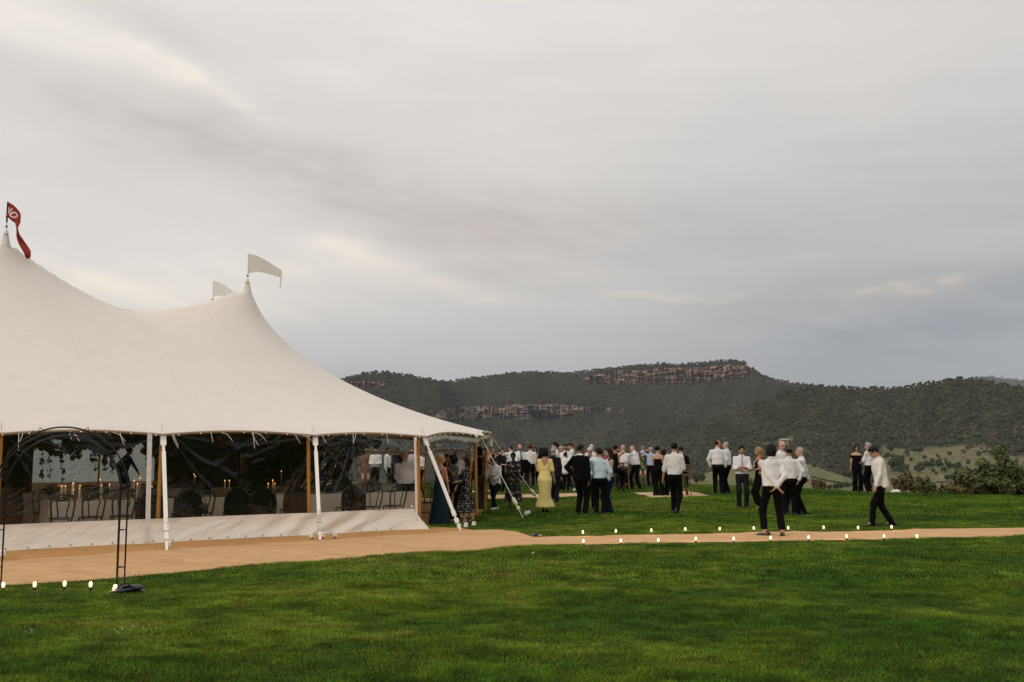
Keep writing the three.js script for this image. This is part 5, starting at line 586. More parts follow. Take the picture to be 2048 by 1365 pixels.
// ---------------------------------------------------------------- the guests, front to back from right to left
const SH = (x = {}) => ({ k: 'shirt', ...x });
person({ x: 1767, yh: 893, yf: 1054, yaw: -72, skin: 'olive', hair: 'short', hc: 'black', hp: 24, lean: 7, top: SH({ out: 1, c: [0.78, 0.755, 0.72] }), bot: { k: 'trousers' }, l: [0.24, 0.88, 0.22, 0.6, -0.3, -0.8], r: [0.26, 0.86, -0.05, 0.6, 0, -0.8], feet: [[0.07, 0.26, 0, 0.01], [-0.09, -0.22, -8, 0.02]], label: 'dark-haired man walking left with bowed head, white shirt hanging out over black trousers' });
person({ x: 1716, yh: 891, yf: 985, yaw: 12, f: 1, fat: 0.3, skin: 'fair', hair: 'curly', hc: 'dark', glasses: 'clear', bot: { k: "trousers", wide: 1 }, l: "behind", r: "down", top: { k: 'blouse', c: BLACK, sleeve: 0.4, topY: 1.37 }, label: 'woman with dark curls and glasses in an off-shoulder black jumpsuit' });
person({ x: 1741, yh: 887, yf: 987, yaw: -118, hy: 18, fat: 0.9, skin: 'pink', hair: 'short', hc: 'grey', top: SH(), bot: { k: 'trousers' }, l: 'crossed', r: 'crossed', label: 'stout grey-haired man with folded arms beside the woman in the off-shoulder jumpsuit' });
person({ x: 1549, yh: 891, yf: 1074, yaw: 186, f: 0, hipX: 0.02, twist: 6, skin: 'olive', hair: 'bob', hc: 'dark', hy: 14, top: SH(), bot: { k: 'trousers', crop: 1, nobelt: 1 }, l: [-0.10, 0.90, -0.19, 1, -0.1, -0.5], r: [0.05, 0.96, -0.17, 1, -0.1, -0.5], feet: [[0.17, 0.03, 78], [-0.15, 0.0, -14]], curl: 0.25, label: 'server with a dark bob standing on the matting path, hands clasped behind the back' });
person({ x: 1582, yh: 897, yf: 1033, yaw: 190, hy: 10, skin: 'tan', hair: 'thin', hc: 'black', top: SH(), bot: { k: 'trousers' }, l: 'pocket', r: [0.22, 0.92, -0.05, 1, 0, -0.5], label: 'man with a small bald spot, back turned, just right of the server with the bob' });
person({ x: 1566, yh: 883, yf: 1020, yaw: 35, hp: 16, skin: 'pink', hair: 'bald', fat: 0.5, top: SH(), bot: { k: 'trousers' }, label: 'tall bald man looking down, mostly hidden behind the server with the bob' });
person({ x: 1605, yh: 896, yf: 1030, yaw: -78, skin: 'pink', hair: 'buzz', hc: 'grey', fat: 0.4, top: SH(), bot: { k: 'trousers' }, l: 'behind', r: [0.05, 0.92, -0.20, 1, 0, -0.5], feet: [[0.09, 0.10, 4], [-0.10, -0.08, -8]], label: 'bald man in profile facing left, hands clasped behind him, right of the server' });
person({ x: 1521, yh: 896, yf: 1019, yaw: -72, f: 1, skin: 'tan', hair: 'pony', hc: 'blond', top: { k: 'blouse', c: BLACK, v: 0.17, strap: 0.72 }, bot: { k: 'trousers', wide: 1, crop: 1 }, l: 'front', r: 'front', shoes: 'sandal', label: 'blond woman in a sleeveless black jumpsuit and sandals, facing left' });
person({ x: 1486, yh: 893, yf: 1019, yaw: 4, hy: 6, skin: 'tan', hair: 'short', hc: 'dark', top: SH({ sleeve: 1.25, tie: [0.42, 0.45, 0.52] }), bot: { k: 'trousers', c: [0.016, 0.017, 0.020] }, l: 'crossed', r: 'crossed', label: 'dark-haired man facing the camera with folded arms, pale tie and rolled white sleeves' });
person({ x: 1437, yh: 882, yf: 991, yaw: 176, hy: -48, skin: 'pink', hair: 'balding', hc: 'dark', fat: 0.4, top: SH(), bot: { k: 'trousers' }, l: 'pocket', r: 'pocket', label: 'tall balding man from behind, both hands in his pockets, left of a pair' });
person({ x: 1455, yh: 885, yf: 989, yaw: -118, hy: 10, skin: 'pink', hair: 'buzz', hc: 'grey', top: SH(), bot: { k: 'trousers' }, l: 'pocket', r: 'down', label: 'grey-haired man facing left, half hidden behind the balding man with hands in pockets' });
person({ x: 1351, yh: 887, yf: 1029, yaw: 168, hy: 10, skin: 'tan', hair: 'short', hc: 'black', top: SH({ sleeve: 1.25, c: [0.78, 0.755, 0.73] }), bot: { k: 'trousers' }, l: [0.30, 0.86, 0.02, 0.6, 0, -0.7], r: 'front', feet: [[0.07, 0.20, 0, 0.0], [-0.07, -0.16, -14, 0.05]], label: 'dark-haired man walking away across the lawn in a white shirt with rolled sleeves' });
person({ x: 1363, yh: 902, yf: 993, k: 0.84, seat: 0.74, yaw: 170, hy: 15, hp: 10, lean: 5, skin: 'olive', hair: 'short', hc: 'black', top: { k: 'jacket' }, bot: { k: 'trousers' }, l: 'lap', r: 'lap', feet: [[0.12, 0.28, 5, 0.22], [-0.12, 0.28, -5, 0.22]], label: 'man in a black jacket sitting on a bar stool behind the man walking away' });
person({ x: 1317, yh: 893, yf: 993, yaw: 170, hy: -30, f: 1, skin: 'fair', hair: 'updo', hc: 'black', top: { k: 'blouse', c: BLACK, topY: 1.30, strap: 1.0 }, bot: { k: 'trousers', wide: 1 }, l: 'front', r: 'down', label: 'woman with pinned-up black hair and bare shoulders, from behind on the square rug' });
person({ x: 1329, yh: 899, yf: 992, yaw: 175, hy: -20, f: 1, skin: 'fair', hair: 'wavy', hc: 'brown', top: { k: 'blouse', c: BLACK, b: 0.12, strap: 0.7 }, bot: { k: 'trousers', wide: 1 }, l: 'down', r: [0.16, 1.56, 0.14, 1, -0.4, 0], label: 'woman with wavy dark hair in black halter jumpsuit raising a hand to her face' });
person({ x: 1303, yh: 896, yf: 975, yaw: -160, hy: 10, skin: 'pink', hair: 'short', hc: 'grey', top: SH({ c: [0.47, 0.55, 0.74], sleeve: 1.5 }), bot: { k: 'trousers' }, l: [0.18, 1.63, 0.08, 1, 0.1, 0.2], r: 'front', label: 'grey-haired man in a light blue shirt with his hand up to his head' });
person({ x: 1287, yh: 894, yf: 969, yaw: -4, f: 1, skin: 'fair', hair: 'bob', hc: 'ash', glasses: 'sun', top: { sleeve: 0.9, v: 0.13, se: 0.03 }, bot: { k: 'dress', c: 'jungle', rows: [[0.50, 0.21, 0.15], [0.72, 0.20, 0.15], [0.90, 0.185, 0.13], [1.02, 0.15, 0.108], [1.08, 0.142, 0.104]], amp: 0.04 }, shoes: 'heel', label: 'woman in sunglasses and a green leafy print dress facing the camera' });
person({ x: 1273, yh: 891, yf: 981, yaw: -128, hy: 20, hp: 18, fat: 1.2, lean: 10, skin: 'pink', hair: 'bald', top: SH(), bot: { k: 'trousers' }, l: 'table', r: 'front', feet: [[0.12, 0.1, 6], [-0.10, -0.12, -6]], label: 'stout bald man bending towards the seated man on the bar stool' });
person({ x: 1247, yh: 898, yf: 982, k: 0.84, seat: 0.76, yaw: 178, lean: 4, skin: 'pink', hair: 'bald', fat: 0.5, top: SH(), bot: { k: 'trousers', nobelt: 1 }, l: 'lap', r: 'lap', feet: [[0.12, 0.28, 5, 0.22], [-0.12, 0.28, -5, 0.22]], label: 'bald man sitting with his back to us on a light bamboo bar stool' });
person({ x: 1263, yh: 903, yf: 968, yaw: -5, f: 1, skin: 'olive', hair: 'long', hc: 'dark', top: { k: 'blouse', c: BLACK, strap: 0.8 }, label: 'dark-haired woman whose face shows between the seated and the stout bald man' });
person({ x: 1232, yh: 896, yf: 986, k: 0.87, seat: 0.76, yaw: 150, f: 1, skin: 'tan', hair: 'updo', hc: 'black', top: { k: 'blouse', c: BLACK, strap: 0.8 }, bot: { k: 'trousers' }, l: 'lap', r: [0.18, 1.58, -0.04, 1, 0.0, -0.2], feet: [[0.10, 0.26, 5, 0.22], [-0.10, 0.26, -5, 0.22]], label: 'woman in black sitting with a bent raised elbow behind the woman in navy' });
person({ x: 1219, yh: 897, yf: 1029, yaw: -58, hp: 6, f: 1, skin: 'fair', hair: 'wavy', hc: 'brown', top: { k: 'blouse', c: NAVY, strap: 0.72, v: 0.04 }, bot: { k: 'trousers', c: NAVY, wide: 1 }, l: 'front', r: 'front', shoes: 'sandal', label: 'woman with long brown hair in a sleeveless navy jumpsuit' });
person({ x: 1200, yh: 898, yf: 1032, yaw: 172, hy: 50, fat: 0.3, skin: 'tan', hair: 'short', hc: 'black', top: SH({ c: MINT, sleeve: 1.8 }), bot: { k: 'trousers' }, l: 'pocket', r: 'pocket', label: 'dark-haired man from behind in a pale mint shirt, hands in his pockets' });
person({ x: 1181, yh: 896, yf: 1022, yaw: -8, skin: 'pink', hair: 'buzz', hc: 'white', glasses: 'sun', top: SH({ tie: 'bow' }), bot: { k: 'trousers' }, label: 'man in sunglasses and black bow tie facing us left of the mint shirt' });
person({ x: 1162, yh: 890, yf: 1032, yaw: 150, hy: -22, skin: 'brown', hair: 'buzz', hc: 'black', top: { k: 'jacket' }, bot: { k: 'trousers' }, r: [0.22, 0.83, 0.02, 0.5, 0, -0.7], l: 'hip', label: 'man with a shaved head in a black suit, hand on hip, from behind' });
person({ x: 1184, yh: 890, yf: 990, yaw: 178, skin: 'pink', hair: 'buzz', hc: 'white', top: SH(), label: 'white-haired man seen from behind above the man in sunglasses and bow tie' });
person({ x: 1131, yh: 906, yf: 986, yaw: 150, hy: 20, skin: 'olive', hair: 'short', hc: 'black', top: SH({ out: 1 }), bot: { k: 'trousers', slim: 1 }, l: 'front', r: 'front', label: 'dark-haired boy in a white shirt left of the man in the black suit' });
person({ x: 1112, yh: 886, yf: 1000, yaw: -105, hy: 16, skin: 'fair', hair: 'short', hc: 'dark', top: SH({ sleeve: 1.6 }), bot: { k: 'trousers' }, l: 'front', r: 'front', label: 'tall young man in a white shirt looking left over the woman in yellow' });
person({ x: 1107, yh: 897, yf: 1009, yaw: 176, hy: -14, fat: 0.3, skin: 'pink', hair: 'buzz', hc: 'grey', top: SH({ c: [0.018, 0.017, 0.019], out: 1 }), bot: { k: 'trousers', c: [0.016, 0.019, 0.026] }, l: 'front', r: 'down', label: 'grey-haired man in a black shirt from behind, right of the woman in yellow' });
person({ x: 1090, yh: 897, yf: 1027, yaw: 178, f: 1, fat: 0.3, skin: 'tan', hair: 'bob', hc: 'black', top: { sleeve: 0.95, b: 0.19, se: 0.016 }, bot: { k: 'dress', c: [0.92, 0.74, 0.29], rows: [[0.16, 0.265, 0.22, 0.04], [0.28, 0.225, 0.19, 0.03], [0.42, 0.165, 0.15, 0.015], [0.58, 0.158, 0.135, 0], [0.74, 0.182, 0.142, -0.006], [0.88, 0.196, 0.148, -0.012], [0.98, 0.17, 0.122, -0.004], [1.06, 0.145, 0.108], [1.12, 0.137, 0.10]], folds: 11, amp: 0.06, wr: 0.005 }, l: 'front', r: [0.27, 0.84, 0.02, 0.5, 0, -0.8], feet: [[0.05, 0.10, 0, 0], [-0.05, -0.10, 0, 0.03]], shoes: 'heel', shoeC: [0.05, 0.01, 0.012], label: 'woman with a black bob walking away in a long yellow dress' });
person({ x: 1124, yh: 893, yf: 984, yaw: -60, skin: 'pink', hair: 'buzz', hc: 'grey', glasses: 'clear', top: SH(), label: 'bald man with glasses behind the tall young man looking left' });
person({ x: 1132, yh: 890, yf: 975, yaw: 10, beard: 1, skin: 'tan', hair: 'short', hc: 'black', top: SH({ tie: BLACK }), l: 'front', label: 'bearded dark-haired man facing us, behind the bald man with glasses' });
person({ x: 1144, yh: 887, yf: 978, yaw: -88, hp: 16, skin: 'pink', hair: 'short', hc: 'brown', top: SH({ tie: [0.03, 0.04, 0.08], sleeve: 1.4 }), l: 'front', r: 'front', label: 'brown-haired man with dark tie in profile facing left, behind the boy in white' });
person({ x: 1156, yh: 899, yf: 977, yaw: 30, skin: 'olive', hair: 'short', hc: 'black', top: SH(), label: 'dark-haired person whose head shows over the shoulder of the black suit' });
person({ x: 1061, yh: 891, yf: 976, yaw: 176, skin: 'tan', hair: 'short', hc: 'dark', cap: 1, top: SH(), bot: { k: 'trousers' }, l: 'front', r: 'down', label: 'man in a red skullcap and white shirt seen from behind' });
person({ x: 1071, yh: 896, yf: 969, yaw: -14, f: 1, skin: 'olive', hair: 'bob', hc: 'black', glasses: 'clear', top: { k: 'blouse', c: [0.30, 0.20, 0.21], sleeve: 0.4 }, label: 'woman with glasses and black hair facing us beside the man in the red skullcap' });
person({ x: 1082, yh: 896, yf: 978, yaw: 160, f: 1, skin: 'tan', hair: 'long', hc: 'black', top: { k: 'blouse', c: BLACK, strap: 0.75 }, label: 'black-haired woman mostly hidden behind the woman in yellow' });
person({ x: 1039, yh: 894, yf: 974, k: 0.86, seat: 0.76, yaw: 28, beard: 1, skin: 'pink', hair: 'balding', hc: 'dark', top: SH({ tie: [0.03, 0.05, 0.10] }), bot: { k: 'trousers' }, l: 'lap', r: 'lap', feet: [[0.12, 0.28, 5, 0.22], [-0.12, 0.28, -5, 0.22]], label: 'bearded balding man with a blue tie sitting at the far bar table' });
person({ x: 1022, yh: 893, yf: 972, yaw: -150, hy: 16, skin: 'pink', hair: 'buzz', hc: 'dark', top: SH(), l: [0.42, 1.60, 0.30, 0.3, -1, 0], r: [0.55, 1.56, 0.1, 0.2, -1, 0.2], label: 'man in a white shirt throwing both arms out behind the floral dress' });
person({ x: 1027, yh: 906, yf: 1018, yaw: -10, hp: 18, f: 1, fat: 0.7, skin: 'dark', hair: 'pony', hc: 'black', top: { sleeve: 0.98, se: 0.035 }, bot: { k: 'dress', c: 'flowers', rows: [[0.24, 0.29, 0.24], [0.5, 0.25, 0.205], [0.75, 0.215, 0.175], [0.9, 0.195, 0.15], [1.04, 0.165, 0.125], [1.10, 0.155, 0.12]], folds: 8, amp: 0.05 }, l: 'crossed', r: 'crossed', shoes: 'sandal', shoeC: [0.16, 0.08, 0.04], label: 'woman in a long black dress with pale flowers looking down, arms folded' });
person({ x: 991, yh: 915, yf: 1020, yaw: -32, hp: 30, lean: 4, skin: 'tan', hair: 'short', hc: 'black', top: SH({ out: 1, sleeve: 1.85 }), bot: { k: 'trousers', slim: 1, c: [0.012, 0.013, 0.018] }, l: [0.10, 1.02, 0.28, 0.8, -0.3, -0.4], r: [0.16, 1.02, 0.30, 0.8, -0.3, -0.4], feet: [[-0.02, 0.14, 20, 0], [-0.02, -0.08, -10, 0.01]], shoes: 'shoe', shoeC: [0.75, 0.73, 0.71], label: 'boy in a white shirt and white sneakers looking down at the board he carries' });
person({ x: 1001, yh: 898, yf: 986, yaw: 48, hy: 20, skin: 'pink', hair: 'short', hc: 'brown', fat: 0.4, top: SH({ c: [0.014, 0.014, 0.016], out: 1, sleeve: 1.3 }), l: 'front', r: 'front', label: 'man in a black shirt facing right behind the boy with the board' });
person({ x: 986, yh: 895, yf: 984, yaw: -10, hy: 20, f: 1, skin: 'tan', hair: 'updo', hc: 'brown', top: { k: 'blouse', c: BLACK, strap: 0.55 }, bot: { k: 'trousers' }, label: 'bare-shouldered woman facing us left of the man in the black shirt' });
// by the opening of the tent
person({ x: 880, yh: 910, yf: 1051, yaw: 138, hy: -42, f: 1, skin: 'tan', hair: 'pony', hc: 'blond', top: { sleeve: 0, b: 0.22, strap: 0.66, topY: 1.42 }, bot: { k: 'dress', c: [0.012, 0.028, 0.036], rows: [[0.02, 0.30, 0.25], [0.3, 0.26, 0.205], [0.6, 0.215, 0.165], [0.85, 0.182, 0.135, -0.008], [1.0, 0.148, 0.108], [1.08, 0.136, 0.10]], folds: 7, amp: 0.045 }, l: 'front', r: [0.24, 0.84, 0.05, 0.5, 0, -0.8], label: 'blond woman in a long dark teal gown with open back at the tent opening' });
person({ x: 931, yh: 915, yf: 1049, yaw: -74, f: 1, skin: 'fair', hair: 'long', hc: 'dark', top: { sleeve: 1.45, se: 0.032, v: 0.10 }, bot: { k: 'dress', c: 'dots', rows: [[0.30, 0.27, 0.25, 0.02], [0.42, 0.25, 0.24, 0.02], [0.62, 0.20, 0.19, 0.01], [0.85, 0.175, 0.14, -0.01], [1.0, 0.142, 0.105], [1.07, 0.135, 0.10]], folds: 9, amp: 0.06 }, l: 'front', r: 'low', feet: [[0.06, 0.02, 6, 0], [-0.06, -0.22, -10, 0.05]], shoes: 'sandal', shoeC: [0.10, 0.02, 0.02], label: 'dark-haired woman in a black dress with white polka dots facing left' });
person({ x: 906, yh: 912, yf: 1040, yaw: -50, hy: -20, f: 1, skin: 'brown', hair: 'curly', hc: 'black', top: { k: 'blouse', c: 'stripes', sleeve: 0.5, se: 0.02 }, bot: { k: 'skirt', c: BLACK, rows: GOWN(0.18, 0.22), amp: 0.03 }, r: 'front', l: 'chin', label: 'woman with short black curls and a striped grey top touching her face' });
person({ x: 892, yh: 911, yf: 1036, yaw: 30, f: 1, skin: 'olive', hair: 'long', hc: 'brown', top: { k: 'blouse', c: [0.05, 0.025, 0.018], sleeve: 0.5 }, bot: { k: 'skirt', c: BLACK, rows: GOWN(0.18, 0.22), amp: 0.03 }, l: 'front', label: 'brown-haired woman half hidden between the blond woman and the woman with curls' });
person({ x: 912, yh: 903, yf: 1012, yaw: 8, skin: 'pink', hair: 'balding', hc: 'brown', top: SH(), label: 'older man with a pink bald head behind the woman with the curls' });
person({ x: 936, yh: 899, yf: 1002, yaw: -16, f: 1, skin: 'fair', hair: 'wavy', hc: 'dark', top: { k: 'blouse', c: BLACK, strap: 0.75, topY: 1.38 }, bot: { k: 'trousers' }, label: 'woman with long dark hair in a strapless black top by the far tent pole' });
person({ x: 959, yh: 896, yf: 1019, yaw: 150, hy: -20, f: 1, skin: 'brown', hair: 'bob', hc: 'black', top: { k: 'blouse', c: BLACK, strap: 0.75 }, bot: { k: 'trousers', c: 'snake', wide: 1 }, l: 'down', r: [0.20, 1.36, 0.32, 0.8, -0.6, 0], label: 'woman in a black sleeveless top and patterned trousers between the two tent poles' });
person({ x: 967, yh: 897, yf: 1002, yaw: -20, f: 1, skin: 'fair', hair: 'long', hc: 'brown', top: { k: 'blouse', c: BLACK, strap: 0.8 }, label: 'brown-haired woman partly hidden by the rightmost tent pole' });
person({ x: 809, yh: 903, yf: 1049, yaw: 186, hp: 20, fat: 0.9, skin: 'pink', hair: 'bald', top: SH({ c: CREAM, sleeve: 1.4 }), bot: { k: 'trousers' }, l: 'front', r: 'front', label: 'stout bald man in white from behind at the end of the clear wall' });
// inside and behind the tent, seen through the clear walls
person({ x: 750, yh: 896, yf: 984, yaw: -12, skin: 'pink', hair: 'short', hc: 'brown', top: SH({ tie: 'bow' }), l: 'front', r: 'front', label: 'man in a white shirt and bow tie facing us, seen through the clear wall' });
person({ x: 774, yh: 897, yf: 986, yaw: 70, skin: 'pink', hair: 'short', hc: 'dark', top: SH({ tie: 'bow' }), label: 'young man in a white shirt in profile facing right, seen through the clear wall' });
person({ x: 794, yh: 896, yf: 988, yaw: 150, skin: 'brown', hair: 'short', hc: 'black', top: { k: 'jacket' }, label: 'man in a black suit seen from behind through the clear wall' });
person({ x: 784, yh: 900, yf: 980, yaw: -20, f: 1, skin: 'fair', hair: 'bob', hc: 'brown', top: { k: 'blouse', c: [0.25, 0.14, 0.09], sleeve: 0.5 }, label: 'woman half hidden between the young man in profile and the man in the suit' });
person({ x: 730, yh: 896, yf: 982, yaw: 6, f: 1, skin: 'fair', hair: 'long', hc: 'brown', top: { sleeve: 1.5 }, bot: { k: 'dress', c: [0.22, 0.12, 0.075], rows: GOWN(0.18, 0.24) }, label: 'woman in a brown gown behind the clear wall, left of the bow-tied man' });
person({ x: 823, yh: 896, yf: 986, yaw: -10, skin: 'pink', hair: 'short', hc: 'brown', top: SH({ c: [0.55, 0.50, 0.56] }), bot: {}, label: 'man in a lilac shirt behind the stout bald man, left of the pole' });
person({ x: 839, yh: 901, yf: 990, yaw: -40, skin: 'pink', hair: 'short', hc: 'brown', top: SH(), l: 'front', label: 'man in a white shirt partly hidden behind the orange tent pole' });
person({ x: 648, yh: 925, yf: 1052, h: 1.66, yaw: -105, lean: 26, hp: 20, f: 1, skin: 'fair', hair: 'bob', hc: 'dark', top: { sleeve: 0.35, se: 0.02 }, bot: { k: 'dress', c: NAVY, rows: [[0.42, 0.26, 0.22, -0.02], [0.6, 0.215, 0.18, -0.01], [0.85, 0.18, 0.135, 0], [0.98, 0.15, 0.108, 0.02], [1.04, 0.14, 0.10, 0.03]], amp: 0.06 }, l: [0.12, 1.10, 0.52, 0.6, -0.6, 0], r: [0.1, 1.05, 0.50, 0.6, -0.6, 0], feet: [[0.06, 0.05, 4, 0], [-0.05, -0.22, -10, 0.06]], label: 'woman in a navy dress bending over the long table behind the clear wall' });
person({ x: 244, yh: 922, yf: 1000, h: 1.7, yaw: 60, lean: 14, skin: 'olive', hair: 'short', hc: 'black', top: SH({ c: BLACK, out: 1 }), l: 'table', r: 'hip', label: 'person in black leaning over a table inside the tent, behind the garden arch' });
person({ x: 338, yh: 926, yf: 1012, h: 1.6, yaw: 10, f: 1, skin: 'fair', hair: 'bob', hc: 'blond', top: { k: 'blouse', c: [0.05, 0.02, 0.02], sleeve: 0.6 }, label: 'blond woman inside the tent just right of the white strap' });
person({ x: 672, yh: 897, yf: 1022, yaw: 120, f: 0, skin: 'pink', hair: 'short', hc: 'dark', top: { k: 'jacket' }, r: [0.25, 1.60, 0.35, 0.4, -1, 0], l: 'front', label: 'man in a black jacket with one arm raised behind the creased clear wall' });
// ---------------------------------------------------------------- matting, rugs, path
const coir = (() => { const base = (u, v) => 0.5 + 0.20 * tnoise2(u, v, 8, 190, 2) + 0.16 * tnoise2(u, v, 160, 60, 3) + 0.14 * tnoise(u, v, 14, 4) + 0.10 * tnoise(u, v, 400, 5); const col = dataTex(1024, (u, v) => { const n = base(u, v), st = smooth(0.3, 0.7, tnoise2(u, v, 5, 9, 8)) * 0.5; return [lerp(0.69, 0.835, n) - st * 0.06, lerp(0.54, 0.67, n) - st * 0.07, lerp(0.365, 0.48, n) - st * 0.08]; }, 0.4), b = dataTex(512, (u, v) => { const n = base(u, v); return [n, n, n]; }, 0.4, false); return { col, b }; })();
const coirM = new THREE.MeshStandardMaterial({ map: coir.col, bumpMap: coir.b, bumpScale: 0.006, roughness: 1, side: THREE.DoubleSide });
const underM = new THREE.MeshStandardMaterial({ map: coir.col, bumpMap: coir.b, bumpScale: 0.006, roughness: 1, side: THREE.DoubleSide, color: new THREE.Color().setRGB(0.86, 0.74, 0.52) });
function strip(top, bot, n, y, m, name, label, cat, wob = 0.02, kind) { // a sheet between two edges given in the survey
  const A = top.map(p => gp(...p)), B = bot.map(p => gp(...p)); const sam = (L, t) => { const d = [0]; for (let i = 1; i < L.length; i++) d.push(d[i - 1] + L[i].distanceTo(L[i - 1])); const s = t * d[d.length - 1]; let i = 1; while (i < L.length - 1 && d[i] < s) i++; return L[i - 1].clone().lerp(L[i], (s - d[i - 1]) / (d[i] - d[i - 1])); };
  const g = gridGeo(n, 20, (u, v) => { const a = sam(A, u), b = sam(B, u); const e = v === 0 ? 1 : v === 1 ? -1 : 0; const p = a.lerp(b, v); const w = wob * noise2(u * n * 0.31, v * 3) ; p.z += e * Math.abs(w) * -1.4; p.y = y + (v === 0 || v === 1 ? -0.012 : 0.009 * noise2(p.x * 0.9, p.z * 1.4) + 0.006 * noise2(p.x * 3.1, p.z * 4) + 0.008 * Math.pow(1 - Math.abs(noise2(p.x * 0.8 + p.z * 0.3, p.z * 0.5 + 7)), 9)); return p; }, (u, v, p) => [p.x * 0.9 + p.z * 0.15, p.z * 0.9 - p.x * 0.15]);
  if (kind) return struct(name, g, m); const o = whole(name, g, m, label, cat); return o;
}
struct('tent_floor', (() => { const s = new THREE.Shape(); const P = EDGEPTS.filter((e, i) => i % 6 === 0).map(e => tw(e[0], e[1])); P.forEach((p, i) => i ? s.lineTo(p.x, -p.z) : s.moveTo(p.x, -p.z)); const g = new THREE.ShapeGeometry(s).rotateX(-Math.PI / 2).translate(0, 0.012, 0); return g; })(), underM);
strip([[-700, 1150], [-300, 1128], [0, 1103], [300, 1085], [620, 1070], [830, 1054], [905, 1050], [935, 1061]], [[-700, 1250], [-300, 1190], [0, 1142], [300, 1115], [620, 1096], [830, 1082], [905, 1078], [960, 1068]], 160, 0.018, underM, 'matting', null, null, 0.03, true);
strip([[-700, 1170], [-300, 1150], [0, 1125], [350, 1100], [620, 1084], [800, 1072], [905, 1066], [955, 1062], [1000, 1061], [1035, 1066], [1066, 1076]], [[-700, 1300], [-300, 1230], [0, 1174], [170, 1164], [350, 1148], [525, 1133], [700, 1119], [900, 1107], [985, 1100], [1050, 1096], [1076, 1094]], 260, 0.026, coirM, 'matting', null, null, 0.035, true);
strip([[1064, 1076], [1120, 1075], [1200, 1073], [1320, 1070], [1400, 1068], [1550, 1066], [1700, 1064], [1780, 1063], [1830, 1060], [1930, 1059], [2048, 1057], [2500, 1050]], [[1075, 1094], [1140, 1092], [1200, 1091], [1320, 1089], [1400, 1088], [1550, 1086], [1700, 1083], [1830, 1081], [1930, 1078], [2048, 1075], [2500, 1068]], 300, 0.020, coirM, 'path', null, null, 0.03, true);
const rugM = new THREE.MeshStandardMaterial({ map: coir.col, bumpMap: coir.b, bumpScale: 0.006, roughness: 1, side: THREE.DoubleSide, color: new THREE.Color().setRGB(0.95, 1.06, 1.35) });
strip([[1262, 987], [1320, 985], [1376, 984]], [[1300, 997], [1360, 997], [1422, 993]], 30, 0.022, rugM, 'rug', 'square pale woven rug under the bar stool in the middle of the lawn', 'rug', 0.02);
strip([[962, 993], [1060, 990], [1160, 988]], [[976, 1000], [1075, 997], [1165, 995]], 30, 0.022, rugM, 'rug', 'long pale woven rug behind the woman in yellow', 'rug', 0.02);
strip([[930, 984], [965, 982], [995, 981]], [[935, 988], [970, 986], [1000, 984]], 12, 0.022, rugM, 'rug', 'pale rug seen between the two right-hand tent poles', 'rug', 0.02);
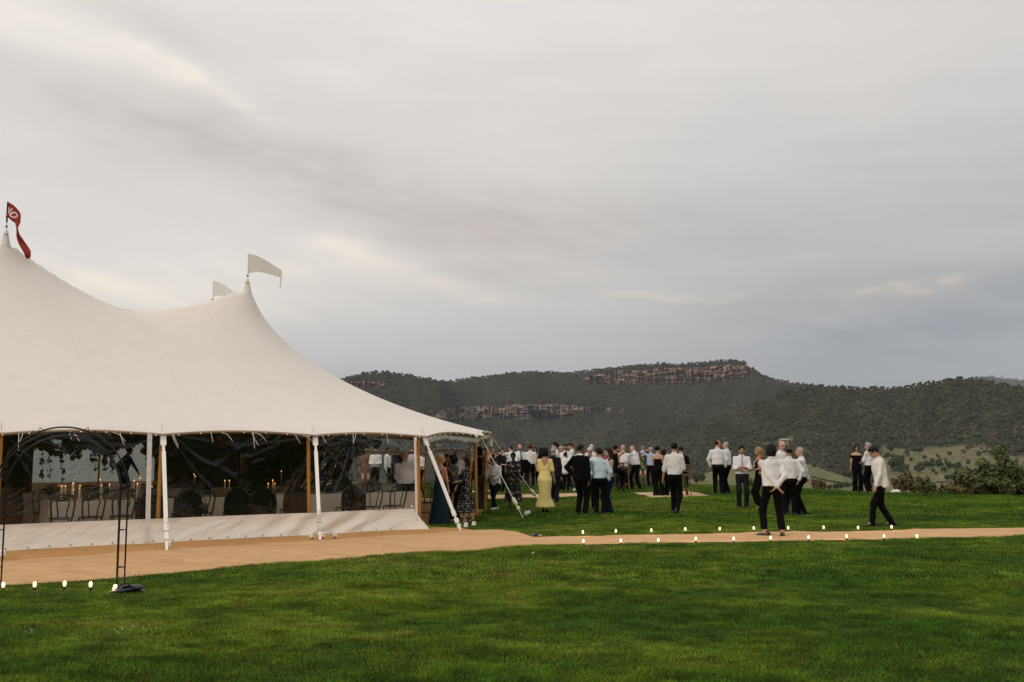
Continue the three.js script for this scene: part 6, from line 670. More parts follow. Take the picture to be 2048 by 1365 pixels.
// ---------------------------------------------------------------- grass blades on the lawn
{
  const R = rng(99), tuft = (n, hgt, rad, wid) => { const P = [], C = []; for (let k = 0; k < n; k++) { const a = R() * 6.283, q = Math.sqrt(R()) * rad, x = Math.cos(a) * q, z = Math.sin(a) * q, b = R() * 6.283, l = hgt * (0.5 + 0.7 * R()), le = l * (0.3 + 0.9 * R()), dx = Math.cos(b), dz = Math.sin(b), w = wid * (0.7 + 0.6 * R()); const ang = b + 1.57 + (R() - 0.5), ux = Math.cos(ang) * w, uz = Math.sin(ang) * w; const m = [x + dx * le * 0.35, l * 0.6, z + dz * le * 0.35], t = [x + dx * le, l * 0.9, z + dz * le]; P.push(x - ux, -0.005, z - uz, x + ux, -0.005, z + uz, m[0] + ux * 0.7, m[1], m[2] + uz * 0.7, x - ux, -0.005, z - uz, m[0] + ux * 0.7, m[1], m[2] + uz * 0.7, m[0] - ux * 0.7, m[1], m[2] - uz * 0.7, m[0] - ux * 0.7, m[1], m[2] - uz * 0.7, m[0] + ux * 0.7, m[1], m[2] + uz * 0.7, ...t); const v = 0.75 + 0.5 * R(), yl = R() < 0.12 ? 1.6 : 1; for (let i = 0; i < 9; i++) C.push(v * yl, v * (yl > 1 ? 1.15 : 1), v); } const g = new THREE.BufferGeometry(); g.setAttribute('position', new THREE.Float32BufferAttribute(P, 3)); g.setAttribute('color', new THREE.Float32BufferAttribute(C, 3)); g.computeVertexNormals(); return g; };
  const gm = new THREE.MeshPhysicalMaterial({ vertexColors: true, roughness: 0.85, side: THREE.DoubleSide, specularIntensity: 0.3 });
  const polys = [[[-60, 1103], [300, 1086], [620, 1070], [830, 1054], [920, 1058], [1000, 1061], [1035, 1067], [1066, 1077], [1320, 1071], [1700, 1065], [1780, 1064], [1830, 1061], [2048, 1058], [2300, 1054], [2300, 1071], [2048, 1074], [1830, 1080], [1550, 1085], [1320, 1088], [1075, 1093], [985, 1099], [700, 1118], [525, 1132], [350, 1147], [170, 1163], [0, 1173], [-60, 1178]], [[1262, 987], [1376, 984], [1422, 993], [1360, 997], [1300, 997]], [[962, 993], [1160, 988], [1165, 995], [976, 1000]], [[930, 984], [995, 981], [1000, 984], [935, 988]]];
  const tp = EDGEPTS.filter((e, i) => i % 8 === 0).map(e => [e[0], e[1]]);
  const list = [[], [], []];
  const drop = (d0, d1, dens, kind) => { const step = 1 / Math.sqrt(dens); for (let z = -d1; z < -d0; z += step) { const hw = -z * 0.54 + 0.5; for (let x = -hw; x < hw; x += step) { const px = x + (R() - 0.5) * step, pz = z + (R() - 0.5) * step; const q = project({ x: px, y: 0, z: pz }); if (q[0] < -40 || q[0] > 2090 || q[1] > 1400 || q[1] < table(EDGE, q[0]) + 0.4) continue; if (polys.some(p => inPoly(p, q[0], q[1]))) continue; const [s, n] = tl({ x: px, z: pz }); if (n > -0.3 && inPoly(tp, s, n)) continue; list[kind].push([px, pz]); } } };
  drop(5.6, 13, 620, 0); drop(13, 24, 230, 1); drop(24, 46, 70, 2);
  const T = [tuft(26, 0.042, 0.055, 0.0026), tuft(30, 0.046, 0.09, 0.0044), tuft(34, 0.05, 0.15, 0.008)]; const g = new THREE.Group(); g.name = 'grass'; scene.add(g); tag(g, 'short mown green grass covering the lawn', 'grass', null, 'stuff');
  list.forEach((l, k) => { const im = new THREE.InstancedMesh(T[k], gm, l.length), Mx = new THREE.Matrix4(), qq = new THREE.Quaternion(), c = new THREE.Color(); im.name = 'blades'; im.userData.kind = 'stuff'; im.castShadow = im.receiveShadow = true; l.forEach(([x, z], i) => { qq.setFromAxisAngle(V(0, 1, 0), R() * 6.283); const h = clump(x, z) * (0.75 + 0.5 * R()); Mx.compose(V(x, 0, z), qq, V(0.85 + 0.35 * R(), h, 0.85 + 0.35 * R())); im.setMatrixAt(i, Mx); const t = grassTone(x, z), f = (0.55 + 0.95 * R() * R()) * (0.85 + 0.5 * fbm2(x * 5, z * 6, 2)) * 1.35, w = R() < 0.07 ? 1.6 : 1; c.setRGB(t[0] * f * w, t[1] * f * (w > 1 ? 1.15 : 1), t[2] * f * w); im.setColorAt(i, c); }); g.add(im); });
  function clump(x, z) { return lerp(0.62, 1.35, smooth(-0.35, 0.55, fbm2(x * 1.3 + 2, z * 2.2, 3) + 0.4 * noise2(x * 0.35, z * 0.8))); }
  console.log('grass', list.map(l => l.length));
  // clover flowers and a dropped petal
  const fl = []; for (const [cx, cy, n, sp] of [[262, 1264, 9, 26], [230, 1271, 5, 16], [50, 1272, 5, 30]]) for (let i = 0; i < n; i++) { const p = gp(cx + (R() - 0.5) * sp * 2, cy + (R() - 0.5) * 8); fl.push(new THREE.IcosahedronGeometry(0.006, 0).translate(p.x, 0.04, p.z)); } const cl = whole('clover_flowers', merged(fl), mat(0.45, 0.46, 0.42), 'few tiny white clover flowers in the grass at lower left', 'flowers'); cl.userData.kind = 'stuff';
  const lf = gp(1065, 1113); whole('petal', new THREE.SphereGeometry(0.035, 8, 5).scale(1.2, 0.25, 0.8).rotateZ(0.5).translate(lf.x, 0.045, lf.z), mat(0.62, 0.60, 0.42), 'pale fallen petal in the grass below the path junction', 'petal');
}
// ---------------------------------------------------------------- bulbs along the path
{
  const bulbM = new THREE.MeshStandardMaterial({ color: 0xfff2dc, emissive: new THREE.Color().setRGB(1.0, 0.80, 0.52), emissiveIntensity: 1.05, roughness: 0.5 }), rimM = new THREE.MeshStandardMaterial({ color: 0xffe0b0, emissive: new THREE.Color().setRGB(1.0, 0.55, 0.2), emissiveIntensity: 1.0, roughness: 0.5 });
  const proto = new THREE.Group(); proto.name = 'path_light'; part('bulb', lathe([[0.0, 0.0], [0.022, 0.002], [0.027, 0.02], [0.036, 0.05], [0.034, 0.075], [0.022, 0.096], [0, 0.103]].map(([r, y]) => [r, y + 0.062]), 14), bulbM, proto); part('socket', lathe([[0, -0.03], [0.024, -0.03], [0.03, 0.0], [0.037, 0.012], [0.037, 0.06], [0.030, 0.072], [0, 0.072]], 12), mat(0.012, 0.011, 0.010, 0.6), proto);
  const ord = ['first', 'second', 'third', 'fourth', 'fifth', 'sixth', 'seventh', 'eighth', 'ninth', 'tenth'];
  const rows = [[[1166, 1073], [1232, 1070.5], [1303, 1069], [1371, 1066.5], [1440, 1066], [1508, 1064.5], [1577, 1064], [1648, 1063], [1717, 1063.5], [1784, 1062]], [[1167, 1092], [1242, 1091], [1317, 1090], [1392, 1087], [1468, 1087], [1542, 1085], [1618, 1084], [1694, 1082], [1769, 1081.5], [1838, 1081]], [[5, 1184], [68, 1183], [128, 1181.5], [180, 1183], [222, 1187]]];
  rows.forEach((r, k) => r.forEach(([x, y], i) => { const o = proto.clone(); o.name = numbered('path_light'); const p = gp(x, y + 1); o.position.set(p.x, 0.0, p.z); o.scale.set(0.62, 0.74, 0.62); if (k === 1 && i === 9) o.rotation.z = 0.35; if (k === 2 && i === 4) o.rotation.z = -0.5; scene.add(o); tag(o, k === 2 ? `glowing bulb in the grass by the garden arch, ${ord[i]} from the left edge` : `glowing bulb on the ${k ? 'near' : 'far'} side of the path, ${ord[i]} from the left`, 'path light', 'bulbs along the path'); const l = new THREE.PointLight(new THREE.Color().setRGB(1, 0.68, 0.36), 0.10, 0, 2); l.position.set(p.x, 0.115, p.z); l.castShadow = true; l.shadow.radius = 1.6; scene.add(l); }));
  const cable = (pts, label) => whole('light_cable', tube(pts.map(([x, y]) => { const p = gp(x, y); p.y = 0.026; return p; }), 0.007, pts.length * 12, 5), mat(0.012, 0.012, 0.012, 0.7), label, 'cable');
  cable([[1082, 1076], [1110, 1076], [1166, 1074], [1200, 1075], [1232, 1072], [1303, 1070.5], [1371, 1068], [1440, 1067.5], [1508, 1066], [1577, 1065.5], [1648, 1064.5], [1717, 1065], [1784, 1063]], 'black cable of the bulbs along the far side of the path'); cable([[1167, 1094], [1242, 1093], [1317, 1091.5], [1392, 1089], [1468, 1088.5], [1542, 1087], [1618, 1086], [1694, 1084.5], [1769, 1083.5], [1838, 1082], [1880, 1079], [1930, 1079]], 'black cable of the bulbs along the near side of the path');
  const j = gp(1072, 1076); const c = thing('cable_plug', 'black plug and connector where the path bulbs begin', 'plug', [j.x, 0.03, j.z], -0.6); part('plug', box(0.11, 0.045, 0.05, 0, 0.02, 0, 0.012), mat(0.02, 0.02, 0.022, 0.5), c); part('connector', [box(0.06, 0.035, 0.04, 0.10, 0.018, 0.01, 0.01), box(0.03, 0.03, 0.03, -0.07, 0.03, 0)], mat(0.35, 0.35, 0.36, 0.5), c);
}
// ---------------------------------------------------------------- black garden arch and its weight
{
  const c = gp(238, 1180), d = Math.hypot(c.x, c.z), R0 = 0.765, t = thing('garden_arch', 'black metal tube garden arch standing before the tent at the left', 'arch', [c.x - R0, 0, c.z], 0.02), m = mat(0.010, 0.009, 0.010, 0.35, { metalness: 0.5 }); const top = 1.93;
  const arch = (r, z, spring) => { const P = []; P.push(V(r, 0, z), V(r, spring * 0.5, z)); for (let i = 0; i <= 20; i++) { const a = i / 20 * Math.PI; P.push(V(Math.cos(a) * r, spring + Math.sin(a) * (top - spring) * (r / R0), z)); } P.push(V(-r, spring * 0.5, z), V(-r, 0, z)); return tube(P, 0.0105, 110, 8); };
  part('arch_tube', arch(R0 + 0.052, 0.0, 1.20), m, t); part('arch_tube', arch(R0 - 0.012, 0.065, 1.20), m, t); part('arch_tube', arch(R0 - 0.062, -0.05, 1.20), m, t);
  const tie = []; const P = (r, z, a, s) => V(Math.cos(a) * r, 1.20 + Math.sin(a) * 0.78 * (r / R0), z); for (const a of [0.62, 1.08, 1.2, 1.94, 2.06, 2.55]) { tie.push(rod(P(R0 + 0.052, 0, a), P(R0 - 0.012, 0.065, a + 0.05), 0.004, 0.004, 5), rod(P(R0 + 0.052, 0, a), P(R0 - 0.062, -0.05, a - 0.05), 0.004, 0.004, 5)); } part('tie', tie, m, t);
  for (const s of [1, -1]) for (const y of [0.27, 0.72]) part('rung', [rod([s * (R0 + 0.052), y, 0], [s * (R0 - 0.012), y, 0.065], 0.006, 0.006, 6), rod([s * (R0 - 0.062), y, -0.05], [s * (R0 - 0.012), y, 0.065], 0.006, 0.006, 6), rod([s * (R0 + 0.052), y, 0], [s * (R0 - 0.062), y, -0.05], 0.006, 0.006, 6)], m, t);
  part('foot_plate', box(0.22, 0.012, 0.2, R0, 0.006, 0.0), m, t); part('foot_plate', box(0.22, 0.012, 0.2, -R0, 0.006, 0.0), m, t);
  const w = gp(252, 1187), bag = thing('sandbag', 'black weight bag slumped over the foot of the garden arch', 'sandbag', [w.x, 0, w.z], 0.35); const sg = netMesh((x, y, z) => { const k = Math.hypot(x / 0.19, (y - 0.045 - 0.02 * Math.sin(x * 9)) / (0.052 * (1 - 0.3 * Math.abs(x) / 0.19)), z / 0.10); return Math.max((k - 1) * 0.05 + 0.006 * fbm3(x * 14, y * 20, z * 14, 2), 0.002 - y); }, [-0.23, -0.02, -0.15], [0.23, 0.16, 0.15], 0.012); part('bag', sg, mat(0.018, 0.018, 0.021, 0.42), bag); part('flap', gridGeo(10, 6, (u, v) => V(lerp(-0.05, 0.21, u), 0.085 + 0.015 * Math.sin(u * 5) - 0.05 * u * u + 0.005 * noise2(u * 8, v * 6), lerp(-0.09, 0.09, v))), mat(0.022, 0.022, 0.026, 0.4), bag); part('handle', tube([[-0.1, 0.07, 0.03], [-0.06, 0.11, 0.05], [0.0, 0.12, 0.05], [0.05, 0.08, 0.04]], 0.009, 14, 6), mat(0.012, 0.012, 0.012, 0.7), bag);
}
// ---------------------------------------------------------------- bar stools
{
  const bam = mat(0.30, 0.175, 0.075, 0.5, { map: woodTex }), dk = mat(0.075, 0.04, 0.02, 0.55, { map: woodTex });
  const stool = (x, y, yaw, label, m, back = true) => {
    const p = gp(x, y), t = thing('bar_stool', label, 'bar stool', [p.x, 0, p.z], Math.atan2(-p.x, -p.z) + yaw * RAD, 'bamboo bar stools'); const w = 0.205, sh = 0.75;
    for (const [sx, sz] of [[1, 1], [-1, 1], [1, -1], [-1, -1]]) part('leg', rod([sx * w * 1.08, 0, sz * w * 1.08], [sx * w * 0.94, sz > 0 && back ? 1.10 : sh, sz * w * 0.94], 0.017, 0.015, 9), m, t);
    part('seat', box(0.43, 0.035, 0.43, 0, sh, 0, 0.012), m, t); for (const s of [1, -1]) { part('stretcher', rod([-w * 1.03, 0.27, s * w * 1.03], [w * 1.03, 0.27, s * w * 1.03], 0.012, 0.012, 8), m, t); part('stretcher', rod([s * w * 1.03, 0.31, -w * 1.03], [s * w * 1.03, 0.31, w * 1.03], 0.012, 0.012, 8), m, t); part('brace', [tube([[s * w, 0.55, w], [s * w * 0.75, 0.66, w], [s * w * 0.35, 0.73, w]], 0.008, 10, 6), tube([[s * w * 1.03, 0.14, w], [s * w * 0.7, 0.22, w], [s * w * 0.3, 0.265, w]], 0.008, 10, 6)], m, t); }
    if (back) { part('back_rail', rod([-w, 1.09, w * 0.94], [w, 1.09, w * 0.94], 0.017, 0.017, 9), m, t); part('back_rail', rod([-w, 0.87, w * 0.94], [w, 0.87, w * 0.94], 0.012, 0.012, 8), m, t); for (let i = -3; i <= 3; i++) part('slat', box(0.022, 0.21, 0.012, i * 0.052, 0.98, w * 0.94, 0.004), m, t); }
  };
  stool(1247, 982.5, 0, 'light bamboo bar stool with slatted back under the seated bald man', bam); stool(1366, 994, 20, 'wooden bar stool on the square rug under the man in the black jacket', bam);
  stool(1234, 985, 60, 'dark bar stool of the woman in black behind the group of four', dk); stool(1040, 975, -150, 'dark bar stool of the bearded man with the blue tie', dk); stool(1048, 980, 4, 'dark wooden bar stool carrying a black jacket, left of the red skullcap man', dk); stool(1140, 983, -20, 'brown bar stool half hidden behind the man in the black suit', dk); stool(1275, 977, 150, 'dark bar stool beside the stout bald man\'s leg', dk, false); stool(1345, 991, 100, 'bar stool behind the legs of the man walking away', dk, false);
  const barTable = (x, y, label) => { const p = gp(x, y), t = thing('bar_table', label, 'table', [p.x, 0, p.z]); part('table_top', lathe([[0, 1.06], [0.36, 1.06], [0.37, 1.075], [0.36, 1.09], [0, 1.09]], 28), dk, t); part('pedestal', rod([0, 0.02, 0], [0, 1.06, 0], 0.035, 0.035, 10), mat(0.02, 0.02, 0.02, 0.5), t); part('foot', lathe([[0, 0], [0.24, 0], [0.24, 0.02], [0.05, 0.04], [0, 0.04]], 24), mat(0.02, 0.02, 0.02, 0.5), t); };
  barTable(1262, 974, 'high bar table between the seated bald man and the face of a woman'); barTable(1053, 971, 'high bar table behind the man in the red skullcap'); 
  // a jacket over the stool's back
  const p = gp(1048, 980.5), jk = thing('black_jacket', 'black jacket hung over the back of a bar stool behind the floral dress', 'jacket', [p.x, 0, p.z], Math.atan2(-p.x, -p.z)); part('body', netMesh((x, y, z) => { const k = loft([[0.66, 0.19, 0.035], [0.95, 0.215, 0.05], [1.10, 0.235, 0.055], [1.2, 0.15, 0.045]])(x, y, z - 0.2); return k + 0.006 * fbm3(x * 16, y * 9, z * 16, 2); }, [-0.3, 0.6, 0.08], [0.3, 1.28, 0.32], 0.018), cloth(...BLACK), jk);
  for (const s of [1, -1]) part('sleeve', tube([[s * 0.21, 1.10, 0.22], [s * 0.25, 0.95, 0.25], [s * 0.235, 0.74, 0.26]], 0.045, 12, 8), cloth(...BLACK), jk);
}
// ---------------------------------------------------------------- things guests carry, lanterns
{
  const b = gp(980, 1020), tr = thing('board', 'flat pale board carried level by the boy in white sneakers', 'board', [b.x + 0.02, 0.96, b.z + 0.24], -0.5); part('panel', box(0.30, 0.012, 0.21, 0, 0, 0, 0.004), mat(0.42, 0.34, 0.24, 0.6), tr); part('sheet', box(0.22, 0.004, 0.16, 0, 0.009, 0), mat(0.7, 0.68, 0.64), tr);
  const cp_ = gp(1510, 1019), cd = thing('candle', 'slim white candle in a dark cup held by the blond woman', 'candle', [cp_.x + 0.02, 1.10, cp_.z + 0.03]); part('stick', rod([0, 0.03, 0], [-0.02, 0.22, 0], 0.014, 0.010, 10), mat(0.8, 0.77, 0.7, 0.5), cd); part('cup', lathe([[0, 0], [0.03, 0], [0.04, 0.06], [0.036, 0.06], [0.026, 0.01], [0, 0.01]], 14), mat(0.02, 0.02, 0.02, 0.4), cd);
  const lan = (x, y, d, label) => { const p = at(x, y, d), t = thing('hanging_lantern', label, 'lantern', p); part('body', lathe([[0, -0.09], [0.042, -0.09], [0.045, -0.08], [0.045, 0.05], [0.036, 0.075], [0, 0.075]], 16), mat(0.62, 0.66, 0.62, 0.4), t); part('base', lathe([[0, -0.125], [0.045, -0.125], [0.047, -0.085], [0, -0.085]], 16), mat(0.03, 0.22, 0.06, 0.5), t); part('lid', lathe([[0.0, 0.125], [0.02, 0.12], [0.042, 0.075], [0, 0.075]], 16), mat(0.62, 0.50, 0.04, 0.5), t); part('hook', tube([[0, 0.12, 0], [0, 0.2, 0.01], [-0.02, 0.32, 0]], 0.004, 8, 5), mat(0.3, 0.3, 0.3), t); };
  lan(982, 887, 27.0, 'white hanging jar lantern with yellow lid and green base right of the last pole'); lan(870, 888, 33.0, 'white hanging jar lantern seen inside the tent beside the dark pole'); lan(940, 884, 31.0, 'half hidden jar lantern between the two right-hand poles');
  const br = gp(938, 873); const kb = at(953, 873, 24.6), bx = thing('light_box', 'pale green lit box strapped at the top of the right tent pole', 'lamp', kb); part('case', box(0.085, 0.10, 0.06, 0, 0, 0, 0.012), mat(0.62, 0.62, 0.40, 0.5), bx); part('lens', new THREE.SphereGeometry(0.026, 10, 8).translate(0, 0, 0.03), mat(0.8, 0.8, 0.7, 0.2), bx);
  const np = gp(1792, 986), nk = thing('napkin', 'crumpled white cloth lying at the lawn edge behind the walking man', 'cloth', [np.x, 0, np.z]); part('cloth', netMesh((x, y, z) => Math.max((Math.hypot(x / 0.17, y / 0.13, z / 0.1) - 1) * 0.09 + 0.03 * fbm3(x * 12, y * 12, z * 12, 2), -y), [-0.24, -0.02, -0.18], [0.24, 0.22, 0.18], 0.02), mat(0.72, 0.73, 0.78), nk);
  const drink = (x, yf, h, dx, dz, label) => { const p = gp(x, yf), t = thing('wine_glass', label, 'glass', [p.x + dx, h, p.z + dz]); part('bowl', lathe([[0.004, 0.0], [0.03, 0.02], [0.036, 0.05], [0.03, 0.09]], 14), new THREE.MeshPhysicalMaterial({ color: 0xffffff, roughness: 0.02, transmission: 1, thickness: 0, side: THREE.DoubleSide }), t); part('stem', [rod([0, -0.08, 0], [0, 0, 0], 0.004, 0.004, 6), lathe([[0, -0.083], [0.032, -0.083], [0.004, -0.075]], 12)], mat(0.6, 0.62, 0.62, 0.1), t); };
  drink(1137, 975, 1.16, -0.02, 0.3, 'glass raised by the bearded man behind the bald man with glasses');
  const rd = at(1209, 918, 31.5), rb = thing('red_bag', 'small bright red item glimpsed beside the brown-haired woman\'s face', 'bag', rd); part('pouch', new THREE.SphereGeometry(0.075, 12, 9).scale(1, 0.85, 0.6), mat(0.5, 0.02, 0.05, 0.6), rb); part('clasp', box(0.04, 0.012, 0.02, 0, 0.062, 0), mat(0.5, 0.4, 0.1, 0.4), rb);
}
// ---------------------------------------------------------------- inside the tent: long tables, bentwood chairs, candles, flowers
{
  const black = mat(0.012, 0.010, 0.009, 0.4), linen = mat(0.60, 0.52, 0.40, 0.9), turnA = Math.atan2(-TA.z, TA.x);
  const table_ = (s0, s1, n0, w, label) => { // cloth to the floor with soft folds
    const t = thing('banquet_table', label, 'table', tw((s0 + s1) / 2, n0 + w / 2), turnA); const L = s1 - s0; part('tabletop', box(L - 0.04, 0.03, w - 0.04, 0, 0.715, 0), mat(0.2, 0.14, 0.09), t);
    for (const [a, b] of [[1, 1], [1, -1], [-1, 1], [-1, -1]]) part('leg', box(0.05, 0.70, 0.05, a * (L / 2 - 0.2), 0.35, b * (w / 2 - 0.12)), mat(0.05, 0.04, 0.03), t);
    const per = 2 * (L + w), pt = q => { q = ((q % per) + per) % per; if (q < L) return [-L / 2 + q, w / 2, 0, 1]; q -= L; if (q < w) return [L / 2, w / 2 - q, 1, 0]; q -= w; if (q < L) return [L / 2 - q, -w / 2, 0, -1]; q -= L; return [-L / 2, -w / 2 + q, -1, 0]; };
    const side = gridGeo(Math.round(per * 9), 8, (u, v) => { const [x, z, nx, nz] = pt(u * per), d = (0.035 * Math.sin(u * per * 6) + 0.02 * noise2(u * per * 2, 3)) * (1 - v) + 0.02 * (1 - v); return V(x + nx * d, lerp(0.015, 0.738, v), z + nz * d); });
    part('tablecloth', [side, gridGeo(2, 2, (u, v) => V(lerp(-L / 2, L / 2, u), 0.738, lerp(w / 2, -w / 2, v)))], linen, t); return t;
  };
  const sT0 = tl(gp(62, 1080))[0];
  table_(-1.75, 2.0, 0.88, 0.95, 'long table with beige floor-length cloth behind the clear wall, left part'); table_(2.04, 5.9, 0.88, 0.95, 'long table with beige floor-length cloth behind the clear wall, right part');
  table_(-4.5, 2.2, 4.6, 0.95, 'second row banquet table deeper in the tent, left part'); table_(2.6, 7.6, 4.6, 0.95, 'second row banquet table deeper in the tent, right part');
  const chair = new THREE.Group(); chair.name = 'bentwood_chair';
  part('seat', lathe([[0, 0.452], [0.19, 0.452], [0.205, 0.462], [0.20, 0.478], [0, 0.474]], 22), black, chair);
  const lg = [[0.15, 0.15], [-0.15, 0.15]].map(([x, z]) => tube([[x, 0.455, z], [x * 1.08, 0.25, z * 1.1], [x * 1.2, 0, z * 1.25]], 0.013, 8, 7)); for (const l of lg) part('leg', l, black, chair);
  for (const s of [1, -1]) part('leg', tube([[s * 0.155, 0.46, -0.15], [s * 0.165, 0.25, -0.17], [s * 0.185, 0, -0.22]], 0.013, 8, 7), black, chair);
  part('back_hoop', tube([[0.165, 0.45, -0.16], [0.185, 0.62, -0.20], [0.192, 0.76, -0.235], [0.15, 0.86, -0.26], [0.0, 0.895, -0.268], [-0.15, 0.86, -0.26], [-0.192, 0.76, -0.235], [-0.185, 0.62, -0.20], [-0.165, 0.45, -0.16]], 0.017, 44, 7), black, chair);
  part('inner_hoop', tube([[0.07, 0.465, -0.175], [0.075, 0.60, -0.205], [0.10, 0.74, -0.235], [0.07, 0.82, -0.252], [0, 0.84, -0.256], [-0.07, 0.82, -0.252], [-0.10, 0.74, -0.235], [-0.075, 0.60, -0.205], [-0.07, 0.465, -0.175]], 0.0125, 40, 6), black, chair); part('seat_ring', new THREE.TorusGeometry(0.155, 0.009, 6, 24).rotateX(Math.PI / 2).translate(0, 0.24, 0), black, chair);
  const put = (x, n, label, turn = 0) => { const q = tl(gp(x, 1090 - x * 0.042))[0]; const c = chair.clone(); c.name = numbered('bentwood_chair'); c.position.copy(tw(q, n)); c.rotation.y = turnA + Math.PI + turn; scene.add(c); tag(c, label, 'chair', 'bentwood chairs at the long tables'); return c; };
  // the first row: chairs with their backs to the clear wall (pixel column of each)
  const row = [[107, 'first bentwood chair from the left, at the end of the long table'], [166, 'second bentwood chair from the left at the long table'], [229, 'bentwood chair seen through the right leg of the garden arch'], [280, 'chair covered by a dark jacket beside the white wall join'], [352, 'chair hidden under a black jacket right of the first tent pole'], [390, 'bentwood chair with a bag on its seat, right of the first pole'], [456, 'chair under the left one of the two neighbouring black jackets'], [505, 'chair under the right one of the two neighbouring black jackets'], [575, 'chair under the single black jacket left of the middle pole'], [690, 'chair under a black jacket in the creased clear wall bay'], [740, 'empty bentwood chair in the middle of the creased clear wall bay'], [790, 'bentwood chair beside the stout bald man\'s leg']];
  row.forEach(([x, l], i) => put(x, 0.48 + (i % 3) * 0.02, l, (i % 2 ? 0.06 : -0.05)));
  { const p = gp(852, 1047), c = chair.clone(); c.name = numbered('bentwood_chair'); c.position.copy(p); c.rotation.y = turnA + Math.PI - 0.35; scene.add(c); tag(c, 'bentwood chair standing free in the tent opening beside the orange pole', 'chair', 'bentwood chairs at the long tables'); }
  { let k = 0; for (const [s, n, a] of [[-1.6, 2.25, 0], [-0.6, 2.25, 0], [0.4, 2.25, 0], [1.4, 2.25, 0], [2.5, 2.25, 0], [3.5, 2.25, 0], [4.5, 2.25, 0], [5.4, 2.25, 0], [3.2, 4.2, 1], [4.2, 4.2, 1], [5.2, 4.2, 1], [6.2, 4.2, 1], [-0.5, 4.2, 1], [0.6, 4.2, 1], [-2.5, 4.2, 1]]) { const c = chair.clone(); c.name = numbered('bentwood_chair'); c.position.copy(tw(s, n)); c.rotation.y = turnA + (a ? Math.PI : 0) + 0.08 * Math.sin(k * 7); scene.add(c); tag(c, a ? 'bentwood chair on the near side of the second row tables deep in the tent' : 'bentwood chair on the far side of the long table, facing the clear wall', 'chair', a ? 'chairs of the second table row' : 'chairs on the far side of the long table'); k++; } }
  // jackets over chair backs
  const jacketGeo = k => netMesh((x, y, z) => { const d = loft([[0.30, 0.20, 0.05], [0.5, 0.215, 0.055], [0.74, 0.225, 0.06], [0.85, 0.17, 0.055], [0.93, 0.085, 0.04]])(x, y, z + 0.235 - (y - 0.5) * -0.10); return d + 0.010 * fbm3(x * 10 + k * 3, y * 6, z * 10, 2); }, [-0.30, 0.24, -0.42], [0.30, 1.0, -0.05], 0.018); const jg = [jacketGeo(1), jacketGeo(2)];
  const jk = (x, label, k, c) => { const q = tl(gp(x, 1090 - x * 0.042))[0]; const t = thing('suit_jacket', label, 'jacket', tw(q, 0.46), turnA + Math.PI + (k ? 0.05 : -0.04), 'jackets hung over chair backs'); part('body', jg[k], cloth(...c), t); for (const s of [1, -1]) part('sleeve', tube([[s * 0.20, 0.80, -0.28], [s * 0.235, 0.62, -0.30], [s * 0.22, 0.40, -0.28]], 0.045, 12, 8), cloth(...c), t); part('lapel', gridGeo(4, 6, (u, v) => V(lerp(-0.08, 0.08, u), lerp(0.70, 0.94, v), -0.20 + 0.04 * v)), cloth(...c), t); };
  jk(280, 'dark jacket over the chair left of the white wall join', 0, [0.014, 0.015, 0.02]); jk(352, 'wide black jacket over the chair right of the first pole', 1, BLACK); jk(456, 'black jacket over a chair, left of two neighbours', 0, BLACK); jk(505, 'black jacket over a chair, right of two neighbours', 1, BLACK); jk(575, 'black jacket over the chair left of the middle tent pole', 0, BLACK); jk(690, 'black jacket over the chair in the creased clear wall bay', 1, BLACK);
  { const q = tl(gp(390, 1074))[0], t = thing('handbag', 'black handbag on the seat of the bentwood chair right of the first pole', 'bag', tw(q, 0.5, 0.478), turnA); part('bag', box(0.26, 0.17, 0.12, 0, 0.085, 0, 0.03), black, t); part('strap', tube([[-0.1, 0.16, 0], [-0.06, 0.28, 0.02], [0.06, 0.28, 0.02], [0.1, 0.16, 0]], 0.008, 12, 5), black, t); }
  // candles: pillar of wax in a glass sleeve, or taper on a holder
  const flame = new THREE.MeshStandardMaterial({ color: 0xffc070, emissive: new THREE.Color().setRGB(1.0, 0.45, 0.10), emissiveIntensity: 2.6 }), wax = mat(0.62, 0.50, 0.34, 0.6), brass = mat(0.25, 0.16, 0.06, 0.35, { metalness: 0.8 }), gl = new THREE.MeshPhysicalMaterial({ color: 0xffffff, roughness: 0.02, transmission: 1, thickness: 0, side: THREE.DoubleSide });
  const fg = lathe([[0, 0], [0.006, 0.005], [0.0075, 0.014], [0.003, 0.03], [0, 0.036]], 8);
  const candle = (x, y, n, kind, label) => { // flame at pixel x, y over the table at depth n into the tent
    let s = 0; for (let lo = -6, hi = 9, i = 0; i < 40; i++) { s = (lo + hi) / 2; if (project(tw(s, n, 0.9))[0] < x) lo = s; else hi = s; } let h = 0.9; for (let lo = 0.74, hi = 1.7, i = 0; i < 40; i++) { h = (lo + hi) / 2; if (project(tw(s, n, h))[1] > y) lo = h; else hi = h; } h = Math.max(h, 0.80); const base = 0.742, t = thing('candle', label, 'candle', tw(s, n, base), 0, 'lit candles on the tables'), H = h - base;
    let wx; if (kind) { wx = part('wax', rod([0, 0, 0], [0, H - 0.02, 0], 0.024, 0.024, 12), wax, t); part('glass_sleeve', new THREE.CylinderGeometry(0.042, 0.042, H + 0.07, 16, 1, true).translate(0, (H + 0.07) / 2, 0), gl, t); } else { part('holder', lathe([[0, 0], [0.045, 0], [0.045, 0.008], [0.012, 0.02], [0.010, H * 0.45], [0.02, H * 0.48], [0, H * 0.48]], 12), brass, t); wx = part('wax', rod([0, H * 0.45, 0], [0, H - 0.015, 0], 0.011, 0.009, 9), wax, t); }
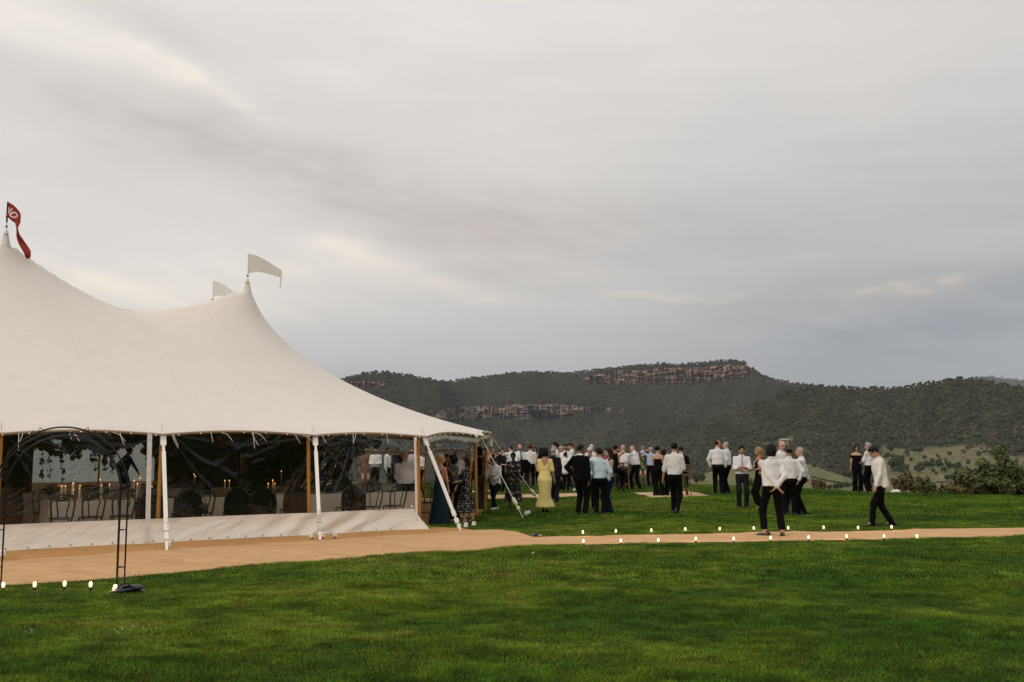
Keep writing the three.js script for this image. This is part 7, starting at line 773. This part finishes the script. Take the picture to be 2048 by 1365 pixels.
    const f = part('flame', fg, flame, wx); f.position.y = H - 0.015; const l = new THREE.PointLight(new THREE.Color().setRGB(1, 0.55, 0.2), 0.015, 0, 2); l.position.copy(tw(s, n, h + 0.004)); l.castShadow = true; l.shadow.radius = 0.4; scene.add(l);
  };
  const C1 = [[122, 973, 1], [130, 973, 0], [145, 967, 1], [146, 980, 0], [159, 972, 1], [199, 960, 0], [202, 971, 1], [218, 970, 0], [267, 962, 0], [279, 957, 0], [274, 968, 1], [303, 973, 1], [387, 949, 0], [390, 953, 0], [449, 962, 0], [458, 962, 0], [533, 944, 0], [535, 948, 0], [562, 943, 0], [545, 961, 0], [536, 968, 0], [549, 968, 0]];
  const where = ['leftmost of the candles behind the arch', 'second candle behind the arch', 'tall glass candle behind the arch', 'short candle below the tall glass one', 'glass candle in the middle of the arch', 'highest candle near the arch\'s right side', 'glass candle under the highest one', 'taper candle at the arch\'s right leg', 'left candle between arch and wall join', 'upper candle between arch and wall join', 'lower candle between arch and wall join', 'candle beside the first tent pole', 'upper candle of the pair above the bentwood chair', 'lower candle of the pair above the bentwood chair', 'left candle of the pair over the twin jackets', 'right candle of the pair over the twin jackets', 'upper left distant candle near the middle pole', 'lower left distant candle near the middle pole', 'lone distant candle left of the middle pole', 'tallest taper of three above the single jacket', 'left taper of three above the single jacket', 'right taper of three above the single jacket'];
  C1.forEach(([x, y, k], i) => candle(x, y, y < 955 ? 5.0 : 1.25 + 0.12 * (i % 3), k, where[i]));
  // glasses and plates along the front table
  const gg = lathe([[0.033, 0], [0.005, 0.006], [0.004, 0.09], [0.03, 0.115], [0.036, 0.15], [0.030, 0.19]], 12), plate = lathe([[0, 0.004], [0.09, 0.004], [0.135, 0.016], [0.13, 0.02], [0.085, 0.01], [0, 0.01]], 20), pl = mat(0.05, 0.045, 0.04, 0.35); const R = rng(31); let i = 0;
  for (let s = -2.0; s < 5.7; s += 0.48) { const p = tw(s + 0.05 * R(), 1.05, 0.742), pt = whole('plate', plate, pl, 'dark dinner plate at a place setting along the long table', 'plate', 'place settings on the long table'); pt.position.copy(p); for (const d of [0.10, 0.2]) { const w = whole('wine_glass', gg, gl, 'wine glass at a place setting along the long table', 'glass', 'glasses on the long table'); w.position.copy(tw(s + d, 1.22 + 0.06 * R(), 0.742)); } i++; }
  for (let s = -1.8; s < 5.6; s += 0.95) { const t = thing('flower_vase', 'low vase of dark leaves and flowers on the long table', 'vase', tw(s + 0.2 * R(), 1.36, 0.742), 0, 'low vases along the long table'); const o = { p: [], c: [] }; leafClump(R, 70, 0.05, o, false, 0, 0.2, 0, 0.13, 0.09, 0.11, 1); part('vase', lathe([[0, 0], [0.04, 0], [0.055, 0.05], [0.04, 0.11], [0.045, 0.12]], 12), pl, t); part('leaves', fromSoup(o), mat(0.035, 0.04, 0.018, 0.9, { vertexColors: true }), t); const fl = []; for (let k = 0; k < 6; k++) fl.push(new THREE.IcosahedronGeometry(0.022, 0).translate((R() - 0.5) * 0.2, 0.2 + 0.09 * R(), (R() - 0.5) * 0.16)); part('blossoms', fl, mat(0.22, 0.03, 0.02, 0.8), t); }
  // hanging floral clouds
  const leafG = mat(0.028, 0.030, 0.014, 0.9, { vertexColors: true }), red = mat(0.16, 0.025, 0.014, 0.85);
  const cloud = (s, n, y, rs, rn, ry, label, dens, dang) => { const t = thing('hanging_flowers', label, 'flowers', tw(s, n, y), turnA, 'hanging flower clouds'), o = { p: [], c: [] }, fl = [], st = []; for (let k = 0; k < dens; k++) { const x = (R() * 2 - 1) * rs, z = (R() * 2 - 1) * rn, yy = (R() - 0.5) * ry * (1 - 0.5 * (x / rs) ** 2); leafClump(R, 46, 0.085, o, false, x, yy, z, 0.17, 0.12, 0.15, 1); if (R() < 0.55) fl.push(new THREE.IcosahedronGeometry(0.035 + 0.02 * R(), 1).translate(x, yy - 0.06 + 0.1 * R(), z + 0.1)); } for (let k = 0; k < dang; k++) { const x = (R() * 2 - 1) * rs * 0.9, z = (R() * 2 - 1) * rn * 0.8, L = 0.2 + 0.5 * R(); st.push(tube([[x, -ry * 0.2, z], [x + 0.02, -ry * 0.3 - L * 0.5, z], [x + 0.01 + 0.04 * R(), -ry * 0.3 - L, z]], 0.005, 6, 4)); leafClump(R, 16, 0.06, o, false, x + 0.02, -ry * 0.3 - L * 0.55, z, 0.05, L * 0.5, 0.05, 1); } part('foliage', fromSoup(o), leafG, t); if (fl.length) part('blossoms', fl, red, t); if (st.length) part('hanging_stem', st, mat(0.04, 0.03, 0.015), t); const up = q => TENT.hat(s + q, n) - y - 0.03; part('cord', [rod([-rs * 0.6, 0, 0], [-rs * 0.6, up(-rs * 0.6), 0], 0.004, 0.004, 5), rod([rs * 0.6, 0, 0], [rs * 0.6, up(rs * 0.6), 0], 0.004, 0.004, 5)], mat(0.05, 0.04, 0.03), t); };
  cloud(-1.6, 2.3, 1.86, 1.0, 0.4, 0.42, 'dark hanging cloud of leaves seen through the left of the garden arch', 34, 10); cloud(0.2, 2.5, 1.84, 0.95, 0.4, 0.45, 'dark hanging cloud of leaves with red blossoms right of the arch\'s top', 36, 14); cloud(2.0, 2.6, 1.82, 1.0, 0.4, 0.4, 'hanging leaves with red blossoms right of the first tent pole', 34, 8); cloud(4.2, 2.9, 1.84, 1.3, 0.5, 0.7, 'large dark hanging foliage in the bay left of the middle pole', 62, 6);
  const column = (s, n, h, label) => { const t = thing('flower_column', label, 'flowers', tw(s, n), turnA, 'tall columns of foliage inside the tent'), o = { p: [], c: [] }, fl = []; for (let k = 0; k < 46; k++) { const y = 0.5 + (h - 0.5) * R(), a = R() * 6.28, q = 0.32 * Math.sqrt(R()) * (0.6 + 0.7 * y / h); leafClump(R, 34, 0.10, o, false, Math.cos(a) * q, y, Math.sin(a) * q, 0.2, 0.17, 0.2, 1); if (R() < 0.5) fl.push(new THREE.IcosahedronGeometry(0.05, 1).translate(Math.cos(a) * q * 1.1, y, Math.sin(a) * q * 1.1 + 0.12)); } part('foliage', fromSoup(o), leafG, t); part('blossoms', fl, red, t); part('stand', rod([0, 0, 0], [0, h - 0.3, 0], 0.04, 0.03, 8), black, t); };
  column(3.1, 3.6, 2.3, 'tall dark column of leaves behind the pair of candles right of the first pole'); column(4.5, 4.0, 2.4, 'tall dark column of leaves behind the twin jackets'); column(5.3, 4.0, 2.3, 'tall dark column of leaves behind the middle tent pole'); column(-3.2, 3.3, 2.2, 'tall dark column of leaves at the left edge of the picture');
  { const t = thing('wine_barrel', 'upright wooden barrel in the tent at the far left of the picture', 'barrel', tw(-2.2, 3.2)); const bm = mat(0.13, 0.065, 0.03, 0.7, { map: woodTex }); for (let k = 0; k < 16; k++) { const a0 = k / 16 * 6.283, a1 = (k + 0.94) / 16 * 6.283; part('stave', gridGeo(1, 8, (u, v) => { const a = lerp(a0, a1, u), r = 0.30 + 0.06 * Math.sin(Math.PI * v); return V(Math.cos(a) * r, v * 0.9, Math.sin(a) * r); }), bm, t); } for (const y of [0.08, 0.28, 0.62, 0.82]) part('hoop', new THREE.CylinderGeometry(0.306 + 0.06 * Math.sin(Math.PI * y / 0.9), 0.306 + 0.06 * Math.sin(Math.PI * y / 0.9), 0.035, 24, 1, true).translate(0, y, 0), mat(0.06, 0.06, 0.06, 0.5, { metalness: 0.7 }), t); part('lid', new THREE.CylinderGeometry(0.298, 0.298, 0.02, 24).translate(0, 0.89, 0), bm, t); }
}
renderer.render(scene, camera);
